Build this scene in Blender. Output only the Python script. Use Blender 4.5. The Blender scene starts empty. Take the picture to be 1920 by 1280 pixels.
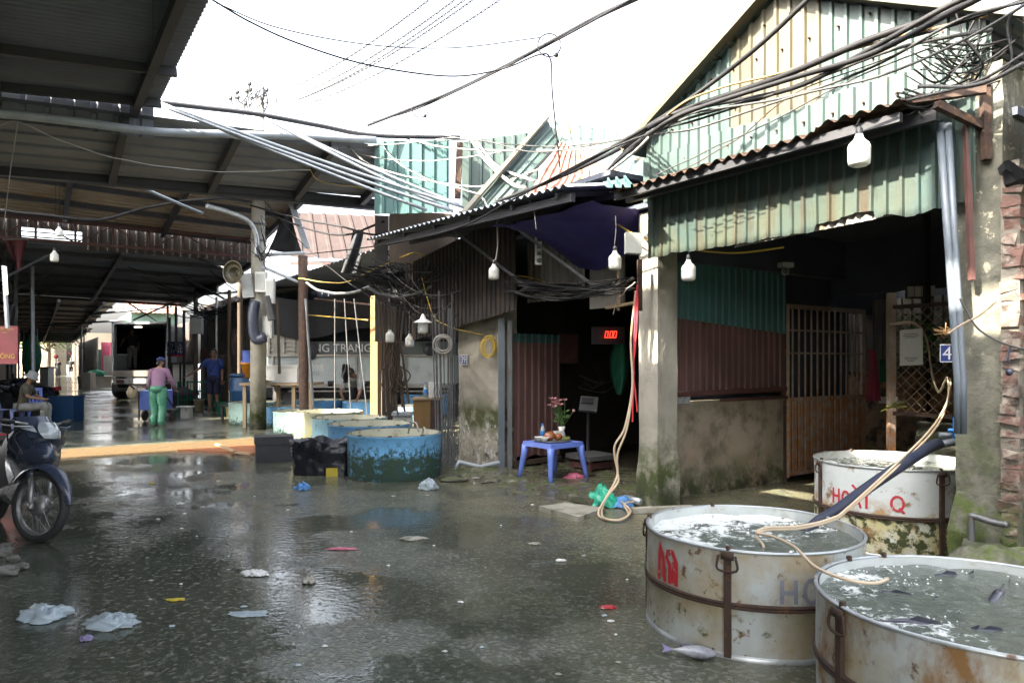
import bpy, bmesh, math, random
from math import sin, cos, pi, radians, sqrt, atan2
from mathutils import Vector as V, Matrix, noise
random.seed(7)
SC = bpy.context.scene
COL = SC.collection
F, H, CX, HY = 1333.33, 1.45, 960.0, 677.0        # focal length in photo pixels, eye height, principal column, horizon row
A34 = radians(34.0)
TD = V((-sin(A34), cos(A34), 0)); ND = V((cos(A34), sin(A34), 0)); ZD = V((0, 0, 1))   # along the lane, across it

def TN(t, n, z=0.0): return TD*t + ND*n + ZD*z
def ray(px, py): return V(((px-CX)/F, 1.0, (HY-py)/F))
def PX(px, py, y): return ray(px, py)*y + V((0, 0, H))
def GR(px, py, z=0.0): return PX(px, py, (H-z)*F/(py-HY))
def PN(px, py, n):
    r = ray(px, py); return r*(n/(r.x*ND.x+r.y*ND.y)) + V((0, 0, H))
def PT(px, py, t):
    r = ray(px, py); return r*(t/(r.x*TD.x+r.y*TD.y)) + V((0, 0, H))
def tn(p): return p.x*TD.x+p.y*TD.y, p.x*ND.x+p.y*ND.y

# ---------------------------------------------------------------- materials
def mat(name, c1, c2=None, scale=4.0, rough=.6, metal=0.0, bump=0.0, bscale=50.0, over=(), st=(1, 1, 1), trans=0.0, alpha=1.0,
        emit=None, spec=.5, coat=0.0, lo=.35, hi=.65, bst=(1, 1, 1), sss=0.0):
    m = bpy.data.materials.new(name); m.use_nodes = True
    nt = m.node_tree; N = nt.nodes; L = nt.links
    b = N['Principled BSDF']
    tc = N.new('ShaderNodeTexCoord')
    def nz(s, stretch, det=6, ro=.6):
        mp = N.new('ShaderNodeMapping'); mp.inputs['Scale'].default_value = stretch
        L.new(tc.outputs['Object'], mp.inputs['Vector'])
        n = N.new('ShaderNodeTexNoise'); n.inputs['Scale'].default_value = s; n.inputs['Detail'].default_value = det
        n.inputs['Roughness'].default_value = ro
        L.new(mp.outputs['Vector'], n.inputs['Vector']); return n.outputs['Fac']
    def ramp(src, a, z):
        r = N.new('ShaderNodeMapRange'); r.inputs['From Min'].default_value = a; r.inputs['From Max'].default_value = z
        L.new(src, r.inputs['Value']); return r.outputs['Result']
    def mixc(fac, a, z):
        x = N.new('ShaderNodeMix'); x.data_type = 'RGBA'
        L.new(fac, x.inputs['Factor'])
        for v, k in ((a, 6), (z, 7)):
            if isinstance(v, tuple): x.inputs[k].default_value = (*v, 1)
            else: L.new(v, x.inputs[k])
        return x.outputs[2]
    def mixf(fac, a, z):
        x = N.new('ShaderNodeMix'); x.data_type = 'FLOAT'; L.new(fac, x.inputs[0])
        for v, k in ((a, 2), (z, 3)):
            if isinstance(v, (int, float)): x.inputs[k].default_value = v
            else: L.new(v, x.inputs[k])
        return x.outputs[0]
    c2 = c2 or tuple(x*.72 for x in c1)
    col = mixc(ramp(nz(scale, st), lo, hi), c1, c2)
    rg = mixf(nz(scale*2.3, st), max(0.0, rough-.12), min(1, rough+.12))
    mt = metal
    for o in over:
        k = ramp(nz(o.get('s', 6), o.get('st', (1, 1, 1)), 8, .65), o.get('lo', .5), o.get('hi', .6))
        if 'z' in o:
            sx = N.new('ShaderNodeSeparateXYZ'); L.new(tc.outputs['Object'], sx.inputs[0])
            zz = ramp(sx.outputs['Z'], *o['z'])
            mu = N.new('ShaderNodeMath'); mu.operation = 'MULTIPLY'; L.new(k, mu.inputs[0]); L.new(zz, mu.inputs[1]); k = mu.outputs[0]
            if 'z2' in o:
                zz = ramp(sx.outputs['Z'], *o['z2'])
                mu = N.new('ShaderNodeMath'); mu.operation = 'MULTIPLY'; L.new(k, mu.inputs[0]); L.new(zz, mu.inputs[1]); k = mu.outputs[0]
        if o.get('amt', 1) != 1:
            mu = N.new('ShaderNodeMath'); mu.operation = 'MULTIPLY'; L.new(k, mu.inputs[0]); mu.inputs[1].default_value = o['amt']; k = mu.outputs[0]
        col = mixc(k, col, o['c']); rg = mixf(k, rg, o.get('r', .85)); mt = mixf(k, mt, 0.0)
    L.new(col, b.inputs['Base Color']); L.new(rg, b.inputs['Roughness'])
    if isinstance(mt, (int, float)): b.inputs['Metallic'].default_value = mt
    else: L.new(mt, b.inputs['Metallic'])
    b.inputs['Specular IOR Level'].default_value = spec
    if trans: b.inputs['Transmission Weight'].default_value = trans
    if alpha < 1: b.inputs['Alpha'].default_value = alpha
    if coat: b.inputs['Coat Weight'].default_value = coat; b.inputs['Coat Roughness'].default_value = .1
    if sss: b.inputs['Subsurface Weight'].default_value = sss; b.inputs['Subsurface Radius'].default_value = (.1, .05, .03)
    if emit:
        b.inputs['Emission Color'].default_value = (*emit[0], 1); b.inputs['Emission Strength'].default_value = emit[1]
    if bump:
        bp = N.new('ShaderNodeBump'); bp.inputs['Strength'].default_value = bump; bp.inputs['Distance'].default_value = .01
        L.new(nz(bscale, bst, 5), bp.inputs['Height']); L.new(bp.outputs['Normal'], b.inputs['Normal'])
    return m

RUST = (.13, .055, .022); RUSTL = (.28, .15, .05); MOSS = (.045, .06, .014); GRIME = (.03, .028, .022)
def rusty(amt_lo, amt_hi, s=7, st=(1, 1, .25), c=RUST): return dict(c=c, s=s, st=st, lo=amt_lo, hi=amt_hi)
M = {}
M['teal'] = mat('teal_sheet', (.042, .105, .1), (.032, .082, .078), 2, .5, over=[rusty(.6, .75, 5, (1, 1, .12)), dict(c=(.05, .08, .07), s=3, st=(1, 1, .2), lo=.55, hi=.8, amt=.6)], bump=.15, bscale=20)
M['teal_pale'] = mat('pale_teal_sheet', (.042, .068, .061), (.03, .052, .047), 1.5, .5, over=[rusty(.62, .78, 6, (1, 1, .15), RUSTL), dict(c=(.04, .06, .055), s=4, st=(1, 1, .15), lo=.5, hi=.85, amt=.5)], bump=.1, bscale=20)
M['cream'] = mat('cream_sheet', (.07, .062, .037), (.052, .047, .03), 1.5, .5, over=[rusty(.66, .8, 6, (1, 1, .15), RUSTL)], bump=.1, bscale=20)
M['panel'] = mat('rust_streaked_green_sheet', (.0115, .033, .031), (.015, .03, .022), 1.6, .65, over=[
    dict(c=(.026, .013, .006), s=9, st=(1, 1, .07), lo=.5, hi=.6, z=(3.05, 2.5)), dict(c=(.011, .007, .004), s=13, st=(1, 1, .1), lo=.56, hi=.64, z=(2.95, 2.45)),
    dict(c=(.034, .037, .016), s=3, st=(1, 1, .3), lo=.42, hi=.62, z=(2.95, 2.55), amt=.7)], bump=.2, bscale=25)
M['roof_dark'] = mat('roof_underside', (.145, .16, .195), (.105, .116, .143), 1.2, .65, over=[rusty(.6, .85, 2, (1, 1, 1), (.13, .12, .115))])
M['roof_brown'] = mat('old_roof_underside', (.27, .225, .185), (.19, .16, .135), 1.0, .75, over=[rusty(.52, .7, 1.4, (1, 1, 1), (.22, .13, .07))])
M['steel'] = mat('grey_steel', (.13, .135, .14), None, 4, .5, .4, over=[rusty(.58, .7, 8, (1, 1, 1))])
M['steel_dark'] = mat('dark_steel', (.035, .036, .042), None, 4, .55, .2, over=[rusty(.62, .75, 8, (1, 1, 1), (.06, .03, .02))])
M['galv'] = mat('galvanised', (.42, .44, .46), (.3, .32, .34), 6, .45, .5, bump=.05)
M['pvc'] = mat('grey_plastic_pipe', (.1, .12, .145), (.07, .088, .105), 3, .45, over=[dict(c=GRIME, s=5, lo=.6, hi=.8, amt=.6)])
M['pvc_white'] = mat('white_plastic_pipe', (.3, .33, .36), (.22, .245, .27), 3, .45, over=[dict(c=GRIME, s=5, lo=.6, hi=.85, amt=.5)])
M['rust'] = mat('rusty_iron', (.055, .03, .02), (.032, .019, .014), 9, .8, .1, over=[dict(c=(.12, .055, .02), s=15, lo=.55, hi=.68)], bump=.3)
M['rust_red'] = mat('red_oxide_iron', (.09, .035, .03), (.055, .024, .021), 5, .7, over=[rusty(.58, .7, 12, (1, 1, 1), (.05, .03, .03))])
M['gate'] = mat('gate_iron', (.42, .34, .28), (.28, .21, .165), 5, .65, .1, over=[dict(c=(.42, .19, .075), s=10, lo=.42, hi=.6, z=(1.5, .9)), dict(c=(.09, .055, .035), s=4, lo=.5, hi=.75, z=(.7, .1))])
M['concrete'] = mat('weathered_concrete', (.34, .32, .27), (.23, .22, .185), 2.2, .85, bump=.5, bscale=30, over=[
    dict(c=(.12, .11, .095), s=3, st=(1, 1, .25), lo=.52, hi=.72, amt=.8), dict(c=MOSS, s=5, lo=.34, hi=.54, z=(.95, .35)), dict(c=(.03, .032, .022), s=6, lo=.4, hi=.58, z=(.32, .02))])
M['plaster'] = mat('stained_plaster', (.33, .3, .24), (.2, .185, .155), 1.6, .88, bump=.5, bscale=22, over=[
    dict(c=(.09, .085, .07), s=2.2, lo=.48, hi=.66, z=(.9, 2.2)), dict(c=(.055, .065, .018), s=3, lo=.34, hi=.52, z=(.35, .55), z2=(1.0, .75)), dict(c=(.42, .41, .38), s=7, lo=.53, hi=.6, z=(.75, .5)), dict(c=(.06, .055, .045), s=9, lo=.56, hi=.64, z=(.9, .4))])
M['plaster_brown'] = mat('brown_plaster', (.42, .29, .17), (.27, .185, .11), 2, .85, bump=.5, bscale=25, over=[
    dict(c=(.05, .035, .022), s=5, lo=.48, hi=.62), dict(c=MOSS, s=6, lo=.4, hi=.6, z=(.5, .1)), dict(c=(.22, .2, .17), s=9, lo=.6, hi=.68, amt=.7)])
M['plaster_low'] = mat('grey_mossy_plaster', (.3, .26, .2), (.19, .165, .125), 2, .88, bump=.5, bscale=25, over=[dict(c=(.09, .075, .055), s=4, lo=.5, hi=.68, amt=.8), dict(c=(.3, .2, .13), s=3, lo=.52, hi=.7, z=(.7, .3)), dict(c=MOSS, s=5, lo=.38, hi=.58, z=(.45, .1)), dict(c=(.03, .028, .02), s=7, lo=.45, hi=.6, z=(.3, .02))])
M['pillar_moss'] = mat('mossy_concrete', (.15, .145, .115), (.09, .09, .068), 2.5, .9, bump=.8, bscale=26, over=[
    dict(c=(.07, .07, .055), s=5, lo=.48, hi=.62), dict(c=(.06, .085, .016), s=6, lo=.42, hi=.56, z=(1.1, .5)), dict(c=(.02, .025, .01), s=4, lo=.42, hi=.6, z=(.8, .2)), dict(c=(.42, .38, .28), s=11, lo=.6, hi=.66, z=(1.3, 1.9))])
M['brick'] = mat('old_brick', (.15, .08, .064), (.1, .06, .05), 9, .9, bump=1, bscale=40, over=[dict(c=(.25, .22, .18), s=8, lo=.46, hi=.6), dict(c=(.05, .04, .035), s=6, lo=.55, hi=.7), dict(c=(.05, .07, .015), s=7, lo=.4, hi=.55, z=(.8, .35))])
M['mortar'] = mat('mortar', (.2, .18, .15), (.12, .11, .09), 8, .95, bump=.8, bscale=40, over=[dict(c=(.03, .04, .012), s=6, lo=.4, hi=.55, z=(.8, .3))])
M['redsheet'] = mat('red_brown_sheet', (.15, .078, .07), (.11, .062, .056), 2, .6, over=[rusty(.55, .7, 4, (1, 1, .2), (.07, .045, .03))], bump=.1)
M['darksheet'] = mat('dark_brown_sheet', (.105, .085, .074), (.065, .055, .05), 2, .75, over=[rusty(.55, .7, 5, (1, 1, .2), (.09, .055, .03))])  # plain dark brown with rust streaks
M['teal_shaded'] = mat('shaded_teal_sheet', (.07, .17, .17), (.05, .125, .13), 2, .55, over=[rusty(.6, .75, 5, (1, 1, .12))])  # same teal as the outer sheets, toned separately for the shade behind the panel
M['ochre'] = mat('sun_tinted_concrete', (.088, .047, .008), (.064, .034, .007), 9, .55, bump=.6, bscale=70, over=[dict(c=(.045, .03, .012), s=7, lo=.44, hi=.66), dict(c=(.03, .022, .012), s=45, lo=.52, hi=.6), dict(c=(.2, .14, .06), s=40, lo=.58, hi=.66)])  # light ochre put in so the sun stripe on the ground shows
M['truckband'] = mat('grimy_truck_band', (.09, .105, .105), (.07, .08, .08), 2, .5)
M['navy'] = mat('dark_navy_wall', (.06, .07, .092), (.042, .05, .068), 2, .8)  # plain dark navy, faintly mottled
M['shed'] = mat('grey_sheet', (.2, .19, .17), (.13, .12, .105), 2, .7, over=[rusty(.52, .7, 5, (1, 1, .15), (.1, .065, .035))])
M['terracotta'] = mat('terracotta_sheet', (.24, .11, .075), (.17, .075, .055), 3, .7, over=[rusty(.55, .7, 4, (1, 1, 1), (.15, .11, .09))])
M['tileroof'] = mat('brown_tin_tiles', (.034, .024, .022), (.026, .018, .017), 3, .8, spec=.2)
M['brown_black'] = mat('brown_black_sheet', (.05, .042, .038), (.032, .028, .026), 2, .85, over=[rusty(.58, .72, 5, (1, 1, .2), (.08, .05, .035))], spec=.2)  # near-black brown with rust streaks
M['tarp'] = mat('violet_tarp', (.035, .028, .19), (.025, .02, .13), 3, .6, bump=.3, bscale=9)
M['blacktarp'] = mat('black_tarp', (.009, .01, .013), None, 5, .8, bump=.4, bscale=12)
M['bag_black'] = mat('black_bin_bag', (.012, .013, .018), (.02, .021, .028), 5, .16, bump=.7, bscale=17)
M['cable'] = mat('black_cable', (.006, .006, .007), (.011, .011, .012), 7, .65, spec=.25)
M['cable_grey'] = mat('grey_cable', (.06, .06, .06), (.035, .035, .035), 5, .65, spec=.3)
M['cable_white'] = mat('white_cable', (.34, .32, .29), (.22, .21, .19), 4, .6)
M['cable_yellow'] = mat('yellow_cable', (.55, .38, .05), (.4, .27, .04), 4, .55)
M['hose'] = mat('beige_hose', (.52, .42, .3), (.42, .33, .23), 4, .5)
M['hose_blue'] = mat('dark_blue_hose', (.02, .026, .05), (.035, .04, .06), 5, .45)
M['redrope'] = mat('red_strap', (.5, .04, .06), (.4, .03, .04), 9, .6)
M['bulb'] = mat('white_bulb_glass', (.6, .6, .57), (.54, .54, .5), 3, .3, sss=.2)
M['bulb_base'] = mat('bulb_plastic', (.62, .62, .56), (.55, .54, .48), 5, .4)
M['tank'] = mat('grey_tank_sheet', (.4, .44, .44), (.32, .355, .355), 3, .5, .0, bump=.12, bscale=18, over=[
    dict(c=(.29, .22, .11), s=3.2, lo=.4, hi=.62, amt=.8), dict(c=(.19, .11, .04), s=6, lo=.5, hi=.66, z=(.44, .28), z2=(.2, .27)),
    dict(c=(.2, .12, .05), s=7, st=(1, 1, .3), lo=.55, hi=.68, z=(.38, .52)), dict(c=(.12, .06, .025), s=14, lo=.58, hi=.66), dict(c=(.2, .175, .1), s=3.5, st=(1, 1, .4), lo=.34, hi=.6, z=(.0, .2), z2=(.275, .265), amt=.9), dict(c=(.05, .065, .012), s=9, lo=.58, hi=.66, z=(.26, .2))])
M['tank_old'] = mat('stained_tank_sheet', (.38, .42, .43), (.3, .34, .35), 3, .5, .0, bump=.15, bscale=18, over=[
    dict(c=(.3, .24, .12), s=2.6, lo=.4, hi=.62, amt=.85), dict(c=(.17, .09, .03), s=4, st=(1, 1, .5), lo=.5, hi=.64), dict(c=(.07, .04, .02), s=13, lo=.6, hi=.68)])
M['tank_moss'] = mat('mossy_tank_sheet', (.5, .54, .54), (.42, .46, .47), 3, .5, .0, bump=.3, bscale=22, over=[
    dict(c=(.3, .17, .05), s=7, lo=.46, hi=.62, z=(.45, .33)), dict(c=(.4, .37, .2), s=5, lo=.35, hi=.55, z=(.33, .28)), dict(c=(.035, .045, .012), s=14, lo=.47, hi=.54, z=(.33, .29)), dict(c=(.18, .1, .04), s=8, lo=.56, hi=.66)])
M['tank_rim'] = mat('tank_rim_metal', (.42, .45, .46), (.3, .32, .33), 9, .35, .5, over=[rusty(.6, .7, 10, (1, 1, 1))])
M['tank_in'] = mat('tank_inside', (.5, .53, .52), (.38, .41, .4), 4, .5, over=[dict(c=(.28, .22, .12), s=6, lo=.55, hi=.7)])
def bluetank(n, c, cw, zz): return mat(n, c, tuple(x*.8 for x in c), 3, .45, bump=.1, bscale=16, over=[
    dict(c=(.03, .06, .05), s=5, st=(1, 1, 2), lo=.28, hi=.46, z=(zz+.02, zz-.05)), dict(c=(.025, .065, .06), s=26, st=(1, 1, .8), lo=.5, hi=.58, z=(zz+.12, zz)), dict(c=(.03, .06, .03), s=16, lo=.5, hi=.58, z=(zz+.22, zz)), dict(c=cw, s=18, st=(1, 1, .5), lo=.63, hi=.68, z=(zz+.1, zz-.05)), dict(c=(.02, .05, .045), s=11, st=(1, 1, .4), lo=.6, hi=.7)])
M['tank_blue'] = bluetank('blue_tank_paint', (.22, .55, .92), (.12, .42, .5), .31)
M['tank_blue2'] = bluetank('mid_blue_tank_paint', (.16, .4, .7), (.3, .3, .12), .1)
M['tank_light'] = bluetank('light_blue_tank_paint', (.3, .54, .64), (.3, .42, .35), .12)
M['tank_aqua'] = bluetank('aqua_tank_paint', (.38, .55, .5), (.4, .44, .3), .06)
M['tank_cream'] = mat('cream_tank_paint', (.32, .33, .23), (.27, .28, .2), 3, .5, over=[dict(c=(.38, .33, .06), s=7, lo=.42, hi=.56, z=(.36, .2))])
M['tank_inner'] = mat('pale_tank_inside', (.5, .5, .4), (.4, .4, .32), 3, .5, over=[dict(c=(.2, .16, .07), s=6, lo=.55, hi=.68)])
M['tank_lip'] = mat('tank_lip', (.06, .07, .06), (.12, .12, .09), 12, .7)
M['redpaint'] = mat('red_paint', (.42, .02, .03), (.36, .02, .03), 5, .55, over=[dict(c=(.5, .5, .47), s=22, lo=.6, hi=.64, amt=.8)])
M['greypaint'] = mat('grey_paint', (.15, .16, .2), (.2, .21, .25), 6, .55)
M['blueplastic'] = mat('blue_plastic', (.13, .2, .58), (.1, .16, .5), 3, .4, over=[dict(c=(.25, .27, .35), s=6, lo=.56, hi=.7, z=(.15, 0), amt=.5)])
M['lilacplastic'] = mat('lilac_plastic', (.3, .34, .6), (.25, .3, .52), 3, .4)
M['bluevalve'] = mat('blue_valve_plastic', (.03, .22, .6), None, 3, .35)
M['white'] = mat('white_enamel', (.68, .68, .66), (.58, .58, .55), 3, .5, over=[dict(c=(.25, .22, .17), s=7, lo=.6, hi=.72, amt=.6)])
M['greybox'] = mat('grey_box_paint', (.42, .43, .41), (.34, .35, .33), 4, .5, over=[dict(c=(.15, .12, .09), s=7, lo=.58, hi=.7)])
M['signblue'] = mat('blue_enamel', (.025, .045, .2), None, 3, .35)
M['wood'] = mat('sun_bleached_wood', (.2, .11, .04), (.15, .085, .032), 5, .75, st=(1, 1, .2), bump=.2, over=[dict(c=(.16, .12, .02), s=7, lo=.5, hi=.62, z=(1.0, .5))])
M['wood_dark'] = mat('dark_wood', (.085, .06, .04), (.05, .035, .025), 5, .8, st=(1, 1, .2), bump=.2)
M['wood_frame'] = mat('raw_timber', (.3, .22, .13), (.22, .155, .09), 6, .75, st=(1, 1, .2))
M['skin'] = mat('skin', (.38, .22, .15), (.33, .18, .12), 8, .55)
M['skin_dark'] = mat('tanned_skin', (.26, .14, .09), (.22, .12, .08), 8, .55)
M['hair'] = mat('black_hair', (.012, .011, .012), None, 20, .5)
M['black'] = mat('black_plastic', (.018, .018, .02), (.03, .03, .033), 9, .45)
M['rubber'] = mat('tyre_rubber', (.022, .022, .024), (.035, .034, .033), 12, .75, bump=.3, bscale=60)
M['bike'] = mat('navy_bike_paint', (.032, .042, .07), (.04, .05, .08), 6, .28, coat=.4, over=[dict(c=(.1, .1, .1), s=9, lo=.6, hi=.75, amt=.4)])
M['alu'] = mat('dull_aluminium', (.36, .36, .36), (.24, .24, .23), 12, .4, .7, over=[dict(c=(.12, .1, .08), s=16, lo=.55, hi=.68)])
M['lens'] = mat('headlight_lens', (.38, .42, .44), (.2, .23, .25), 14, .08, coat=.8)
M['styro'] = mat('dark_styrofoam', (.032, .032, .035), (.05, .05, .053), 5, .7, bump=.2)
M['yellowcrate'] = mat('yellow_plastic', (.55, .42, .03), None, 5, .45)
M['paper'] = mat('poster_paper', (.62, .62, .6), (.56, .56, .53), 6, .6)
M['ink'] = mat('printed_grey', (.2, .2, .22), None, 6, .7)
M['pink'] = mat('pink_cloth', (.35, .06, .1), (.25, .04, .08), 8, .8)
M['purplecloth'] = mat('purple_cloth', (.1, .03, .08), (.16, .05, .1), 12, .85)
M['led'] = mat('red_led', (.3, .0, .0), None, 5, .4, emit=((1, .04, .02), .42))
M['tube_lit'] = mat('lit_lamp', (.8, .8, .7), None, 5, .4, emit=((1, .95, .8), .28))
M['banner'] = mat('red_banner', (.16, .012, .02), (.12, .01, .016), 3, .6)
M['pennant'] = mat('faded_red_cloth', (.14, .025, .025), (.1, .03, .03), 5, .8)
M['yellowpaint'] = mat('yellow_lettering', (.4, .26, .02), None, 4, .6)
M['truckwhite'] = mat('truck_white', (.42, .46, .45), (.35, .38, .37), 1.5, .5, over=[dict(c=(.16, .14, .11), s=3, lo=.58, hi=.75, amt=.6)])
M['stainless'] = mat('ribbed_steel', (.36, .34, .3), (.26, .25, .22), 3, .4, .5)
M['truckglass'] = mat('dark_truck_window', (.02, .025, .03), None, 3, .1)
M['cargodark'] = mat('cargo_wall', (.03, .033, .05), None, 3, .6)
def plastic_film(n, c, a): return mat(n, c, tuple(x*.8 for x in c), 6, .25, alpha=a, bump=.25, bscale=30)
M['bag_clear'] = plastic_film('clear_bag', (.42, .5, .54), .75)
M['bag_blue'] = plastic_film('blue_bag', (.1, .28, .6), .9)
M['bag_pink'] = plastic_film('pink_bag', (.5, .13, .2), .9)
M['bag_green'] = plastic_film('green_bag', (.03, .38, .24), .92)
M['fish'] = mat('silver_fish', (.4, .41, .42), (.22, .23, .26), 9, .3, .15, over=[dict(c=(.07, .075, .09), s=5, lo=.55, hi=.7)])
M['fish_dark'] = mat('dark_carp', (.028, .03, .045), (.06, .06, .08), 14, .2)
M['fin'] = mat('lilac_fin', (.2, .17, .3), None, 9, .5)
M['flower'] = mat('pink_petals', (.55, .18, .25), (.5, .3, .32), 30, .6)
M['stem'] = mat('flower_stem', (.08, .16, .04), None, 9, .6)
M['porcelain'] = mat('porcelain', (.7, .7, .68), None, 5, .2)
M['food'] = mat('roast_food', (.16, .04, .015), (.25, .09, .02), 25, .35)
M['herb'] = mat('herb_leaves', (.16, .18, .03), None, 15, .6)
M['bottle'] = mat('water_bottle', (.5, .58, .62), None, 5, .1, alpha=.7)
M['leaf'] = mat('tree_leaves', (.1, .17, .03), (.06, .1, .02), 1.5, .6)
M['leaf2'] = mat('pot_leaves', (.03, .16, .03), (.02, .1, .02), 8, .5)
M['bark'] = mat('bark', (.1, .075, .05), None, 8, .9)
M['mint'] = mat('mint_wall', (.16, .26, .21), None, 2, .8)
M['palewall'] = mat('sunlit_wall', (.36, .31, .23), (.28, .23, .17), .8, .9)
M['greenpants'] = mat('green_wader', (.05, .22, .13), (.1, .3, .2), 8, .25, bump=.3, bscale=14)
M['mauve'] = mat('mauve_shirt', (.3, .17, .27), (.24, .13, .22), 10, .8)
M['bluecap'] = mat('blue_cap', (.03, .05, .25), None, 6, .7)
M['blueshirt'] = mat('blue_polo', (.03, .07, .28), (.025, .05, .2), 8, .8)
M['navyshort'] = mat('navy_shorts', (.02, .022, .06), None, 8, .8)
M['oliveshirt'] = mat('patterned_olive_shirt', (.13, .12, .08), (.06, .055, .04), 26, .85)
M['greytrouser'] = mat('grey_trousers', (.3, .3, .28), None, 9, .85)
M['creamboot'] = mat('cream_boot', (.5, .46, .36), None, 6, .5)
M['hatgrey'] = mat('grey_hat', (.36, .37, .38), None, 9, .9)
M['greyshirt'] = mat('pale_shirt', (.42, .41, .4), None, 8, .85)
M['darkcloth'] = mat('dark_clothes', (.02, .02, .024), None, 8, .85)
M['stone'] = mat('rubble_stone', (.17, .165, .145), (.1, .098, .085), 6, .9, bump=.6, bscale=40)
M['slab'] = mat('pale_slab', (.33, .31, .26), (.24, .23, .19), 4, .7, bump=.5, bscale=40, over=[dict(c=(.07, .075, .04), s=5, lo=.5, hi=.65)])
M['wetledge'] = mat('wet_ledge', (.1, .095, .07), (.06, .06, .04), 3, .25, bump=.6, bscale=25, over=[dict(c=(.05, .07, .015), s=4, lo=.48, hi=.62), dict(c=(.22, .2, .15), s=9, lo=.6, hi=.68)])
M['orange'] = mat('orange_board', (.2, .065, .02), (.16, .055, .018), 4, .6)
M['bluecrate'] = mat('dark_blue_tub', (.012, .06, .15), None, 3, .5)
M['creambucket'] = mat('cream_bucket', (.5, .42, .28), None, 4, .5)
M['orangebucket'] = mat('orange_bucket', (.65, .25, .02), None, 4, .45)
M['greennet'] = mat('green_net', (.02, .16, .09), (.015, .11, .06), 9, .8)

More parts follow.
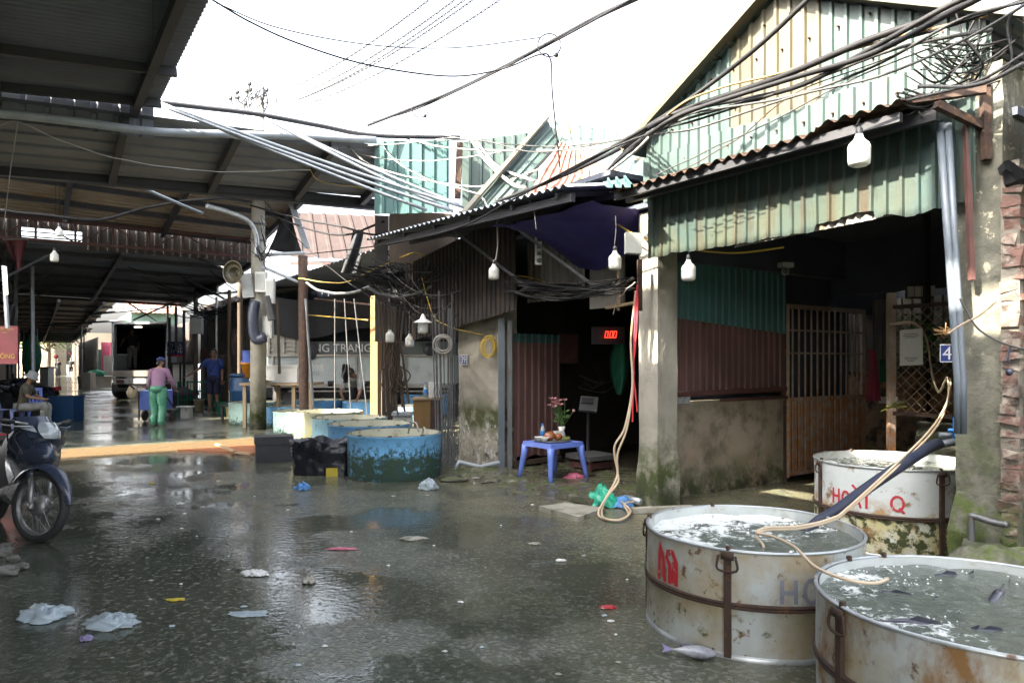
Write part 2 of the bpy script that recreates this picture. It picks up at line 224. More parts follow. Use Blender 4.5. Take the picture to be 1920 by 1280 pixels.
# ---------------------------------------------------------------- mesh builder
def frame_from(d):
    d = d.normalized(); up = V((0, 0, 1)) if abs(d.z) < .95 else V((1, 0, 0))
    a = d.cross(up).normalized(); b = a.cross(d).normalized(); return a, b
class MB:
    def __init__(s): s.v = []; s.f = []; s.mi = []; s.m = 0
    def addv(s, p): s.v.append(tuple(p)); return len(s.v)-1
    def face(s, idx): s.f.append(tuple(idx)); s.mi.append(s.m)
    def quad(s, *ps): s.face([s.addv(p) for p in ps])
    def obox(s, o, a, b, c):
        o = V(o); p = [o, o+a, o+a+b, o+b]; q = [x+c for x in p]; i = [s.addv(x) for x in p+q]
        if a.cross(b).dot(c) < 0: i = [i[0], i[3], i[2], i[1], i[4], i[7], i[6], i[5]]
        for k in ((3, 2, 1, 0), (4, 5, 6, 7), (0, 1, 5, 4), (1, 2, 6, 5), (2, 3, 7, 6), (3, 0, 4, 7)): s.face([i[j] for j in k])
    def box(s, c, sz, rz=0.0, ax=None):
        u = V((cos(rz), sin(rz), 0)); w = V((-sin(rz), cos(rz), 0))
        if ax: u, w = ax
        u, w, z = u*sz[0], w*sz[1], V((0, 0, sz[2])); s.obox(V(c)-(u+w+z)/2, u, w, z)
    def beam(s, p, q, w, h=None, up=None):
        p, q = V(p), V(q); d = q-p; a, b = frame_from(d); h = h or w
        s.obox(p-a*w/2-b*h/2, a*w, b*h, d)
    def tube(s, pts, r, n=6, cap=True, ell=None):
        pts = [V(p) for p in pts]; N = len(pts); rs = r if isinstance(r, (list, tuple)) else [r]*N
        rings = []; pa = None
        for k in range(N):
            d = (pts[min(k+1, N-1)]-pts[max(k-1, 0)])
            if d.length < 1e-9: d = V((0, 0, 1))
            d.normalize()
            if pa is None: a, b = frame_from(d)
            else:
                a = (pa-d*pa.dot(d))
                a = a.normalized() if a.length > 1e-6 else frame_from(d)[0]
                b = a.cross(d).normalized()
            pa = a; ea, eb = ell if ell else (1, 1)
            rings.append([s.addv(pts[k]+(a*cos(2*pi*j/n)*ea+b*sin(2*pi*j/n)*eb)*rs[k]) for j in range(n)])
        for k in range(N-1):
            for j in range(n):
                s.face((rings[k][j], rings[k+1][j], rings[k+1][(j+1) % n], rings[k][(j+1) % n]))
        if cap: s.face(rings[0]); s.face(rings[-1][::-1])
    def lathe(s, prof, c=(0, 0, 0), n=32, ax=None, cap0=False, cap1=False, arc=2*pi):
        c = V(c)
        if ax is None: u, w, z = V((1, 0, 0)), V((0, 1, 0)), V((0, 0, 1))
        else: z = V(ax).normalized(); u, w = frame_from(z)
        full = abs(arc-2*pi) < 1e-6; m = n if full else n+1
        rings = [[s.addv(c+(u*cos(arc*j/n)+w*sin(arc*j/n))*r+z*h) for j in range(m)] for r, h in prof]
        for k in range(len(prof)-1):
            for j in range(n):
                s.face((rings[k][j], rings[k][(j+1) % m], rings[k+1][(j+1) % m], rings[k+1][j]))
        if cap0: s.face(rings[0][::-1])
        if cap1: s.face(rings[-1])
    def sphere(s, c, r, n=12, m=8, sc=(1, 1, 1), jit=0.0):
        c = V(c); rings = []
        for k in range(1, m):
            th = pi*k/m; row = []
            for j in range(n):
                ph = 2*pi*j/n; d = V((sin(th)*cos(ph)*sc[0], sin(th)*sin(ph)*sc[1], cos(th)*sc[2]))
                if jit: d *= 1+jit*noise.noise(d*2.3+c*3)
                row.append(s.addv(c+d*r))
            rings.append(row)
        a = s.addv(c+V((0, 0, r*sc[2]))); b = s.addv(c-V((0, 0, r*sc[2])))
        for j in range(n):
            s.face((a, rings[0][j], rings[0][(j+1) % n])); s.face((b, rings[-1][(j+1) % n], rings[-1][j]))
        for k in range(m-2):
            for j in range(n): s.face((rings[k][j], rings[k+1][j], rings[k+1][(j+1) % n], rings[k][(j+1) % n]))
    def grid(s, fn, nu, nv):
        ix = [[s.addv(fn(i/nu, j/nv)) for j in range(nv+1)] for i in range(nu+1)]
        for i in range(nu):
            for j in range(nv): s.face((ix[i][j], ix[i+1][j], ix[i+1][j+1], ix[i][j+1]))
    def sheet(s, o, u, v, pitch=.19, amp=.025, kind='trap', nv=1, top=None, bot=None, bend=None):
        """ribbed sheet: o corner, u across the ribs (ribs repeat), v along the ribs; top/bot shift the ends (metres along v)"""
        o, u, v = V(o), V(u), V(v); W = u.length; ud = u/W; vl = v.length; vd = v/vl; nd = ud.cross(vd).normalized()
        xs = []; n = max(1, int(round(W/pitch))); p = W/n
        for i in range(n):
            if kind == 'trap': xs += [(i*p, 0), (i*p+p*.55, 0), (i*p+p*.63, amp), (i*p+p*.82, amp), (i*p+p*.9, 0)]
            else: xs += [(i*p+p*k/6, amp*.5*(1-cos(2*pi*k/6))) for k in range(6)]
        xs.append((W, 0)); cols = []
        for x, h in xs:
            a = bot(x) if bot else 0.0; b = vl+(top(x) if top else 0.0)
            col = []
            for j in range(nv+1):
                y = a+(b-a)*j/nv
                q = o+ud*x+vd*y+nd*(h+(.014*noise.noise(V((x*1.9+o.x, y*1.7, o.z)))+.006*noise.noise(V((x*6+o.y, y*3, o.z))) if nv > 3 else 0))
                if bend: q = q+bend(x, y)
                col.append(s.addv(q))
            cols.append(col)
        for i in range(len(cols)-1):
            for j in range(nv): s.face((cols[i][j], cols[i+1][j], cols[i+1][j+1], cols[i][j+1]))
    def qsheet(s, a, b, c, d, n, amp=.03, nv=6, wob=.03):
        a, b, c, d = V(a), V(b), V(c), V(d); nd = (b-a).cross(d-a).normalized(); cols = []
        for i in range(n):
            for f, h in ((0, 0), (.55, 0), (.63, amp), (.82, amp), (.9, 0)): cols.append(((i+f)/n, h))
        cols.append((1, 0)); ix = []
        for u, h in cols: ix.append([s.addv(a.lerp(b, u).lerp(d.lerp(c, u), j/nv)+nd*(h+wob*noise.noise(V((u*4, j*.5, a.x))))) for j in range(nv+1)])
        for i in range(len(ix)-1):
            for j in range(nv): s.face((ix[i][j], ix[i+1][j], ix[i+1][j+1], ix[i][j+1]))
    def build(s, name, m, parent=None, smooth=False, world=True):
        me = bpy.data.meshes.new(name); me.from_pydata(s.v, [], s.f)
        for x in (m if isinstance(m, (list, tuple)) else [m]): me.materials.append(M[x] if isinstance(x, str) else x)
        me.polygons.foreach_set('material_index', s.mi)
        if smooth: me.polygons.foreach_set('use_smooth', [True]*len(me.polygons))
        me.update()
        o = bpy.data.objects.new(name, me); COL.objects.link(o)
        if parent is not None:
            o.parent = parent
            if world: o.matrix_parent_inverse = parent_inv(parent)
        return o
def parent_inv(p):
    m = Matrix.Identity(4)
    q = p
    while q is not None: m = m @ Matrix.Translation(-q.location) if q.get('_w') else m; q = None
    return m
def tag(o, label, cat, group=None, kind=None):
    if label: o['label'] = label
    if cat: o['category'] = cat
    if group: o['group'] = group
    if kind: o['kind'] = kind
    return o
def thing(name, label, cat, loc=(0, 0, 0), group=None, rz=0.0, world=True):
    """an Empty at the thing's base; with world=True its parts are given in world coordinates"""
    e = bpy.data.objects.new(name, None); COL.objects.link(e); e.location = loc; e.rotation_euler = (0, 0, rz); e.empty_display_size = .1
    if world and rz == 0: e['_w'] = 1
    return tag(e, label, cat, group)
def struct(name, mb, m, smooth=False):
    o = mb.build(name, m, None, smooth); o['kind'] = 'structure'; return o
def copy_tree(o, loc=None, rz=None, label=None, parent=None):
    c = o.copy(); COL.objects.link(c)
    if parent is not None: c.parent = parent
    if loc is not None: c.location = loc
    if rz is not None: c.rotation_euler = (0, 0, rz)
    if label: c['label'] = label
    for ch in list(o.children): copy_tree(ch, parent=c)
    return c
def spline(pts, k=8):
    """Catmull-Rom through points"""
    pts = [V(p) for p in pts]
    if len(pts) == 2: return [pts[0].lerp(pts[1], i/k) for i in range(k+1)]
    P = [pts[0]*2-pts[1]]+pts+[pts[-1]*2-pts[-2]]; out = []
    for i in range(1, len(P)-2):
        a, b, c, d = P[i-1:i+3]
        for j in range(k):
            t = j/k; out.append(.5*((2*b)+(c-a)*t+(2*a-5*b+4*c-d)*t*t+(3*b-a-3*c+d)*t**3))
    out.append(pts[-1]); return out
def sag(p, q, s, k=14):
    p, q = V(p), V(q); return [p.lerp(q, i/k)-V((0, 0, s*4*(i/k)*(1-i/k))) for i in range(k+1)]
def jitter(pts, a, f=3.0, seed=0):
    return [p+V((noise.noise(p*f+V((seed, 0, 0))), noise.noise(p*f+V((0, seed+9, 0))), noise.noise(p*f+V((5, 0, seed)))))*a for p in pts]
def text_mesh(txt, size, fn, mb):
    """lettering outlines filled as faces, each point (x, y) mapped to 3-D by fn"""
    cu = bpy.data.curves.new('tmp', 'FONT'); cu.body = txt; cu.size = size; cu.align_x = 'CENTER'; cu.align_y = 'CENTER'; cu.resolution_u = 3
    ob = bpy.data.objects.new('tmp', cu); COL.objects.link(ob)
    dg = bpy.context.evaluated_depsgraph_get(); me = bpy.data.meshes.new_from_object(ob.evaluated_get(dg))
    base = len(mb.v)
    for v in me.vertices: mb.addv(fn(v.co.x, v.co.y))
    for p in me.polygons: mb.face([base+i for i in p.vertices])
    bpy.data.objects.remove(ob); bpy.data.curves.remove(cu); bpy.data.meshes.remove(me)
def strokes(mb, lines, w, fn):
    """hand painted strokes: polylines in (x, y), width w, mapped to 3-D by fn; every stroke a strip of quads"""
    for ln in lines:
        ln = [V((p[0], p[1], 0)) for p in ln]; d2 = []
        for a, b in zip(ln, ln[1:]):
            n = max(1, int((b-a).length/.03)); d2 += [a.lerp(b, i/n) for i in range(n)]
        d2.append(ln[-1]); prev = None
        for i, p in enumerate(d2):
            d = (d2[min(i+1, len(d2)-1)]-d2[max(i-1, 0)]).normalized(); nn = V((-d.y, d.x, 0))*w/2*(1+.12*noise.noise(p*40))
            cur = (mb.addv(fn(p.x+nn.x, p.y+nn.y)), mb.addv(fn(p.x-nn.x, p.y-nn.y)))
            if prev: mb.face((prev[0], prev[1], cur[1], cur[0]))
            prev = cur
EXPO = 3.9
# ================================================================ camera, sky, sun
cam = bpy.data.cameras.new('camera'); co = bpy.data.objects.new('camera', cam); COL.objects.link(co); SC.camera = co
co.location = (0, 0, H); co.rotation_euler = (pi/2, 0, 0); cam.lens = 25; cam.sensor_width = 36; cam.shift_y = (HY-640)/1920
cam.clip_start = .05; cam.clip_end = 1500
W = bpy.data.worlds.new('World'); SC.world = W; W.use_nodes = True
wn = W.node_tree; bg = wn.nodes['Background']
sky = wn.nodes.new('ShaderNodeTexSky'); sky.sky_type = 'NISHITA'; sky.sun_disc = False
EL = radians(42); SUN = (-ND*cos(EL)+ZD*sin(EL)).normalized()
sky.sun_elevation = EL; sky.sun_rotation = atan2(SUN.x, SUN.y); sky.air_density = 1.0; sky.dust_density = 8.0; sky.ozone_density = 1.0
hs = wn.nodes.new('ShaderNodeHueSaturation'); hs.inputs['Saturation'].default_value = .4; wn.links.new(sky.outputs[0], hs.inputs['Color']); wn.links.new(hs.outputs[0], bg.inputs[0]); bg.inputs[1].default_value = .09
sl = bpy.data.lights.new('sun', 'SUN'); sl.energy = 2.9; sl.angle = radians(.6); sl.color = (1, .9, .74)
so = bpy.data.objects.new('sun', sl); COL.objects.link(so); so.rotation_euler = SUN.to_track_quat('Z', 'Y').to_euler()
SC.view_settings.view_transform = 'Standard'; SC.view_settings.look = 'None'; SC.view_settings.gamma = 1; SC.view_settings.exposure = EXPO
SC.cycles.max_bounces = 8; SC.cycles.diffuse_bounces = 4; SC.cycles.glossy_bounces = 4; SC.cycles.transparent_max_bounces = 8
SC.cycles.caustics_reflective = False; SC.cycles.caustics_refractive = False; SC.cycles.use_denoising = True

# ================================================================ ground
def ground_mat():
    m = bpy.data.materials.new('wet_asphalt'); m.use_nodes = True; nt = m.node_tree; N = nt.nodes; L = nt.links; b = N['Principled BSDF']
    tc = N.new('ShaderNodeTexCoord'); P = tc.outputs['Object']
    def nz(s, d=5, r=.6, st=None, rot=0):
        src = P
        if st:
            mp = N.new('ShaderNodeMapping'); mp.inputs['Scale'].default_value = st; mp.inputs['Rotation'].default_value = (0, 0, rot); L.new(P, mp.inputs[0]); src = mp.outputs[0]
        n = N.new('ShaderNodeTexNoise'); n.inputs['Scale'].default_value = s; n.inputs['Detail'].default_value = d; n.inputs['Roughness'].default_value = r
        L.new(src, n.inputs['Vector']); return n.outputs['Fac']
    def mr(src, a, z, lo=0, hi=1):
        r = N.new('ShaderNodeMapRange'); r.inputs[1].default_value = a; r.inputs[2].default_value = z; r.inputs[3].default_value = lo; r.inputs[4].default_value = hi
        L.new(src, r.inputs[0]); return r.outputs[0]
    def op(o, a, c):
        x = N.new('ShaderNodeMath'); x.operation = o
        for i, v in enumerate((a, c)):
            if isinstance(v, (int, float)): x.inputs[i].default_value = v
            else: L.new(v, x.inputs[i])
        return x.outputs[0]
    def mixc(f, a, z):
        x = N.new('ShaderNodeMix'); x.data_type = 'RGBA'; L.new(f, x.inputs[0])
        for v, k in ((a, 6), (z, 7)):
            if isinstance(v, tuple): x.inputs[k].default_value = (*v, 1)
            else: L.new(v, x.inputs[k])
        return x.outputs[2]
    # slope of wetness: the middle of the lane lies lower and holds water, the doorstep side is gritty
    sx = N.new('ShaderNodeSeparateXYZ'); L.new(P, sx.inputs[0])
    ncoord = op('ADD', op('MULTIPLY', sx.outputs['X'], ND.x), op('MULTIPLY', sx.outputs['Y'], ND.y))
    side = mr(ncoord, 1.2, 4.6)
    peb = op('MULTIPLY', mr(nz(24, 4, .6), .55, .61), mr(nz(.75, 3), .4, .62))
    pud = op('MULTIPLY', mr(op('SUBTRACT', nz(.6, 5, .55), op('MULTIPLY', side, .13)), .37, .47), op('SUBTRACT', 1.0, peb))
    grit = nz(55, 3, .7); vor = N.new('ShaderNodeTexVoronoi'); vor.inputs['Scale'].default_value = 48; L.new(P, vor.inputs['Vector'])
    vor2 = N.new('ShaderNodeTexVoronoi'); vor2.inputs['Scale'].default_value = 20; L.new(P, vor2.inputs['Vector'])
    base = mixc(mr(nz(1.3, 6), .35, .65), (.088, .1, .072), (.05, .058, .044))
    base = mixc(op('MULTIPLY', side, mr(nz(2.2, 6), .3, .54)), base, (.135, .125, .078))
    base = mixc(op('MULTIPLY', side, mr(nz(1.1, 5), .52, .68)), base, (.05, .055, .02))
    # scattered pale grit and scraps
    rnd = N.new('ShaderNodeSeparateColor'); L.new(vor2.outputs['Color'], rnd.inputs[0])
    spk = op('MULTIPLY', op('GREATER_THAN', rnd.outputs[0], .93), op('LESS_THAN', vor2.outputs['Distance'], op('MULTIPLY', rnd.outputs[1], .28)))
    base = mixc(spk, base, (.22, .21, .18))
    rnd2 = N.new('ShaderNodeSeparateColor'); L.new(vor.outputs['Color'], rnd2.inputs[0])
    base = mixc(op('MULTIPLY', op('GREATER_THAN', rnd2.outputs[1], .78), .75), base, (.17, .17, .14))
    base = mixc(op('MULTIPLY', pud, .6), base, (.034, .04, .031))
    L.new(base, b.inputs['Base Color'])
    rough = op('ADD', op('MULTIPLY', op('SUBTRACT', 1.0, pud), .16), .012)
    L.new(op('ADD', rough, op('MULTIPLY', side, .1)), b.inputs['Roughness'])
    b.inputs['IOR'].default_value = 1.5
    h = op('ADD', op('MULTIPLY', vor.outputs['Distance'], .9), op('MULTIPLY', grit, 1.1))
    rip = op('ADD', nz(13, 3, .55, (1, 1.6, 1), .6), op('MULTIPLY', nz(34, 3, .6), .45))
    bp = N.new('ShaderNodeBump'); bp.inputs['Distance'].default_value = .011
    L.new(op('ADD', op('MULTIPLY', op('SUBTRACT', 1.0, pud), .5), .012), bp.inputs['Strength']); L.new(h, bp.inputs['Height'])
    bq = N.new('ShaderNodeBump'); bq.inputs['Distance'].default_value = .03
    L.new(rip, bq.inputs['Height']); L.new(op('ADD', op('MULTIPLY', op('SUBTRACT', 1.0, mr(nz(.8, 4), .38, .6)), .12), .012), bq.inputs['Strength']); L.new(bq.outputs[0], bp.inputs['Normal']); L.new(bp.outputs[0], b.inputs['Normal'])
    return m
M['ground'] = ground_mat()
g = MB(); g.grid(lambda u, v: V((-200+400*u, -60+460*v, 0)), 40, 46); struct('ground', g, 'ground')

# concrete doorstep with broken edges in front of number 39
def rough_slab(t0, t1, n0, n1, h, seed, nu=18, nv=10, rag=.12):
    mb = MB()
    def fn(u, v):
        t = t0+(t1-t0)*u; n = n0+(n1-n0)*v
        e = min(v, 1.0, (u)*3, (1-u)*3)
        z = h*min(1, e*5)*(1+.25*noise.noise(V((t*2, n*2, seed))))+.004*noise.noise(V((t*8, n*8, seed)))
        n += rag*(1-v)*noise.noise(V((t*1.7, seed, 3))); return TN(t, n, max(z, -.02) if e > .01 else -.03)
    mb.grid(fn, nu, nv); return mb
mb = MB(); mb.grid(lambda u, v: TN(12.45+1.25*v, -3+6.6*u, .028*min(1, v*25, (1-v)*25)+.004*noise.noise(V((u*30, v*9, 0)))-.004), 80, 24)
o = struct('sun_tinted_strip', mb, 'ochre', True); o['label'] = 'ochre concrete strip across the lane, bright in the sun'  # light colour laid under the roof gap to carry the sun stripe
# unseen blockers added over the big canopy to throw shade on the shop fronts
e = thing('shade_blocker', 'raised tin housing on top of the big lane canopy', 'roof', TN(6, 0, 4.8))  # added unseen blocker that shades the shop fronts
mb = MB(); mb.obox(TN(.6, 0, 6.42), TD*4.75, ND*-.08, V((0, 0, .38))); mb.obox(TN(.6, 0, 6.8), TD*1.72, ND*-.08, V((0, 0, .44))); mb.build('shade_strip', 'roof_dark', e)
mb = MB(); mb.obox(TN(5.4, .05, 4.8), TD*4.9, ND*-1.3, V((0, 0, 3.0))); mb.build('housing', 'roof_dark', e)  # added blocker too, shading the fronts farther along the lane
for t in (.7, 3, 5.2): mb = MB(); mb.beam(TN(t, -.05, 4.75), TN(t, -.05, 6.43), .1); mb.build('leg', 'steel_dark', e)  # legs of the added blocker
struct('doorstep_pavement', rough_slab(5.6, 8.6, 4.35, 6.4, .035, 3, 40, 24), 'wetledge', True)

# ================================================================ roofs over the lane
def zA(n): return 4.7+.085*(n+.32)
def canopy(name, label, t0, t1, n0, n1, zf, m, pitch=.22, along='n', purl=(), beams=(), steel='steel_dark', kind='trap', ang=0):
    r = thing(name, label, 'roof', TN((t0+t1)/2, (n0+n1)/2, 0))
    mb = MB()
    o = TN(t0, n0, zf(t0, n0)); e = TN(t1, n0, zf(t1, n0)); q = TN(t0, n1, zf(t0, n1))
    mb.sheet(o, e-o, q-o, pitch, .03, kind); mb.build('roof_sheet', m, r)
    for t in purl:
        b = MB(); b.beam(TN(t, n0, zf(t, n0)-.09), TN(t, n1, zf(t, n1)-.09), .06, .1); b.build('rafter', steel, r)
    for n in beams:
        b = MB(); b.beam(TN(t0, n, zf(t0, n)-.11), TN(t1, n, zf(t1, n)-.11), .09, .14); b.build('beam', steel, r)
    return r
canopy('lane_canopy', 'big grey tin canopy overhead with its ribbed edge against the sky', -3, 10.52, -7, 1.37, lambda t, n: zA(n), 'roof_dark', .1, purl=(10.1, 8.9), beams=(1.1, -.35, -2.2, -4.5), kind='sine')
canopy('cross_canopy', 'dark canopy crossing the lane behind the long curved gutter pipe', 10.45, 12.35, -7, 5.6, lambda t, n: 4.62+.05*n-(t-10.45)*.21, 'roof_dark', .3, purl=(12.33,), beams=(-.6, 1.0, 2.4, 3.8, 5.0))
b = MB(); b.sheet(TN(10.54, 1.34, 4.42), ND*-8.3+V((0, 0, -.35)), V((0, 0, .42)), .25, .02); tag(b.build('canopy_fascia', 'roof_dark'), 'ribbed tin strip closing the step between the two canopies', 'fascia')
b = MB(); b.beam(TN(12.42, -7, 3.98), TN(12.42, 5.3, 4.36), .14, .2); tag(b.build('roof_girder', 'steel_dark'), 'dark heavy girder along the back edge of the crossing canopy', 'girder')
b = MB(); b.tube(spline([PX(-160, 205, 7.6), PX(0, 213, 8.25), PX(140, 228, 8.8), PX(290, 247, 9.35), PX(430, 252, 9.85), PX(560, 256, 10.4), PX(705, 263, 10.95)], 5), .055, 8)
tag(b.build('gutter_pipe', 'pvc_white', None, True), 'long curved grey gutter pipe along the front of the crossing canopy', 'pipe')
b = MB(); b.tube(spline([PX(292, 192, 9.5), PX(380, 202, 9.8), PX(480, 214, 10.1), PX(600, 236, 10.6), PX(700, 254, 11.0), PX(862, 258, 11.6)], 5), .035, 6)
tag(b.build('roof_edge_trim', 'steel_dark', None, True), 'thin dark trim along the top of the crossing canopy', 'trim')

b = canopy('hall_roof', 'old brown market roof lit from below over the red truss', 14.1, 19.0, -7, 4.9, lambda t, n: 5.25-(t-14.1)*.12-.03*(n-1), 'roof_brown', .24, purl=(15.2, 16.4, 17.6, 18.8), beams=(4.8, 2.6, .6, -1.2))
canopy('low_hall_roof', 'dark low market roof behind the bright clerestory gap', 19.3, 30, -7, 4.9, lambda t, n: 4.2-(t-19.3)*.04-.02*(n-1), 'roof_dark', .26, purl=(20.5, 22.5, 24.5, 26.5, 28.5, 29.9), beams=(4.8, 1.8, -.6))
canopy('far_hall_roof', 'far dim roof of the market tunnel running to its bright end', 30.3, 52, -7, 2.7, lambda t, n: 3.75-(t-30.3)*.012, 'roof_brown', .3, purl=(33, 36, 39, 42, 45, 48, 51), beams=(2.2, .8, -.8))
canopy('tunnel_end_roof', 'farthest roof at the sunlit mouth of the market tunnel', 52.3, 76, -6, 3.2, lambda t, n: 3.55-(t-52)*.012, 'roof_brown', .4, purl=(55, 59, 63, 67, 71, 75.5), beams=(2.9, .8))
# clerestory cladding with its open light gap
mb = MB()
for n0, n1 in ((-7, -.2), (.95, 4.9)):
    o = TN(19.15, n0, 4.02); mb.sheet(o, TN(19.15, n1, 4.02)-o, V((0, 0, .62)), .2, .02)
mb.sheet(TN(19.15, -.2, 4.42), ND*1.15, V((0, 0, .2)), .2, .02)
tag(mb.build('clerestory_cladding', 'brown_black'), 'brown ribbed strip wall under the hall roof with a bright open slot', 'cladding')
mb = MB()
for z in (4.1, 4.23, 4.34): mb.beam(TN(19.2, -.25, z), TN(19.2, 1.0, z+.01), .025)
tag(mb.build('clerestory_louver', 'steel_dark'), 'thin dark bars across the bright roof gap', 'bars')
# red truss
t = thing('roof_truss', 'rust red lattice truss across the hall under the brown roof', 'truss', TN(18.7, 1, 0))
for nm, z in (('top_chord', 4.55), ('bottom_chord', 4.1)):
    b = MB(); b.beam(TN(18.7, -3, z), TN(18.7, 4.6, z), .06); b.build(nm, 'rust_red', t)
for k in range(11):
    n = -2.9+k*.74; b = MB(); b.beam(TN(18.7, n, 4.1), TN(18.7, n, 4.55), .035); b.build('strut', 'rust_red', t)
    if k < 10: b = MB(); b.beam(TN(18.72, n, 4.1 if k % 2 else 4.55), TN(18.72, n+.74, 4.55 if k % 2 else 4.1), .03); b.build('diagonal', 'rust_red', t)
# roof props and knee braces in the tunnel
for i, (tt, n, h) in enumerate(((19.4, -.95, 4.1), (23, -1.0, 4.0), (27, -.9, 3.9), (32, -.75, 3.7), (38, -.7, 3.65), (46, -.6, 3.55), (56, -.5, 3.5), (30, 4.3, 3.8), (46, 2.25, 3.5), (60, 3.1, 3.4))):
    lb = ['steel prop by the red banner behind the blue chairs', 'steel prop next to the seated man under the low roof', 'thin dark prop beyond the parked bike', 'prop beside the green net bundle', 'far prop left of the walkers', 'farther slender prop on the tunnel left', 'farthest slender prop on the tunnel left', 'dark prop standing just right of the box truck', 'prop just left of the box truck', 'distant prop at the tunnel right'][i]
    s = thing('roof_prop', lb, 'post', TN(tt, n, 0), 'props holding up the market roofs')
    b = MB(); b.tube([TN(tt, n, 0), TN(tt, n, h)], .05, 8); b.build('post', 'steel_dark', s)
    d = 1 if n < 1 else -1
    b = MB(); b.beam(TN(tt, n, h-1.1), TN(tt, n+d*1.5, h-.06), .05); b.build('brace', 'steel_dark', s)
    b = MB(); b.box(TN(tt, n, .02), (.22, .22, .05), A34); b.build('base_plate', 'steel_dark', s)

# ================================================================ far end of the lane
mb = MB(); mb.obox(TN(97, -7, 0), ND*9-TD*9, TD*1+ND*1, V((0, 0, 7.0))); tag(mb.build('end_house', 'palewall'), 'pale sunlit house front beyond the tunnel mouth', 'house')
def tree(base, h, r, n, label, seed):
    rr = random.Random(seed); e = thing('tree', label, 'tree', base)
    b = MB(); b.tube([base, base+V((.1, 0, h*.3)), base+V((0, .2, h*.65))], [.2, .15, .06], 7); tr = b.build('trunk', 'bark', e, True)
    b = MB(); tips = []
    for k in range(9):
        a = rr.uniform(0, 6.28); q = base+V((cos(a)*r*.7, sin(a)*r*.7, h*rr.uniform(.55, .95))); b.tube([base+V((0, 0, h*.4)), q], [.07, .02], 5); tips.append(q)
    b.build('branch', 'bark', e)
    c = MB()
    for k in range(n):
        o = rr.choice(tips)+V((rr.gauss(0, r*.3), rr.gauss(0, r*.3), rr.gauss(0, r*.25))); s = rr.uniform(.1, .24)
        d = V((rr.gauss(0, 1), rr.gauss(0, 1), rr.gauss(0, 1))).normalized(); a, w = frame_from(d); c.quad(o-a*s, o-w*s*.5, o+a*s, o+w*s*.5)
    c.build('crown', 'leaf', e)
tree(TN(84, 1.3, 0), 6, 2.2, 2600, 'sunlit green tree at the bright end of the market lane', 3)
tree(TN(88, -2.2, 0), 7, 2.6, 2400, 'second leafy tree behind the walkers, nearer the left wall', 5)
mb = MB(); mb.obox(TN(80, 3.3, 0), ND*5, TD*6, V((0, 0, 4.2)))
tag(mb.build('corner_house', 'palewall'), 'cream house at the right of the tunnel mouth', 'house')

# left row of dark stalls along the tunnel
def wall_sheet(name, label, t0, t1, n, z0, z1, m, pitch=.2, amp=.025, cat='wall', face=-1, kind='trap', group=None, top=None, bot=None):
    mb = MB()
    if face < 0: o = TN(t1, n, z0); u = TN(t0, n, z0)-o
    else: o = TN(t0, n, z0); u = TN(t1, n, z0)-o
    mb.sheet(o, u, V((0, 0, z1-z0)), pitch, amp, kind, top=top, bot=bot); return tag(mb.build(name, m), label, cat, group)
wall_sheet('stall_wall', 'dark tin stall wall behind the seated man along the left of the lane', 17.5, 34, -1.9, 0, 4.1, 'darksheet', face=1)
wall_sheet('stall_wall', 'long sooty stall wall running toward the tunnel mouth on the left', 34.2, 80, -1.2, 0, 3.6, 'darksheet', face=1)  # plain dark brown sheet with rust streaks
wall_sheet('hall_back_wall', 'dim back wall of the hall far to the left', -3, 16, -6.9, 0, 4.1, 'darksheet', face=1)
# right row beyond the truck yard
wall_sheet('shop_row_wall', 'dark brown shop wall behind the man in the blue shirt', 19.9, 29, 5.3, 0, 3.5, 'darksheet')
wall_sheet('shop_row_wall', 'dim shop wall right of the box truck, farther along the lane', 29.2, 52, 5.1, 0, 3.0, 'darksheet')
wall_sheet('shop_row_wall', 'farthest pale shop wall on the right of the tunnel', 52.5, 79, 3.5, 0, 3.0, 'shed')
mb = MB(); o = TN(20, 5.0, 3.3); mb.sheet(o, TD*9-V((0, 0, .2)), ND*2.2+V((0, 0, .45)), .25, .03); tag(mb.build('shop_awning', 'shed'), 'grey ribbed awning over the shops behind the concrete pole', 'awning')

# green house with orange roof above the truck
e = thing('mint_house', 'mint green house with an orange tin roof seen above the box truck', 'house', TN(56, 7, 0))
mb = MB(); mb.obox(TN(54, 5.5, 0), ND*2.9, TD*8, V((0, 0, 4.75))); mb.build('wall', 'mint', e)
mb = MB(); o = TN(53.4, 5.2, 4.7); mb.sheet(o, ND*3.5, TD*4+V((0, 0, 1.7)), .3, .05); mb.build('roof', 'terracotta', e)

# red brown tiled roof behind the wire tangle
e = thing('tiled_house', 'house with a weathered pink brown tin tile roof behind the wire tangle', 'house', PX(630, 470, 26))
a = PX(545, 482, 25); bq = PX(770, 492, 25); up = PX(540, 398, 29)-PX(545, 482, 25)
mb = MB(); mb.sheet(a, bq-a, up, .55, .05); mb.build('roof', 'tileroof', e)
mb = MB(); z0 = .0; p, q = V((a.x+.3, a.y+.4, 0)), V((bq.x, bq.y+.4, 0)); mb.obox(p, q-p, V((0, 5, 0)), V((0, 0, a.z-.1))); mb.build('wall', 'shed', e)
mb = MB(); mb.quad(PX(566, 497, 25.1), PX(640, 497, 25.1), PX(640, 532, 25.1), PX(566, 532, 25.1)); mb.build('window', 'white', e)
mb = MB()
for q in ((545, 493, 770, 500), (566, 540, 720, 505)): mb.beam(PX(q[0], q[1], 24.9), PX(q[2], q[3], 24.9), .1)
mb.build('fascia', 'rust_red', e)

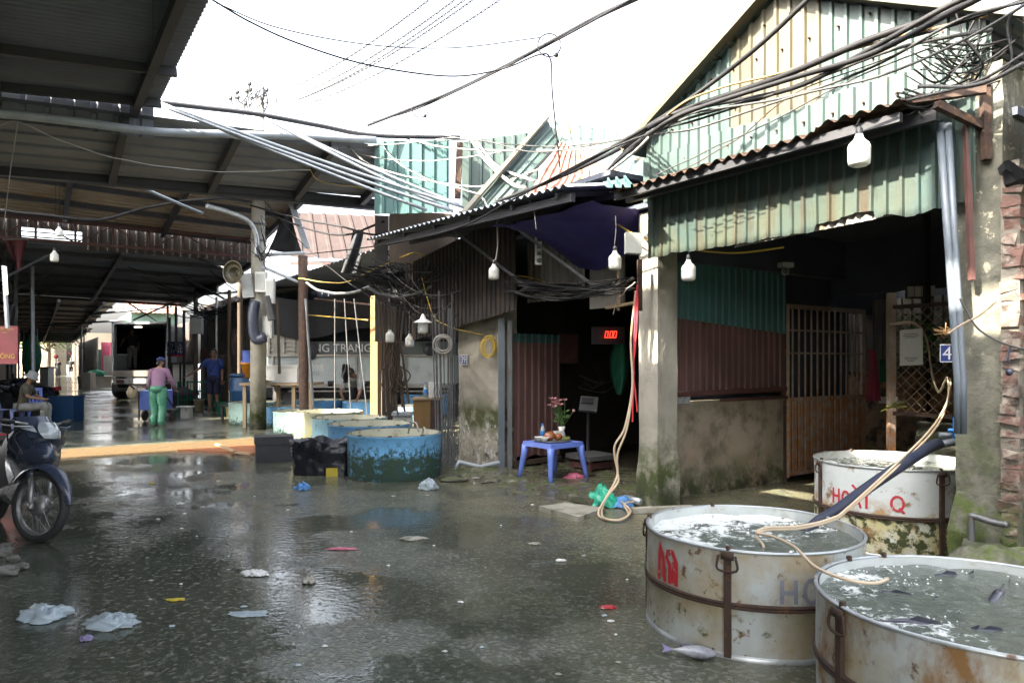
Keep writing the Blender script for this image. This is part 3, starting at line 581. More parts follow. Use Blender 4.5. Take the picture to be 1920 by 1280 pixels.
# yard behind the truck
wall_sheet('yard_wall', 'sooty back wall of the truck yard', 9.2, 22, 13.5, 0, 4.0, 'navy')  # plain dark navy wall
mb = MB(); o = TN(16.8, 5.2, 0); mb.sheet(TN(21.5, 5.3, 0), ND*8.2, V((0, 0, 3.6)), .2, .03); tag(mb.build('yard_end_wall', 'navy'), 'dark wall closing the yard behind the parked truck', 'wall')
mb = MB(); mb.sheet(TN(12.2, 5.3, 3.55), TD*9.2, ND*8.2+V((0, 0, .25)), .25, .03); tag(mb.build('yard_roof', 'roof_dark'), 'dark low roof over the yard where the truck is parked', 'roof')
mb = MB(); a, c = PX(505, 545, 20), PX(860, 600, 20); mb.grid(lambda u, v: PX(505+355*u, 553+72*v+10*sin(u*9), 18.4-.6*u)+V((0, .06*sin(u*30), 0)), 40, 6)
tag(mb.build('yard_tarp', 'blacktarp', None, True), 'black sagging tarp hung over the parked truck', 'tarp')
# ================================================================ shop 41: gable, panel, eave, pillars, room
e = thing('gable_wall', 'tall gable wall of pale green and cream tin above the rusty eave', 'gable', TN(3.5, 5.0, 3.1))
def gab(t): return 4.40-abs(t-3.56)*.53
def gsheet(t0, t1, n, m, z0=3.0, pitch=.12, wav=False, zt=None):
    mb = MB(); o = TN(t1, n, z0)
    f = (lambda x: .0) if zt else None
    mb.sheet(o, TN(t0, n, z0)-o, V((0, 0, 1.0)), pitch, .022, nv=7, top=lambda x: (zt(t1-x) if zt else gab(t1-x))-z0-1.0,
             bot=(lambda x: .03*sin(x*14)+.015*noise.noise(V((x*9, 0, 0)))) if wav else None)
    mb.build('sheet', m, e)
gsheet(4.02, 5.05, 5.0, 'teal_pale'); gsheet(3.17, 4.03, 4.995, 'cream'); gsheet(2.02, 3.18, 5.0, 'teal_pale')
gsheet(2.02, 5.05, 4.955, 'teal_pale', 3.0, .12, False, lambda t: 3.43+.012*sin(t*52)+.015*sin(t*5))
mb = MB(); rr = random.Random(31)
for z, n_, t0_, t1_ in ((3.3, 4.93, 2.1, 5.0), (3.62, 4.97, 2.3, 4.8), (3.95, 4.97, 2.8, 4.3), (4.2, 4.965, 3.2, 3.95)):
    t = t0_
    while t < t1_: mb.tube([TN(t, n_, z+rr.uniform(-.01, .01)), TN(t, n_+.03, z)], .0085, 6); t += .24
mb.build('screw', 'rust', e)
mb = MB(); mb.beam(TN(3.6, 4.93, 4.45), TN(1.7, 4.93, 3.46), .13, .035); mb.beam(TN(3.54, 4.9, 4.455), TN(5.24, 4.9, 3.545), .12, .05); mb.build('trim', 'cream', e)
mb = MB(); mb.sheet(TN(5.2, 4.93, 3.5), TN(3.56, 4.93, 4.42)-TN(5.2, 4.93, 3.5), ND*5, .2, .02); mb.sheet(TN(3.56, 4.93, 4.42), TN(1.6, 4.93, 3.38)-TN(3.56, 4.93, 4.42), ND*5, .2, .02); mb.build('roof', 'teal_pale', e)
# eave
e = thing('shop_eave', 'sooty tin eave with a torn wavy edge over the green panel', 'eave', TN(3.5, 4.7, 3.05))
mb = MB()
def eave(u, v):
    t = 5.0-u*2.7; r = .05*noise.noise(V((t*3.1, 0, 0)))+.02*noise.noise(V((t*11, 1, 0)))
    if t < 3.0: r -= .04*(3.0-t)
    return TN(t, 4.48+.52*v+(1-v)*r, 3.025+.145*v+.018*sin(t*52)*(1-v)+(1-v)*(.6*r+(.05 if t < 2.9 else 0)))
mb.grid(eave, 160, 4); mb.build('eave_sheet', 'rust', e)
mb = MB(); mb.beam(TN(5.0, 4.7, 3.0), TN(2.2, 4.7, 3.0), .05, .09); mb.beam(TN(5.0, 4.55, 2.99), TN(2.35, 4.55, 2.99), .04, .06); mb.build('beam', 'steel_dark', e)
for t_ in (4.9, 4.2, 3.4, 2.65):
    mb = MB(); mb.beam(TN(t_, 4.6, 3.0), TN(t_, 5.1, 3.08), .035); mb.build('rafter', 'steel_dark', e)
# panel
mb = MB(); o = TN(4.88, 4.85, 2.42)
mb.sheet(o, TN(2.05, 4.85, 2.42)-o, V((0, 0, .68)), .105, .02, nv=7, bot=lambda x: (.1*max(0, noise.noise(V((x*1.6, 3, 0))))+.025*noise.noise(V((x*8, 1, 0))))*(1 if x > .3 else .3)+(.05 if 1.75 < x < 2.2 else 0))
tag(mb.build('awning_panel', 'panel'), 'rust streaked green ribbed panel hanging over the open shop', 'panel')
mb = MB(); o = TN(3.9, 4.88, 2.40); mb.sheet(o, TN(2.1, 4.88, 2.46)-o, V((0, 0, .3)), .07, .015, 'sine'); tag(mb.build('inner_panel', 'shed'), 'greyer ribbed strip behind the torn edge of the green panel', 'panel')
# pillars
def pillar(mb, t0, t1, n0, n1, z1, seed, amp=.012, flare=.05, zf=.42, nz_=26, z0=-.02):
    def fn(u, v):
        z = z0+(z1-z0)*v; k = flare*max(0, min(1, (zf-z)/.12+.5)) if flare else 0
        c = [(t0-k, n0-k), (t1+k, n0-k), (t1+k, n1+k), (t0-k, n1+k), (t0-k, n0-k)]; s = u*4; i = min(3, int(s)); f = s-i
        a = c[i]; b2 = c[i+1]; p = TN(a[0]+(b2[0]-a[0])*f, a[1]+(b2[1]-a[1])*f, z)
        d = noise.noise_vector(V((p.x*3, p.y*3, z*3+seed)))*amp*.5+noise.noise_vector(V((p.x*11, p.y*11, z*9+seed)))*amp*.5
        return p+V((d.x, d.y, 0))
    mb.grid(fn, 32, nz_)
    i = [mb.addv(fn(k/4, 1)) for k in range(4)]; mb.face(i)
mb = MB(); pillar(mb, 5.02, 5.28, 5.12, 5.4, 2.95, 1, .008, .018)
tag(mb.build('concrete_pillar', 'concrete', None, False), 'pale square concrete pillar with a green mossy foot between the two shops', 'pillar')
mb = MB(); pillar(mb, 5.29, 5.35, 5.08, 5.14, 2.9, 4, .003, 0); 
e = thing('brick_pillar', 'mossy concrete pillar with a ragged brick corner at the end of shop 41', 'pillar', TN(1.9, 5.1, 0))
mb = MB(); pillar(mb, 1.935, 2.2, 4.93, 5.4, 3.3, 7, .02, .03, .5); mb.build('concrete_core', 'pillar_moss', e)
mb = MB(); mb2 = MB(); rr = random.Random(4); z = .12
while z < 2.62:
    h = rr.uniform(.042, .064); w = rr.uniform(.075, .115); d = rr.uniform(.16, .22); t_ = 1.875+rr.uniform(-.012, .012); nn = 4.88+rr.uniform(-.015, .02)
    i0 = len(mb.v); mb.box(TN(t_, nn+d/2, z+h/2), (w, d, h), 0, (TD*1.0, ND*1.0))
    for k in range(i0, len(mb.v)):
        p = V(mb.v[k]); q = p+noise.noise_vector(p*31)*.024; q.z += .012*noise.noise(V((p.x*9, p.y*9, z*5))); mb.v[k] = tuple(q)
    z += h+rr.uniform(.008, .022)
mb.build('brick_corner', 'brick', e)
mb2.obox(TN(1.83, 4.9, 0), TD*.1, ND*.2, V((0, 0, 2.66))); mb2.build('mortar', 'mortar', e)
mb = MB(); pillar(mb, 1.0, 1.815, 4.95, 5.4, 3.0, 12, .02, 0); tag(mb.build('plaster_wall', 'pillar_moss'), 'grey plaster wall at the far right beyond the ragged bricks', 'wall')
mb = MB(); o = TN(1.74, 4.72, 2.55); mb.sheet(o, TN(.6, 4.72, 2.55)-o, V((0, 0, 1.5)), .2, .03, bot=lambda x: .05*noise.noise(V((x*7, 0, 5)))); tag(mb.build('neighbour_panel', 'teal_pale'), 'pale green ribbed panel of the next shop above the brick pillar', 'panel')
mb = MB(); mb.grid(lambda u, v: TN(1.9-.9*u, 4.78+.12*v, 2.6+.08*noise.noise(V((u*9, v*3, 0)))-.1*v), 30, 4)
tag(mb.build('torn_flashing', 'steel_dark'), 'torn dark tin flashing on top of the brick pillar', 'flashing')
mb = MB(); rr = random.Random(2)
mb.grid(lambda u, v: TN(2.12-1.4*u, 4.45+.7*v, (.33 if 0 < v and 0 < u else -.02)+.06*noise.noise(V((u*6, v*5, 1)))+.03*noise.noise(V((u*19, v*15, 1)))-(.16*(1-v*4) if v < .25 else 0)), 34, 20)
tag(mb.build('footing', 'pillar_moss'), 'lumpy broken concrete footing around the brick pillar', 'footing')
# brackets at the corner
e = thing('eave_bracket', 'rusty angle iron bracket carrying the eave beside the brick pillar', 'bracket', TN(2.1, 4.8, 2.9))
for p, q in (((1700, 190, 4.6), (1850, 168, 4.75)), ((1755, 196, 4.6), (1842, 238, 4.9)), ((1846, 150, 4.9), (1850, 300, 4.9))):
    mb = MB(); mb.beam(PN(p[0], p[1], p[2]), PN(q[0], q[1], q[2]), .045); mb.build('strut', 'rust', e)
mb = MB(); mb.beam(PN(1812, 235, 4.84), PN(1822, 525, 4.84), .03, .03); tag(mb.build('wall_rail', 'rust_red'), 'reddish iron rail down the mossy pillar', 'rail')
for px0, px1, lb in ((1763, 1797, 'thicker grey plastic downpipe in front of the pillar'), (1778, 1806, 'thinner blue grey downpipe beside the thicker one')):
    mb = MB(); a = PN(px0, 232, 4.78); c = PN(px1, 712, 4.78); mb.tube([a, a.lerp(c, .5), c, V((c.x, c.y, 1.0))], .026 if px0 == 1763 else .02, 8); tag(mb.build('downpipe', 'pvc', None, True), lb, 'pipe')
# room of shop 41
mb = MB(); mb.obox(TN(5.28, 5.4, 0), ND*2.2, TD*.2, V((0, 0, .98))); mb.obox(TN(5.27, 5.4, .98), ND*2.2, TD*.26, V((0, 0, .035))); tag(mb.build('window_wall', 'plaster_low'), 'low stained plaster wall below the covered window of shop 41', 'wall')
e = thing('window_cover', 'shop window boarded with red brown ribbed tin under green tin', 'shutter', TN(5.3, 6.4, 1))
def side_sheet(n0, n1, z0, z1, m, t=5.3, pitch=.11, bot=None, top=None, amp=.02):
    mb = MB(); o = TN(t, n0, z0); mb.sheet(o, ND*(n1-n0), V((0, 0, z1-z0)), pitch, amp, bot=bot, top=top); return mb
side_sheet(5.44, 7.5, 1.08, 1.95, 'x').build('cover_sheet', 'redsheet', e)
side_sheet(5.42, 7.52, 1.9, 2.6, 'x', 5.26, bot=lambda x: -.14*x/2.1+.02).build('upper_sheet', 'teal_shaded', e)
side_sheet(5.42, 5.85, 1.0, 1.13, 'x', 5.255).build('torn_sheet', 'galv', e)
mb = MB(); mb.beam(TN(5.24, 5.5, 1.1), TN(5.24, 7.5, 1.12), .04, .05); mb.beam(TN(5.22, 6.3, 1.02), TN(5.22, 7.5, 1.02), .03, .03); mb.build('sill_rail', 'rust_red', e)
mb = MB(); mb.beam(TN(5.24, 5.43, 1.0), TN(5.24, 5.43, 2.6), .05, .05); mb.build('corner_post', 'teal', e)
mb = MB(); mb.obox(TN(2.2, 9.7, 0), TD*7, ND*.15, V((0, 0, 1.3))); tag(mb.build('back_wall', 'plaster_brown'), 'brown stained rear wall inside shop 41 behind the gate', 'wall')
mb = MB(); mb.sheet(TN(9, 9.72, 1.3), TD*-7, V((0, 0, 1.0)), .13, .025); tag(mb.build('rear_cladding', 'shed'), 'grey ribbed tin on the upper rear wall of shop 41', 'cladding')
mb = MB(); mb.obox(TN(2.2, 9.75, 2.2), TD*7, ND*.1, V((0, 0, 1.3))); mb.obox(TN(5.4, 7.4, 2.1), TD*.1, ND*2.4, V((0, 0, 1.3))); tag(mb.build('upper_wall', 'navy'), 'unlit upper wall inside shop 41', 'wall')  # plain dark navy wall
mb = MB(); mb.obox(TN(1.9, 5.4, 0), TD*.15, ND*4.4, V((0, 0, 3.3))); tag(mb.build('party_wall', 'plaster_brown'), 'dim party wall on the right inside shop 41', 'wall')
mb = MB(); mb.obox(TN(1.9, 8.7, 2.3), TD*3.5, ND*.06, V((0, 0, .68))); mb.obox(TN(1.9, 5.06, 2.98), TD*7.2, ND*3.7, V((0, 0, .05))); mb.obox(TN(5.2, 5.4, 2.5), TD*.12, ND*4.3, V((0, 0, .5))); tag(mb.build('shop_ceiling', 'navy'), 'dark ceiling over shop 41', 'ceiling')  # added drop board hides the lit rear wall; ceiling stops short to admit daylight
# gate
e = thing('iron_gate', 'tall rusty barred iron gate standing open in shop 41', 'gate', TN(5.32, 8.4, 0))
G0, G1 = 7.6, 9.28
for n in (G0, G1):
    mb = MB(); mb.beam(TN(5.3, n, .04), TN(5.3, n, 2.13), .06, .05); mb.build('stile', 'gate', e)
for z in (.08, .98, 1.55, 1.83, 2.12):
    mb = MB(); mb.beam(TN(5.302, G0, z), TN(5.302, G1, z), .05 if z in (.08, .98, 2.12) else .025, .05 if z in (.08, .98, 2.12) else .02); mb.build('rail', 'gate', e)
for k in range(1, 13):
    n = G0+(G1-G0)*k/13; mb = MB(); mb.tube([TN(5.305, n, .08), TN(5.305, n, 2.12)], .012, 6); mb.build('bar', 'gate', e)
mb = MB()
for k in range(13): mb.obox(TN(5.32, G0+.02+(G1-G0)*k/13, .1), ND*.1, TD*.012, V((0, 0, .86)))
mb.build('lower_panel', 'gate', e)
mb = MB(); mb.beam(TN(5.3, 7.53, 0), TN(5.3, 7.53, 2.3), .06); tag(mb.build('gate_post', 'rust'), 'dark iron post the barred gate hangs from', 'post')
# chain link side
e = thing('chain_link_gate', 'rusty chain link gate with an iron frame behind the painted tank', 'gate', TN(3.0, 6.6, .5))
mb = MB(); mb.beam(TN(3.5, 6.6, .35), TN(3.5, 6.6, 2.08), .06, .06); mb.build('post', 'gate', e)
for z in (.97, 1.95):
    mb = MB(); mb.beam(TN(3.5, 6.6, z), TN(2.1, 6.6, z), .035); mb.build('rail', 'rust', e)
mb = MB(); nx, nzz, w = 15, 10, .095
for i in range(nx):
    for j in range(nzz):
        a = TN(3.46-i*w, 6.6, .99+j*w)
        if a.z+w > 1.95: continue
        for d in (1, -1):
            p = a if d > 0 else a+V((0, 0, w)); q = TN(3.46-i*w-w, 6.6, .99+j*w+(w if d > 0 else 0)); mb.tube([p, (p+q)/2+ND*.006*d, q], .003, 4, False)
mb.build('wire_mesh', 'gate', e)
mb = MB(); mb.obox(TN(2.1, 6.75, 0), TD*1.25, ND*.15, V((0, 0, .9))); tag(mb.build('dwarf_wall', 'pillar_moss'), 'low mossy wall below the chain link gate', 'wall')
mb = MB(); mb.beam(TN(3.52, 7.3, 0), TN(3.52, 7.3, 2.9), .05); tag(mb.build('iron_post', 'steel_dark'), 'dark slim iron post rising behind the poster', 'post')

# ================================================================ shop 39
mb = MB(); pillar(mb, 7.96, 9.15, 5.22, 5.45, 2.5, 21, .02, 0, .4); tag(mb.build('plaster_pier', 'plaster'), 'peeling plaster pier carrying the number 39 plate', 'wall')
mb = MB(); mb.beam(TN(7.9, 5.16, 0), TN(7.9, 5.16, 2.02), .085, .085); tag(mb.build('steel_post', 'pvc'), 'square grey green post beside the number 39 pier', 'post')
mb = MB(); mb.beam(TN(7.76, 5.2, 0), TN(7.76, 5.2, 1.98), .06, .06); tag(mb.build('door_jamb', 'steel'), 'narrow dull steel jamb left of the ribbed door', 'jamb')
e = thing('tin_door', 'red brown ribbed tin door of shop 39 behind the blue table', 'door', TN(7.3, 5.7, 0))
mb = MB(); o = TN(7.82, 5.3, .16); mb.sheet(o, TN(7.98, 6.2, .16)-o, V((0, 0, 1.55)), .13, .025, bot=lambda x: .02*sin(x*20)); mb.build('sheet', 'redsheet', e)
mb = MB(); o = TN(7.81, 5.3, 1.7); mb.sheet(o, TN(7.97, 6.2, 1.7)-o, V((0, 0, .12)), .13, .025); mb.build('top_strip', 'teal', e)
mb = MB(); mb.beam(TN(7.8, 5.3, .09), TN(7.96, 6.2, .09), .05, .06); mb.build('bottom_rail', 'wood_dark', e)
mb = MB(); o = TN(7.98, 6.2, 1.42); mb.obox(o, ND*.34, TD*.01, V((0, 0, .42))); mb.build('red_board', 'rust_red', e)
# dark room
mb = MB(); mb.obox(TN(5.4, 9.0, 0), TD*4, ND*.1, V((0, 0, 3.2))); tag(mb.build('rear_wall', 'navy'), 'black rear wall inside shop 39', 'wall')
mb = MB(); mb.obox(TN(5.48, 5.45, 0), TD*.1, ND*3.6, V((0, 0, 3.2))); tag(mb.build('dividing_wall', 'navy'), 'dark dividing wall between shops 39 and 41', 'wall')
mb = MB(); mb.obox(TN(9.1, 5.45, 0), TD*.12, ND*3.6, V((0, 0, 3.2))); tag(mb.build('yard_side_wall', 'brown_black'), 'sooty side wall of shop 39 facing the truck yard', 'wall')  # near-black brown sheet with rust streaks
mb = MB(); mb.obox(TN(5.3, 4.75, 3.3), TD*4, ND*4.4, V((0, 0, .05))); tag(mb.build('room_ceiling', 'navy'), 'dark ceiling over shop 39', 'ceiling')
mb = MB(); o = TN(9.2, 5.05, 2.02); mb.sheet(TN(10.6, 5.05, 1.75), TD*-3.2+V((0, 0, .35)), V((0, 0, 1.25)), .11, .02); tag(mb.build('upper_cladding', 'brown_black'), 'sooty ribbed cladding over the number 39 pier', 'cladding')  # near-black brown sheet with rust streaks
mb = MB(); mb.sheet(TN(7.5, 5.3, 2.2), TD*-1.15, V((0, 0, .95)), .11, .02); tag(mb.build('brown_cladding', 'shed'), 'brown ribbed cladding above the dark doorway of shop 39', 'cladding')
mb = MB(); mb.obox(TN(6.3, 5.33, 2.05), TD*-.55, ND*.04, V((0, 0, 1.0))); tag(mb.build('plywood_board', 'shed'), 'pale plywood board beside the strip of black clips', 'board')
e = thing('timber_opening', 'raw timber window frame with a dark opening above shop 39', 'frame', TN(5.6, 5.3, 2))
for p, q in (((5.76, 2.0), (5.76, 2.75)), ((5.42, 2.0), (5.42, 2.75)), ((5.95, 2.04), (5.3, 2.08)), ((5.95, 2.62), (5.3, 2.66))):
    mb = MB(); mb.beam(TN(p[0], 5.28, p[1]), TN(q[0], 5.28, q[1]), .045, .03); mb.build('bar', 'wood_frame', e)
# awning of 39
e = thing('ribbed_awning', 'long dark awning of shop 39 with a white ribbed front edge', 'awning', TN(7.8, 4.6, 3.2))
mb = MB(); o = TN(10.3, 4.25, 3.3); mb.sheet(o, TN(5.35, 4.25, 3.12)-o, ND*1.3+V((0, 0, .22)), .13, .035, 'sine'); mb.build('roof_sheet', 'galv', e)
for n, z in ((4.36, -.05), (4.95, .06)):
    mb = MB(); mb.beam(TN(10.2, n, 3.27+z), TN(5.4, n, 3.09+z), .05, .08); mb.build('beam', 'steel_dark', e)
for t_ in (10.0, 9.1, 8.2, 7.3, 6.4, 5.6):
    mb = MB(); z_ = 3.12+(t_-5.35)*.036; mb.beam(TN(t_, 4.3, z_-.04), TN(t_, 5.4, z_+.15), .04, .05); mb.build('rafter', 'steel_dark', e)
for t_, c in ((8.0, .9), (6.9, .8)):
    mb = MB(); mb.beam(TN(t_, 4.5, 3.12), TN(t_-.9, 5.3, 2.2), .035); mb.build('brace', 'steel', e)
mb = MB(); mb.grid(lambda u, v: TN(7.0-1.75*u, 4.42+.85*v, 3.02-.04*u-(.14+.36*v)*sin(pi*min(1, u*1.0))**.8*(v*.8+.25)+.03*noise.noise(V((u*6, v*6, 0)))), 30, 14)
tag(mb.build('violet_tarp', 'tarp', None, True), 'violet tarp sagging under the awning of shop 39', 'tarp')
# roofs above 39: twisted tin sheets in the sun
def loose(label, pts, m, pitch=.2, amp=.03, depth=.0, name='roof_sheet_piece'):
    a, b_, c = pts[:3]; mb = MB(); (mb.qsheet(*pts, int(pitch), amp) if len(pts) == 4 else mb.sheet(a, b_-a, c-a, pitch, amp, nv=6, bend=lambda x, y: V((0, 0, .05*noise.noise(V((x*1.3, y*1.3, len(label))))))))
    return tag(mb.build(name, m), label, 'roof sheet')
loose('faded terracotta tin sheet lying on the roofs above shop 39', (PX(985, 374, 9.3), PX(1160, 332, 8.6), PX(1110, 300, 9.6), PX(1050, 266, 10.4)), 'terracotta', 9)
loose('sunlit orange tin sheet over the awning of shop 39', (PX(1010, 372, 8.6), PX(1170, 330, 7.8), PX(1150, 312, 8.4), PX(1045, 340, 9.2)), 'terracotta', 8)
loose('white tin roof slope below the small gable peak', (PX(868, 402, 9.2), PX(950, 382, 9.0), PX(1050, 268, 10.4), PX(1024, 222, 10.6)), 'teal_pale', 4)
loose('pale green tin roof slope right of the small gable peak', (PX(1050, 266, 10.45), PX(1205, 332, 8.9), PX(1240, 262, 9.6), PX(1026, 224, 10.7)), 'teal_pale', 9)
loose('thin cream tin scrap leaning by the big gable', (PX(1180, 318, 7.4), PX(1240, 270, 7.0), PX(1215, 290, 8.0)), 'cream', .15)
mb = MB(); mb.beam(PX(870, 398, 8.95), PX(1024, 222, 10.5), .1, .03); tag(mb.build('verge_board', 'cream'), 'cream verge board on the small roof left of the orange tin', 'trim')
# teal walls above
wall = MB(); a, c = PX(698, 266, 11.2), PX(846, 266, 11.2); d = PX(702, 402, 11.2); wall.sheet(d, PX(842, 398, 11.2)-d, V((0, 0, a.z-d.z)), .19, .03); tag(wall.build('teal_wall_panel', 'teal'), 'blue green ribbed wall panel under the right end of the crossing canopy', 'panel')
wall = MB(); d = PX(866, 392, 11.9); wall.sheet(d, PX(1010, 372, 11.9)-d, V((0, 0, 1.12)), .19, .03); tag(wall.build('teal_wall_panel', 'teal_pale'), 'paler green ribbed panel right of the rusty gap', 'panel')
mb = MB(); mb.beam(PX(862, 268, 11.7), PX(858, 372, 11.7), .1); tag(mb.build('rusty_upright', 'rust'), 'rusty upright between the two blue green panels', 'post')
mb = MB(); mb.obox(PX(730, 400, 11.6)-V((0, 0, .8)), V((1.1, .3, 0)), V((0, .1, 0)), V((0, 0, .85))); tag(mb.build('plywood_patch', 'wood_dark'), 'weathered plywood patch under the blue green panel', 'board')
mb = MB(); mb.obox(PX(703, 640, 12.4), V((.22, .05, 0)), V((0, .2, 0)), V((0, 0, 2.2))); tag(mb.build('tin_column', 'darksheet'), 'dark tin clad column above the sunlit timber post', 'column')
loose('bent green tin offcut at the corner of the awning', (PX(1140, 352, 6.4), PX(1190, 348, 6.2), PX(1130, 340, 6.9)), 'teal', .1)
# timber post in the sun
e = thing('timber_post', 'wide timber post with one sunlit orange face behind the tanks', 'post', TN(12.66, 5.5, 0))
mb = MB(); mb.obox(TN(12.55, 5.4, 0), TD*.34, ND*.22, V((0, 0, 2.7))); mb.build('shaft', 'wood', e)
mb = MB(); mb.obox(TN(12.5, 5.47, 0), TD*.045, ND*.3, V((0, 0, 2.5))); mb.build('back_board', 'wood_dark', e)
# ================================================================ grey fish tanks in front
def water_mat(name, foam_lo, foam_hi, gx, gy, goff):
    m = bpy.data.materials.new(name); m.use_nodes = True; nt = m.node_tree; N = nt.nodes; L = nt.links; b = N['Principled BSDF']
    tc = N.new('ShaderNodeTexCoord')
    def nz(s, d=6, r=.65):
        n = N.new('ShaderNodeTexNoise'); n.inputs['Scale'].default_value = s; n.inputs['Detail'].default_value = d; n.inputs['Roughness'].default_value = r; n.inputs['Distortion'].default_value = .6
        L.new(tc.outputs['Object'], n.inputs['Vector']); return n.outputs['Fac']
    sx = N.new('ShaderNodeSeparateXYZ'); L.new(tc.outputs['Object'], sx.inputs[0])
    def op(o, a, c):
        x = N.new('ShaderNodeMath'); x.operation = o
        for i, v in enumerate((a, c)):
            if isinstance(v, (int, float)): x.inputs[i].default_value = v
            else: L.new(v, x.inputs[i])
        return x.outputs[0]
    grad = op('ADD', op('ADD', op('MULTIPLY', sx.outputs[0], gx), op('MULTIPLY', sx.outputs[1], gy)), goff)
    r = N.new('ShaderNodeMapRange'); r.inputs[1].default_value = foam_lo; r.inputs[2].default_value = foam_hi
    L.new(op('ADD', op('ADD', op('MULTIPLY', nz(5), .6), op('MULTIPLY', nz(26, 4), .4)), grad), r.inputs[0])
    x = N.new('ShaderNodeMix'); x.data_type = 'RGBA'; x.inputs[6].default_value = (.085, .1, .085, 1); x.inputs[7].default_value = (.58, .61, .59, 1); L.new(r.outputs[0], x.inputs[0])
    L.new(x.outputs[2], b.inputs['Base Color'])
    L.new(op('ADD', op('MULTIPLY', r.outputs[0], .5), .05), b.inputs['Roughness'])
    bp = N.new('ShaderNodeBump'); bp.inputs['Strength'].default_value = .55; bp.inputs['Distance'].default_value = .02
    L.new(op('ADD', nz(16, 4), op('MULTIPLY', nz(60, 3), .25)), bp.inputs['Height']); L.new(bp.outputs[0], b.inputs['Normal']); return m
M['water1'] = water_mat('foamy_tank_water', .5, .58, -.1, .28, .0)
M['water2'] = water_mat('dark_tank_water', .585, .66, -.14, .08, .0)
M['water3'] = water_mat('brown_tank_water', .55, .7, -.1, .1, .03)
def disc_water(mb, r, z, amp, seed, nr=26, na=72):
    ix = []
    for i in range(nr+1):
        row = []
        for j in range(na):
            a = 2*pi*j/na; p = V((r*i/nr*cos(a), r*i/nr*sin(a), 0)); row.append(mb.addv(V((p.x, p.y, z+amp*noise.noise(V((p.x*7, p.y*7, seed)))+amp*.5*noise.noise(V((p.x*19, p.y*19, seed)))))))
        ix.append(row)
    for i in range(nr):
        for j in range(na): mb.face((ix[i][j], ix[i+1][j], ix[i+1][(j+1) % na], ix[i][(j+1) % na]))
def fish_tank(c, r, h, label, m, wm, zr, straps, wz, seed, cat='tank'):
    e = thing('fish_tank', label, cat, c, 'grey sheet metal fish tanks', world=False)
    def R(a, z): return r*(1+.011*noise.noise(V((cos(a)*2, sin(a)*2, z*5+seed))))
    mb = MB(); n = 96; prof = [0, .02, .1, .2, zr-.012, zr+.012, zr+.1, h-.12, h-.02, h]
    ix = [[mb.addv((R(2*pi*j/n, z)*cos(2*pi*j/n), R(2*pi*j/n, z)*sin(2*pi*j/n), z)) for j in range(n)] for z in prof]
    for k in range(len(prof)-1):
        for j in range(n): mb.face((ix[k][j], ix[k][(j+1) % n], ix[k+1][(j+1) % n], ix[k+1][j]))
    mb.build('shell', m, e, True)
    mb = MB(); mb.lathe([(r-.012, h), (r-.012, wz-.05)], n=96); mb.lathe([(r-.012, wz-.05), (0, wz-.06)], n=96); mb.build('inside', 'tank_in', e, True)
    mb = MB(); mb.tube([V((R(2*pi*j/96, h)*cos(2*pi*j/96), R(2*pi*j/96, h)*sin(2*pi*j/96), h+.004*noise.noise(V((cos(2*pi*j/96)*2, sin(2*pi*j/96)*2, seed))))) for j in range(97)], .009, 8, False); mb.build('rim', 'tank_rim', e, True)
    mb = MB(); mb.lathe([(r, zr-.018), (r+.012, zr-.014), (r+.014, zr-.002), (r+.006, zr), (r+.014, zr+.002), (r+.012, zr+.014), (r, zr+.018)], n=96); mb.build('hoop', 'rust', e, True)
    mb = MB(); mb.lathe([(r+.006, 0), (r+.006, .02), (r, .025)], n=96); mb.build('base_hoop', 'tank_rim', e, True)
    for a in straps:
        u = V((cos(a), sin(a), 0)); w = V((-sin(a), cos(a), 0))
        mb = MB(); mb.obox(u*(r-.002)-w*.017+V((0, 0, .01)), w*.034, u*.018, V((0, 0, h-.02))); s = mb.build('strap', 'rust', e)
        mb = MB(); q = [u*(r+.022)+w*x+V((0, 0, z)) for x, z in ((-.04, h-.02), (-.045, h-.09), (.045, h-.09), (.04, h-.02))]; mb.tube(spline(q, 4), .006, 6); mb.obox(u*(r+.012)-w*.03+V((0, 0, h-.04)), w*.06, u*.012, V((0, 0, .035)))
        mb.build('handle', 'rust', s, True)
        mb = MB(); mb.lathe([(0, .022), (.012, .022), (.014, 0)], u*(r-.004)+V((0, 0, h)), 10); mb.build('lug', 'rust', s)
    mb = MB(); disc_water(mb, r-.013, wz, .012, seed); mb.build('water', wm, e, True)
    mb = MB(); rr = random.Random(seed)
    for k in range(420):
        a = rr.uniform(0, 6.28); q = (r-.03)*sqrt(rr.random()); x, y = q*cos(a), q*sin(a)
        g = noise.noise(V((x*4, y*4, seed*3.0)))+(-.25*x+.55*y)/r*(1 if seed == 1 else .35)+(.35 if q > r*.86 else 0)
        if g < (.22 if seed == 1 else .36): continue
        s = rr.choice((.004, .005, .006, .009)) if seed == 1 else rr.choice((.003, .004, .005)); z0 = wz+.012*noise.noise(V((x*7, y*7, seed)))+.006*noise.noise(V((x*19, y*19, seed)))
        mb.lathe([(s, -.002), (s*.85, s*.5), (s*.4, s*.85), (0, s*.95)], (x, y, z0), 7)
    mb.build('foam', 'porcelain', e, True)
    return e
def on_cyl(r, a0, z0, seed=1):   # (x along the wall seen from outside, y up)
    W_ = lambda a, z: r*(1+.011*noise.noise(V((cos(a)*2, sin(a)*2, z*5+seed))))+.0035
    return lambda x, y: V((W_(a0+x/r, z0+y)*cos(a0+x/r), W_(a0+x/r, z0+y)*sin(a0+x/r), z0+y))
C1, C2, C3 = V((1.335, 3.97, 0)), V((1.84, 2.76, 0)), V((3.06, 5.72, 0))
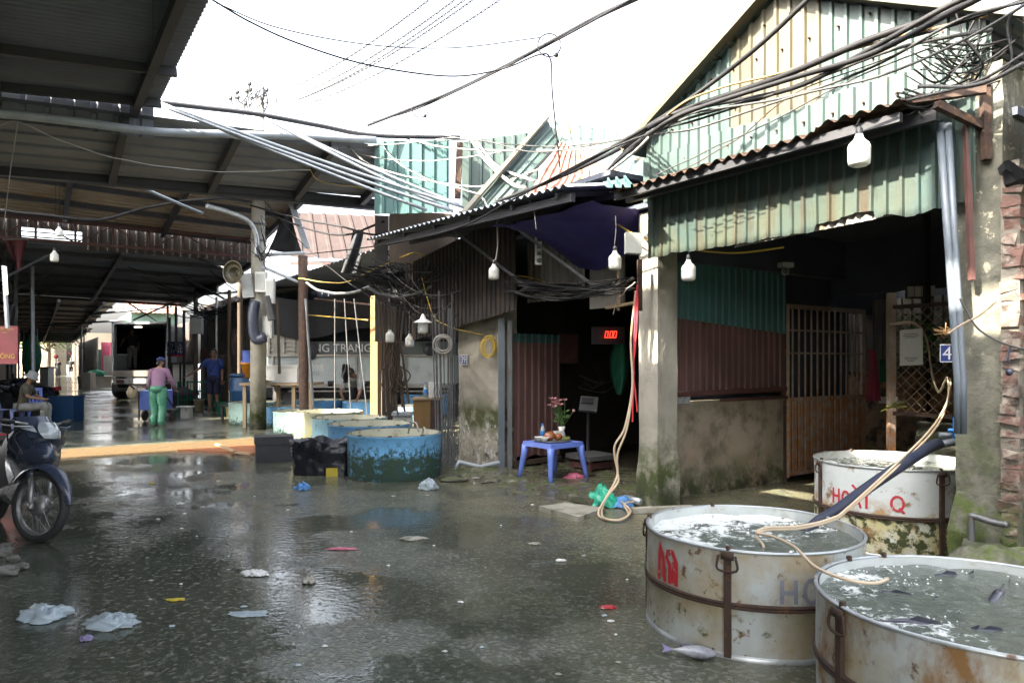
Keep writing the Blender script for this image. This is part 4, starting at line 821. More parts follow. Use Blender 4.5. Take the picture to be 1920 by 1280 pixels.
def a_at(c, px, r):   # angle on the wall of a tank where the view ray at column px meets it
    d = V(((px-CX)/F, 1, 0)).normalized(); o = -V((c.x, c.y, 0)); b_ = o.dot(d); s = -b_-sqrt(max(0, b_*b_-o.dot(o)+r*r)); p = o+d*s; return atan2(p.y, p.x)
t1 = fish_tank(C1, .572, .527, 'grey tank with red paint marks and a white hose over its rim, nearest the lane', 'tank', 'water1', .262, (a_at(C1, 1365, .572), .32, pi/2+.1, 2.75), .478, 1)
t2 = fish_tank(C2, .607, .527, 'rust stained grey tank in the bottom corner with dark fish in its water', 'tank_old', 'water2', .262, (a_at(C2, 1578, .607), a_at(C2, 1578, .607)+pi/2, 2.05, a_at(C2, 1578, .607)-pi/2), .49, 5)
t3 = fish_tank(C3, .58, .655, 'taller mossy footed tank lettered in red inside the open shop', 'tank_moss', 'water3', .3, (a_at(C3, 1765, .58), a_at(C3, 1543, .58)-.05, pi/2+.1), .6, 9)
r1 = .572
def letters(e, name, lines, w, r, a0, z0, m):
    mb = MB(); strokes(mb, lines, w, on_cyl(r, a0, z0, 9 if e is t3 else 1)); mb.build(name, m, e)
Hs = [[(0, 0), (0, .115)], [(.065, 0), (.065, .115)], [(0, .055), (.065, .055)]]
def O(x, y, rx, ry, a0=0, a1=2*pi): return [(x+rx*cos(a0+(a1-a0)*k/14), y+ry*sin(a0+(a1-a0)*k/14)) for k in range(15)]
aH = a_at(C1, 1466, r1)
letters(t1, 'grey_lettering', Hs+[O(.145, .058, .036, .056)]+[[(.27, 0), (.31, .115), (.35, 0)], [(.285, .04), (.335, .04)], [(.22, .17), (.255, .14)]], .02, r1, aH, .29, 'greypaint')
aM = a_at(C1, 1236, r1)
letters(t1, 'red_lettering', [[(0, .0), (.012, .19), (.05, .1), (.058, .0)], [(.045, .02), (.05, .1)], [(.1, .0), (.1, .1), (.075, .13), (.085, .165), (.12, .17), (.15, .12), (.15, .0)], [(.12, .01), (.135, .12)]], .028, r1, aM, .29, 'redpaint')
aQ = a_at(C3, 1563, .58)
q = [[(0, 0), (.0, .12)], [(.055, .0), (.055, .12)], [(0, .06), (.055, .06)], O(.115, .055, .028, .052), [(.165, 0), (.195, .115), (.235, 0)], [(.175, .04), (.222, .04)], [(.168, .165), (.2, .135)], [(.275, 0), (.275, .11)], O(.48, .06, .04, .052), [(.49, .03), (.525, -.01)]]
letters(t3, 'red_lettering', q, .018, .58, aQ, .35, 'redpaint')
# fish breaking the surface
def fish(name, label, c, L, yaw, m, h=.3, roll=0.0, group=None, fin='fin', up=.0):
    e = thing(name, label, 'fish', c, group, yaw, world=False)
    mb = MB(); N_, K = 16, 12; rings = []
    for i in range(N_+1):
        u = i/N_; x = (u-.5)*L*.82; p = sin(pi*min(1, u*1.02))**.62*(1-.62*max(0, u-.35)**1.1*1.5) if 0 < u < 1 else .03
        p = max(p, .12 if u > .6 else .03); hh = L*h*.5*p; ww = hh*.55
        rings.append([mb.addv((x, ww*cos(2*pi*j/K), hh*sin(2*pi*j/K))) for j in range(K)])
    for i in range(N_):
        for j in range(K): mb.face((rings[i][j], rings[i+1][j], rings[i+1][(j+1) % K], rings[i][(j+1) % K]))
    mb.face(rings[0]); mb.face(rings[-1][::-1])
    b = mb.build('body', m, e, True)
    f = MB(); x = L*.38
    f.m = 0; P_ = [(x, 0, .02*L), (x+.2*L, .004, .13*L), (x+.16*L, 0, 0), (x+.19*L, -.004, -.12*L), (x, 0, -.02*L)]
    i = [f.addv(p) for p in P_]; f.face(i); f.build('tail', fin, e)
    f = MB(); i = [f.addv(p) for p in ((-.12*L, 0, h*L*.42), (0, .0, h*L*.66), (.2*L, .003, h*L*.45), (.24*L, 0, h*L*.25))]; f.face(i); f.build('dorsal_fin', fin, e)
    f = MB()
    for s in (1, -1): f.sphere((-.33*L, s*L*h*.2, L*h*.1), L*.018, 8, 6)
    f.build('eye', 'black', e)
    e.rotation_euler = (roll, 0, yaw); return e
fish('dead_fish', 'silver dead fish lying on the wet ground at the foot of the tank', GR(1302, 1232)+V((0, 0, .03)), .27, radians(165), 'fish', .36, radians(82))
for i, (px, py, yaw, L) in enumerate(((1770, 1078, .3, .3), (1720, 1168, -.3, .34), (1870, 1110, .8, .4), (1680, 1112, -.4, .26), (1850, 1180, .1, .26))):
    p = GR(px, py, .49); fish('carp', ['dark carp with a pale glint at the back of the corner tank', 'dark carp just under the near rim of the corner tank', 'largest dark carp on the far side of the corner tank', 'small dark carp below the tip of the white hose', 'dark carp near the foam along the near rim'][i], V((p.x, p.y, .468)), L, yaw, 'fish_dark', .26, .3, 'carp swimming in the corner tank', 'fish_dark')
# hoses from the valve
def cable(name, label, pts, r, m, cat='cable', k=8, n=6, group=None, jit=0):
    s = spline(pts, k)
    if jit: s = jitter(s, jit)
    if isinstance(r, list):
        q = [min(len(r)-1.001, i*(len(r)-1)/(len(s)-1)) for i in range(len(s))]; r = [r[int(x)]*(1-x+int(x))+r[int(x)+1]*(x-int(x)) for x in q]
    mb = MB(); mb.tube(s, r, n); return tag(mb.build(name, m, None, True), label, cat, group)
e = cable('feed_hose', 'dark blue hose sloping from the valve into the nearest grey tank', [PX(1760, 832, 5.0), PX(1735, 843, 4.9), PX(1640, 905, 4.55), PX(1570, 955, 4.3), PX(1535, 975, 4.2), PX(1508, 1000, 4.1)], [.04, .04, .038, .035, .03, .026], 'hose_blue', 'hose', n=10)
for j, lb in enumerate(('beige hose looping from the gate down to the nearest tank', 'second beige hose taped beside it, ending in the corner tank')):
    o = V((.0, .0, .012*j)); d = 5*j
    pts = [PX(1668, 609, 6.5), PX(1715, 607, 6.4), PX(1738, 640, 6.3), PX(1748, 705, 6.1), PX(1760, 735, 6.0), PX(1772, 715, 5.9), PX(1782-d, 712, 5.8), PX(1776, 755, 5.5), PX(1752-d, 805, 5.1), PX(1690-d, 868, 4.7), PX(1590, 955, 4.25), PX(1560, 975, 4.1), PX(1500, 990, 3.95), PX(1440, 993, 3.85), PX(1418, 1002, 3.8)]
    pts += [PX(1430, 1020, 3.74), PX(1432, 1030, 3.72)] if j == 0 else [PX(1450, 1010, 3.65), PX(1490, 1030, 3.4), PX(1530, 1068, 3.1), PX(1590, 1092, 2.95), PX(1640, 1098, 2.95), PX(1665, 1090, 3.0)]
    cable('air_hose', lb, [p+o for p in pts], .0075, 'hose', 'hose', n=8)
e = thing('water_valve', 'bright blue valve on grey pipes beside the mossy pillar', 'valve', PX(1795, 800, 5.0))
p = PX(1795, 822, 5.0); mb = MB(); mb.tube([PX(1757, 834, 5.0), PX(1790, 828, 5.0), PX(1815, 822, 5.05)], .028, 10); mb.tube([PX(1760, 816, 5.1), PX(1820, 814, 5.1)], .022, 10); mb.build('pipe', 'pvc', e, True)
mb = MB(); mb.tube([p+V((0, 0, .0)), p+V((0, 0, .05))], .032, 12); mb.tube([p+V((-.06, 0, .055)), p+V((.06, 0, .055))], .016, 8); mb.build('body', 'bluevalve', e, True)
mb = MB(); mb.beam(p+V((-.012, 0, .05)), p+V((-.015, 0, .15)), .03, .02); mb.build('handle', 'bluevalve', e)
cable('wall_pipe', 'grey elbow pipe bending down beside the mossy pillar foot', [PN(1890, 984, 4.8), PN(1860, 978, 4.8), PN(1827, 968, 4.8), PN(1821, 975, 4.8), PN(1822, 1080, 4.8)], .02, 'steel', 'pipe', n=8, k=5)

# ================================================================ row of blue tanks down the lane
def tub(c, r, h, label, m, group='round painted tanks along the lane', water=None, inner='tank_inner', dents=1):
    e = thing('round_tank', label, 'tank', c, group, world=False)
    mb = MB(); mb.lathe([(r*.98, 0), (r, .05), (r, h*.5), (r*1.004, h-.03), (r*1.02, h-.02), (r*1.02, h)], n=56); mb.build('shell', m, e, True)
    mb = MB(); mb.lathe([(r*1.02, h), (r*.985, h+.006), (r*.965, h)], n=56); mb.build('lip', 'tank_lip', e, True)
    mb = MB(); mb.lathe([(r*.965, h), (r*.96, .12)], n=56); mb.lathe([(r*.96, .12), (0, .11)], n=56); mb.build('inside', inner, e, True)
    for k in range(9):
        a = k*.7+c.x; mb = MB(); mb.box(V((r*cos(a), r*sin(a), h+.008)), (.03, .05, .02), a); mb.build('clip', 'tank_lip', e)
    if water: mb = MB(); disc_water(mb, r*.96, h-.1, .01, 3, 8, 40); mb.build('water', water, e, True)
    return e
def P2(px, y): return V(((px-CX)/F*y, y, 0))
tub(P2(740, 9.1), .59, .54, 'bright blue tank with a green algae covered lower half, nearest of its row', 'tank_blue')
tub(P2(694, 10.45), .6, .54, 'mid blue tank with a pale inside, second in the row', 'tank_blue2')
tub(P2(656, 11.7), .6, .53, 'light blue tank behind the mid blue one', 'tank_light')
tub(P2(618, 13.1), .61, .53, 'cream yellow tank standing in the sun', 'tank_cream')
tub(P2(570, 14.6), .6, .44, 'pale aqua tank beside the concrete pole', 'tank_aqua')
tub(P2(597, 17.0), .6, .53, 'dark blue rimmed tank filled with brown water behind the aqua one', 'tank_blue2', water='water3')
tub(P2(690, 16.6), .58, .53, 'blue tank in front of the stooping worker', 'tank_blue2', water='water3')
tub(P2(480, 16.7), .6, .5, 'aqua tank with rusty streaks left of the concrete pole', 'tank_aqua')
tub(P2(775, 15.2), .5, .5, 'light blue tank behind the timber post', 'tank_light', water='water3')
tub(P2(798, 18.6), .6, .6, 'deep blue tank farthest back by the truck', 'tank_blue2', water='water3')
tub(P2(536, 15.9), .45, .45, 'small dark blue tank between the pole and the aqua tank', 'tank_blue2')
cable('inlet_tube', 'two thin white tubes hooked over the rim of the bright blue tank', [PX(765, 812, 9.3), PX(770, 795, 9.2), PX(780, 793, 9.1), PX(785, 808, 9.0)], .012, 'cable_white', 'tube')
cable('inlet_tube', 'short white tube over the right rim of the bright blue tank', [PX(792, 812, 9.0), PX(795, 801, 8.9), PX(800, 815, 8.8)], .012, 'cable_white', 'tube')

# dark insulated box, bin bag, crate, planks
e = thing('foam_box', 'dark grey foam box with a lid on the wet ground', 'box', P2(513, 10.3))
d = radians(22); c = P2(513, 10.35)
mb = MB(); mb.box(c+V((0, 0, .13)), (.5, .36, .26), d); mb.build('box', 'styro', e)
mb = MB(); mb.box(c+V((0, 0, .315)), (.53, .39, .11), d); mb.build('lid', 'styro', e)
c = GR(598, 892); e = thing('lined_bin', 'bin wrapped in a crumpled black bag beside the blue tank', 'bin', c)
mb = MB()
def bagf(u, v):
    a = 2*pi*u; r = .36+.04*v; s = 1/max(abs(cos(a)), abs(sin(a)))**.6
    w = noise.noise_vector(V((cos(a)*2.2, sin(a)*2.2, v*2.5)))*.05+noise.noise_vector(V((cos(a)*6, sin(a)*6, v*7)))*.03
    return c+V((cos(a)*r*s*1.05, sin(a)*r*s*.7+.25, .44*v+.04*noise.noise(V((cos(a)*3, sin(a)*3, 7)))*v))+w*(.4+.6*v)
mb.grid(bagf, 72, 16); mb.grid(lambda u, v: bagf(u, 1-.0*v).lerp(c+V((0, .25, .28)), v*.92), 72, 6); mb.build('black_bag', 'bag_black', e, True)
p = GR(628, 896); mb = MB(); mb.box(p+V((-.08, .16, .05)), (.14, .1, .1), .3); tag(mb.build('yellow_crate', 'yellowcrate'), 'yellow crate corner peeping out below the black bag', 'crate')
p = GR(612, 818); 
e = thing('orange_board', 'orange board lying on the ground beside the foam box', 'board', GR(440, 845))
mb = MB(); q = [GR(330, 846), GR(478, 836), GR(478, 852), GR(430, 850)]
i = [mb.addv(x+V((0, 0, .03))) for x in q]; mb.face(i); j = [mb.addv(x+V((0, 0, .0))) for x in q]
for k in range(4): mb.face((j[k], j[(k+1) % 4], i[(k+1) % 4], i[k]))
mb.build('panel', 'orange', e)
mb = MB(); mb.beam(GR(405, 838)+V((0, 0, .05)), GR(440, 852)+V((0, 0, .05)), .05, .03); mb.beam(GR(442, 852)+V((0, 0, .04)), GR(472, 856)+V((0, 0, .04)), .05, .03); mb.build('batten', 'wood_frame', e)

# ================================================================ blue table with offering
def plastic_table(c, w, h, rz, label, m, group=None):
    e = thing('plastic_table', label, 'table', c, group, rz, world=False)
    mb = MB(); s = w/2
    mb.grid(lambda u, v: V(((u-.5)*w, (v-.5)*w, h-.0*u)), 6, 6)
    for a in range(4):
        u = V((cos(a*pi/2), sin(a*pi/2), 0)); x = V((-u.y, u.x, 0))
        mb.grid(lambda p, q: u*(s+.012*q)+x*(p-.5)*(w+.024*q)+V((0, 0, h-q*(.055+.05*abs(2*p-1)**6))), 16, 3)
    mb.build('top', m, e)
    for sx in (-1, 1):
        for sy in (-1, 1):
            mb = MB(); k = .03
            a = V((sx*(s-.025), sy*(s-.025), h-.05)); z = V((sx*(s+.035), sy*(s+.035), 0)); mb.tube([a, a.lerp(z, .3), a.lerp(z, .7), z], [.05, .036, .03, .027], 8); mb.build('leg', m, e, True)
    return e
TB = V((.5, 8.72, 0)); plastic_table(TB, .52, .47, radians(38), 'blue plastic table carrying food and flowers at the shop door', 'blueplastic')
TZ = V((0, 0, .475))
e = thing('food_tray', 'round metal tray of food on the blue table', 'tray', TB+TZ); c = TB+TZ+V((-.01, -.02, 0))
mb = MB(); mb.lathe([(0, .004), (.2, .004), (.225, .018), (.23, .016), (.2, 0)], c, 32); mb.build('plate', 'alu', e, True)
mb = MB(); mb.sphere(c+V((-.03, -.02, .06)), .07, 12, 8, (1.2, .9, .8), .25); mb.sphere(c+V((.08, .0, .05)), .05, 10, 7, (1, 1, .8), .3); mb.build('roast', 'food', e, True)
mb = MB(); rr = random.Random(1)
for k in range(46):
    a = rr.uniform(-.6, .6); p = c+V((.09+rr.uniform(0, .08), rr.uniform(-.08, .08), .02+rr.uniform(0, .02))); mb.tube([p, p+V((cos(a)*.06, sin(a)*.05, .01))], .004, 4)
mb.build('herbs', 'herb', e)
mb = MB(); 
for q in ((-.16, -.05), (-.1, -.12)): mb.lathe([(.025, 0), (.06, .045), (.056, .045), (.022, .008), (0, .006)], c+V((*q, .012)), 20)
mb.build('bowl', 'porcelain', e, True)
e = thing('flower_vase', 'white vase of pink flowers on the blue table', 'vase', TB+TZ); c = TB+TZ+V((.12, .16, 0))
mb = MB(); mb.lathe([(0, 0), (.045, 0), (.05, .05), (.032, .11), (.045, .16), (.04, .16), (.028, .11)], c, 20); mb.build('vase', 'porcelain', e, True)
fl = MB(); stm = MB(); rr = random.Random(6)
for k in range(13):
    a = rr.uniform(0, 6.28); s = rr.uniform(.04, .13); p = c+V((cos(a)*s-.05, sin(a)*s, .42+rr.uniform(-.06, .09)))
    stm.tube(spline([c+V((0, 0, .14)), c+V((cos(a)*s*.4, sin(a)*s*.4, .28)), p], 4), .004, 4)
    for j in range(8):
        d = V((cos(j*.8), sin(j*.8), .5+.3*(j % 2))); w = V((-sin(j*.8), cos(j*.8), .2)); o = p; fl.quad(o, o+d*.022+w*.013, o+d*.036, o+d*.022-w*.013)
p = c+V((.15, 0, .36)); stm.tube(spline([c+V((0, 0, .14)), c+V((.1, 0, .28)), p], 4), .003, 4); fl.sphere(p, .018, 7, 5)
for k in range(26):
    a = rr.uniform(0, 6.28); p = c+V((cos(a)*.04, sin(a)*.04, .2+rr.uniform(0, .16))); q = V((cos(a)*.07, sin(a)*.07, rr.uniform(-.03, .06))); stm.quad(p, p+q*.5+V((0, 0, .016)), p+q, p+q*.5-V((0, 0, .012)))
stm.build('stems', 'stem', e); fl.build('petals', 'flower', e)
def bottle(c, label, h=.2, r=.03):
    e = thing('water_bottle', label, 'bottle', c)
    mb = MB(); mb.lathe([(0, 0), (r, .003), (r, h*.62), (r*.4, h*.85), (r*.4, h*.93)], c, 16); mb.build('body', 'bottle', e, True)
    mb = MB(); mb.lathe([(r*.46, h*.9), (r*.46, h), (0, h)], c, 12); mb.build('cap', 'bluevalve', e)
    mb = MB(); mb.lathe([(r*1.02, h*.28), (r*1.02, h*.55)], c, 16); mb.build('wrapper', 'bluevalve', e, True)
bottle(TB+TZ+V((-.12, .12, 0)), 'small water bottle with a blue cap behind the food tray')
mb = MB(); mb.box(TB+TZ+V((.06, .08, .055)), (.12, .07, .11), .6); tag(mb.build('paper_packet', 'paper'), 'white packet standing in front of the flower vase', 'packet')

# weighing scale and its display
e = thing('platform_scale', 'dark platform scale with a tilted indicator head in the doorway', 'scale', PX(1110, 860, 9.4)); c = V((PX(1110, 860, 9.4).x, 9.4, 0))
mb = MB(); mb.box(c+V((0, 0, .2)), (.5, .5, .06), A34); mb.build('platform', 'steel', e)
mb = MB(); mb.box(c+V((0, 0, .1)), (.42, .42, .08), A34)
for a in range(4): mb.tube([c+V((cos(a*pi/2+1.38)*.27, sin(a*pi/2+1.38)*.27, 0)), c+V((cos(a*pi/2+1.38)*.27, sin(a*pi/2+1.38)*.27, .17))], .025, 8)
mb.build('base', 'rust_red', e)
b0 = c+V((-.02, .3, .17)); mb = MB(); mb.tube([b0, b0+V((0, 0, .62))], .025, 8); mb.build('column', 'steel_dark', e)
mb = MB(); h0 = PX(1104, 756, 9.55); mb.obox(h0+V((-.13, .02, -.09)), V((.24, 0, -.02)), V((.03, .05, .19)), V((0, .06, -.03))); hd = mb.build('indicator', 'steel', e)
mb = MB(); mb.obox(h0+V((-.1, .035, .0)), V((.16, 0, -.012)), V((.012, .018, .07)), V((0, -.03, .012))); mb.build('screen', 'black', hd)
e = thing('scale_display', 'black wall display glowing with red zeros in shop 39', 'display', PX(1145, 630, 8.9))
o = PX(1110, 645, 8.9); mb = MB(); mb.obox(o, V((.42, .06, 0)), V((0, .06, 0)), V((0, 0, .22))); mb.build('case', 'black', e)
mb = MB(); o2 = PX(1145, 627, 8.88)+V((.0, -.012, 0))
def seg(x, s):
    w, h = .032, .04; L_ = {'a': [(0, 2*h), (w, 2*h)], 'b': [(w, h), (w, 2*h)], 'c': [(w, 0), (w, h)], 'd': [(0, 0), (w, 0)], 'e': [(0, 0), (0, h)], 'f': [(0, h), (0, 2*h)]}
    return [[(x+p[0]+p[1]*.15, p[1]-h) for p in L_[k]] for k in s]
fnled = lambda x, y: o2+V((x, x*.14, y))
strokes(mb, seg(-.075, 'abcdef')+seg(-.016, 'abcdef')+seg(.032, 'abcdef')+[[(-.034, -.045), (-.034, -.033)]], .0065, fnled); mb.build('digits', 'led', e)

# number plates and posters
def plate(label, c, w, h, txt, ux, cat='sign'):
    e = thing('number_plate', label, cat, c); nrm = V((ux.y, -ux.x, 0)); f = lambda x, y: c+ux*x+V((0, 0, y))
    mb = MB(); mb.obox(c-ux*w/2-V((0, 0, h/2)), ux*w, V((0, 0, h)), -nrm*.006); mb.build('board', 'white', e)
    mb = MB(); mb.obox(c-ux*(w/2-.008)-V((0, 0, h/2-.008))+nrm*.003, ux*(w-.016), V((0, 0, h-.016)), -nrm*.002); mb.build('blue_field', 'signblue', e)
    mb = MB(); text_mesh(txt, h*1.02, lambda x, y: f(x, y-.005)+nrm*.0045, mb); mb.build('numerals', 'white', e)
plate('small blue plate with a white 39 on the peeling pier', PN(869, 674, 5.18), .19, .145, '39', -TD)
plate('blue plate with a white 41 partly hidden by the downpipes', PN(1786, 662, 5.75), .18, .138, '41', -TD)
e = thing('wall_poster', 'white printed sheet hanging on the chain link gate', 'poster', PN(1709, 652, 6.5)); c = PN(1709, 652, 6.5)
mb = MB(); mb.obox(c+TD*.1-V((0, 0, .16)), -TD*.2+V((0, 0, .01)), V((0, 0, .32)), -ND*.006); mb.build('sheet', 'paper', e)
mb = MB()
for k, (w, z) in enumerate(((.12, .12), (.14, .105), (.1, .09), (.12, -.09), (.1, -.105), (.06, -.12))): mb.obox(c-ND*.0095+TD*w/2+V((0, 0, z)), -TD*w, V((0, 0, .006)), ND*.002)
mb.build('printed_lines', 'ink', e)
mb = MB(); rr = random.Random(8)
c = PN(1740, 625, 6.75)
for k in range(260):
    p = c+TD*rr.gauss(0, .13)+V((0, 0, rr.gauss(0, .1)))+ND*rr.uniform(0, .15); d = V((rr.gauss(0, 1), rr.gauss(0, 1), rr.gauss(0, 1))).normalized(); a, w = frame_from(d); mb.quad(p-a*.03, p-w*.012, p+a*.03, p+w*.012)
tag(mb.build('hanging_plant', 'leaf2'), 'green leafy plant hanging behind the white printed sheet', 'plant')
e = thing('socket_board', 'board of white switches and a socket high on the rear wall', 'switchboard', PX(1719, 548, 8.2)); c = PX(1700, 560, 8.2)
mb = MB(); mb.obox(c, V((.26, -.1, 0)), V((0, .03, 0)), V((0, 0, .17))); mb.build('board', 'wood_dark', e)
for k in range(4): mb = MB(); mb.obox(c+V((.262, -.1, 0))*((k+.1)/4)+V((0, -.022, .02)), V((.26, -.1, 0))*.2, V((0, .02, 0)), V((0, 0, .12))); mb.build('switch', 'white', e)
mb = MB(); c = PX(1636, 655, 8.6); mb.grid(lambda u, v: c+V((-.05+.16*u*(.45+.55*v)+.02*sin(v*5), .03*sin(u*14+v*3), -.62*v*(1+.05*noise.noise(V((u*4, v, 0)))))), 14, 14); tag(mb.build('hanging_cloth', 'pink', None, True), 'dirty pink cloth hanging by the open gate', 'cloth')
e = thing('security_camera', 'small white security camera on the dark wall above the gate', 'camera', PX(1470, 505, 8.3)); c = PX(1470, 497, 8.3)
mb = MB(); mb.box(c+V((.02, 0, 0)), (.15, .1, .055), .3); mb.build('housing', 'white', e)
mb = MB(); mb.sphere(c+V((-.02, -.05, -.08)), .05, 12, 8); mb.build('lens_ball', 'steel', e, True)
mb = MB(); mb.lathe([(.035, 0), (.045, .01), (.035, .02)], c+V((-.02, -.1, -.085)), 16, (0, 1, 0)); mb.build('lens_ring', 'white', e, True)

# bulbs
def bulb(px, py, y, r, label, cord=None, cm='cable', cr=.004):
    """px, py: the middle of the bulb"""
    c = PX(px, py, y); e = thing('bulb_lamp', label, 'lamp', c, 'unlit white bulbs hanging over the lane')
    k = r
    mb = MB(); mb.lathe([(0, -1.25*k), (.7*k, -1.22*k), (.95*k, -1.05*k), (k, -.6*k), (k, .3*k)], c, 24); mb.build('diffuser', 'bulb', e, True)
    mb = MB(); mb.lathe([(1.02*k, .3*k), (1.02*k, .5*k), (.9*k, .85*k), (.5*k, 1.25*k), (.36*k, 1.55*k), (.34*k, 1.75*k)], c, 24); mb.build('neck', 'bulb_base', e, True)
    mb = MB(); mb.lathe([(.3*k, 1.75*k), (.32*k, 2.3*k), (.12*k, 2.5*k)], c, 12); mb.build('socket', 'black', e, True)
    if cord:
        mb = MB(); mb.tube(jitter(spline([c+V((0, 0, 2.4*k))]+cord, 8), .01, 6, px), cr, 5); mb.build('cord', cm, e)
bulb(1611, 287, 4.15, .062, 'largest white bulb hanging under the rusty eave', [PX(1608, 232, 4.15), PX(1612, 222, 4.2)])
bulb(1291, 510, 6.25, .062, 'white bulb at the left end of the green panel', [PX(1291, 475, 6.25), PX(1292, 466, 6.3)])
bulb(1153, 491, 6.9, .062, 'white bulb hanging below the violet tarp', [PX(1154, 430, 6.9), PX(1154, 405, 6.9)], 'cable_grey')
bulb(926, 512, 8.4, .062, 'dim white bulb on a long white cord under the ribbed awning', [PX(930, 478, 8.4), PX(933, 440, 8.35), PX(928, 370, 8.25)], 'cable_white', .009)
bulb(731, 632, 11.6, .07, 'small white bulb right of the sunlit timber post', [PX(731, 590, 11.6), PX(733, 540, 11.6)])
bulb(768, 640, 11.4, .07, 'small white bulb just left of the shaded lamp', [PX(767, 600, 11.4), PX(764, 540, 11.4)])
bulb(111, 436, 12.0, .055, 'white bulb hanging before the bright clerestory gap', [PX(111, 410, 12), PX(112, 330, 11.6)])
bulb(102, 482, 13.5, .07, 'white bulb hanging lower at the left of the hall', [PX(103, 465, 13.5), PX(104, 340, 13.2)])
e = thing('shade_lamp', 'enamel lamp with a wide white shade under the awning', 'lamp', PX(793, 607, 9.9)); c = PX(793, 605, 9.9)
mb = MB(); mb.lathe([(.125, -.0), (.12, .012), (.045, .05), (.03, .09), (.012, .12), (.0, .13)], c, 28); mb.build('shade', 'white', e, True)
mb = MB(); mb.lathe([(0, -.15), (.06, -.145), (.072, -.12), (.07, 0)], c, 20); mb.build('diffuser', 'bulb', e, True)
mb = MB(); mb.tube([c+V((0, 0, .12)), PX(793, 545, 9.9)], .004, 5); mb.build('cord', 'cable', e)
# ================================================================ concrete utility pole with its boxes
PB = P2(484, 15.2)
e = thing('utility_pole', 'round concrete utility pole crowded with meter boxes beside the aqua tanks', 'pole', PB)
mb = MB(); mb.tube([PB, PB+V((0, 0, 3)), PB+V((0, 0, 7.0))], [.17, .15, .12], 16); mb.build('shaft', 'concrete', e, True)
def pbox(px, py, w, h, name, m, rz=0, y=14.95, tilt=0):
    c = PX(px, py, y); mb = MB(); a = V((w, .1*rz, -tilt*w)); b_ = V((tilt*h, 0, h)); mb.obox(c-a/2-b_/2, a, V((0, .14, 0)), b_); o = mb.build(name, m, e)
    mb = MB(); mb.obox(c-a*.4-b_*.4-V((0, .012, 0)), a*.8, V((0, .012, 0)), b_*.8); mb.build('cover', 'greybox', o); return o
pbox(463, 535, .2, .5, 'meter_box', 'greybox', 1, tilt=-.12); pbox(488, 528, .22, .42, 'meter_box', 'white'); pbox(505, 545, .16, .52, 'meter_box', 'white'); pbox(500, 613, .24, .46, 'meter_box', 'greybox', -1)
mb = MB(); mb.tube(spline([PX(480, 480, 15.0), PX(481, 445, 15.0), PX(466, 415, 14.8), PX(430, 398, 14.4), PX(387, 386, 14.0)], 8), .05, 8); mb.build('lamp_arm', 'galv', e, True)
mb = MB(); mb.tube(spline([PX(478, 565, 14.9), PX(474, 600, 14.85), PX(480, 635, 14.85), PX(497, 632, 14.85)], 6), .11, 10); mb.build('cable_sleeve', 'hose_blue', e, True)
mb = MB(); mb.tube([PX(500, 555, 14.8), PX(510, 600, 14.8)], [.06, .09], 7); mb.sphere(PX(446, 562, 14.7), .06, 8, 6); mb.build('wrapped_joint', 'cable_grey', e)
mb = MB()
for dz in (.0, .35): mb.lathe([(.165, 0), (.172, .02), (.165, .04)], PB+V((0, 0, 4.0+dz)), 16)
mb.build('clamp', 'steel', e)
mb = MB(); mb.lathe([(.06, 0), (.13, .1), (.24, .17), (.25, .17), (.12, .12)], PX(446, 512, 14.85), 24, V((-.3, -.95, 0))); mb.lathe([(0, .0), (.06, .0), (.06, -.12), (0, -.12)], PX(446, 512, 14.85), 14, V((-.3, -.95, 0))); tag(mb.build('horn_speaker', 'cream', None, True), 'round beige horn speaker fixed to the concrete pole', 'speaker')
mb = MB(); rr = random.Random(5)
top = PX(478, 190, 15.2)
for k in range(34):
    p = top+V((rr.gauss(0, .2), rr.gauss(0, .1), rr.uniform(-.35, .0))); q = p+V((rr.gauss(0, .12), rr.gauss(0, .1), rr.uniform(.1, .4))); mb.tube(spline([p, (p+q)/2+V((rr.gauss(0, .06), 0, 0)), q], 4), .014, 4)
    if k % 3 == 0: mb.sphere(q, .05, 6, 5)
mb.tube([PB+V((0, 0, 6.4)), top], .08, 8)
tag(mb.build('pole_top_fittings', 'cable_grey'), 'spiky bunch of cable ends and fittings at the pole top against the sky', 'fittings')
# red leaning post and cross arms by the pole
cable('red_post', 'dark red steel post between the pole and the truck', [P2(570, 15.0)+V((0, 0, 0)), PX(568, 480, 15.0)], .1, 'rust', 'post', n=10)
cable('conduit_pole', 'thin grey pipe leaning against the red post', [P2(590, 14.7), PX(573, 560, 14.8)], .03, 'steel', 'pipe')
cable('steel_strut', 'pale steel arm from the pole top to the red post', [PX(495, 478, 15.0), PX(572, 474, 15.0)], .04, 'pvc_white', 'arm')
cable('steel_strut', 'slanting pale pipe below the steel arm', [PX(492, 500, 14.9), PX(562, 530, 15.0)], .035, 'pvc_white', 'pipe')
mb = MB(); mb.obox(PX(540, 380, 15.6), V((.14, 0, 0)), V((0, .04, 0)), V((.35, 0, -1.0))); tag(mb.build('leaning_board', 'pvc_white'), 'narrow pale board leaning beside the black tarp wing', 'board')
def wing(pts, label, y):
    mb = MB(); q = [PX(*p, y) for p in pts]; n = 10
    mb.grid(lambda u, v: q[0].lerp(q[1], u).lerp(q[3].lerp(q[2], u), v)+V((0, .06*sin(u*9+v*4), .02*noise.noise(V((u*5, v*5, 0))))), 14, 10); tag(mb.build('folded_tarp', 'blacktarp', None, True), label, 'tarp')
wing(((528, 400), (546, 402), (566, 475), (505, 470)), 'black tarp wing folded on the roof edge by the pole', 16.0)
wing(((662, 430), (682, 432), (676, 512), (640, 512)), 'black umbrella like tarp hanging above the truck', 14.0)

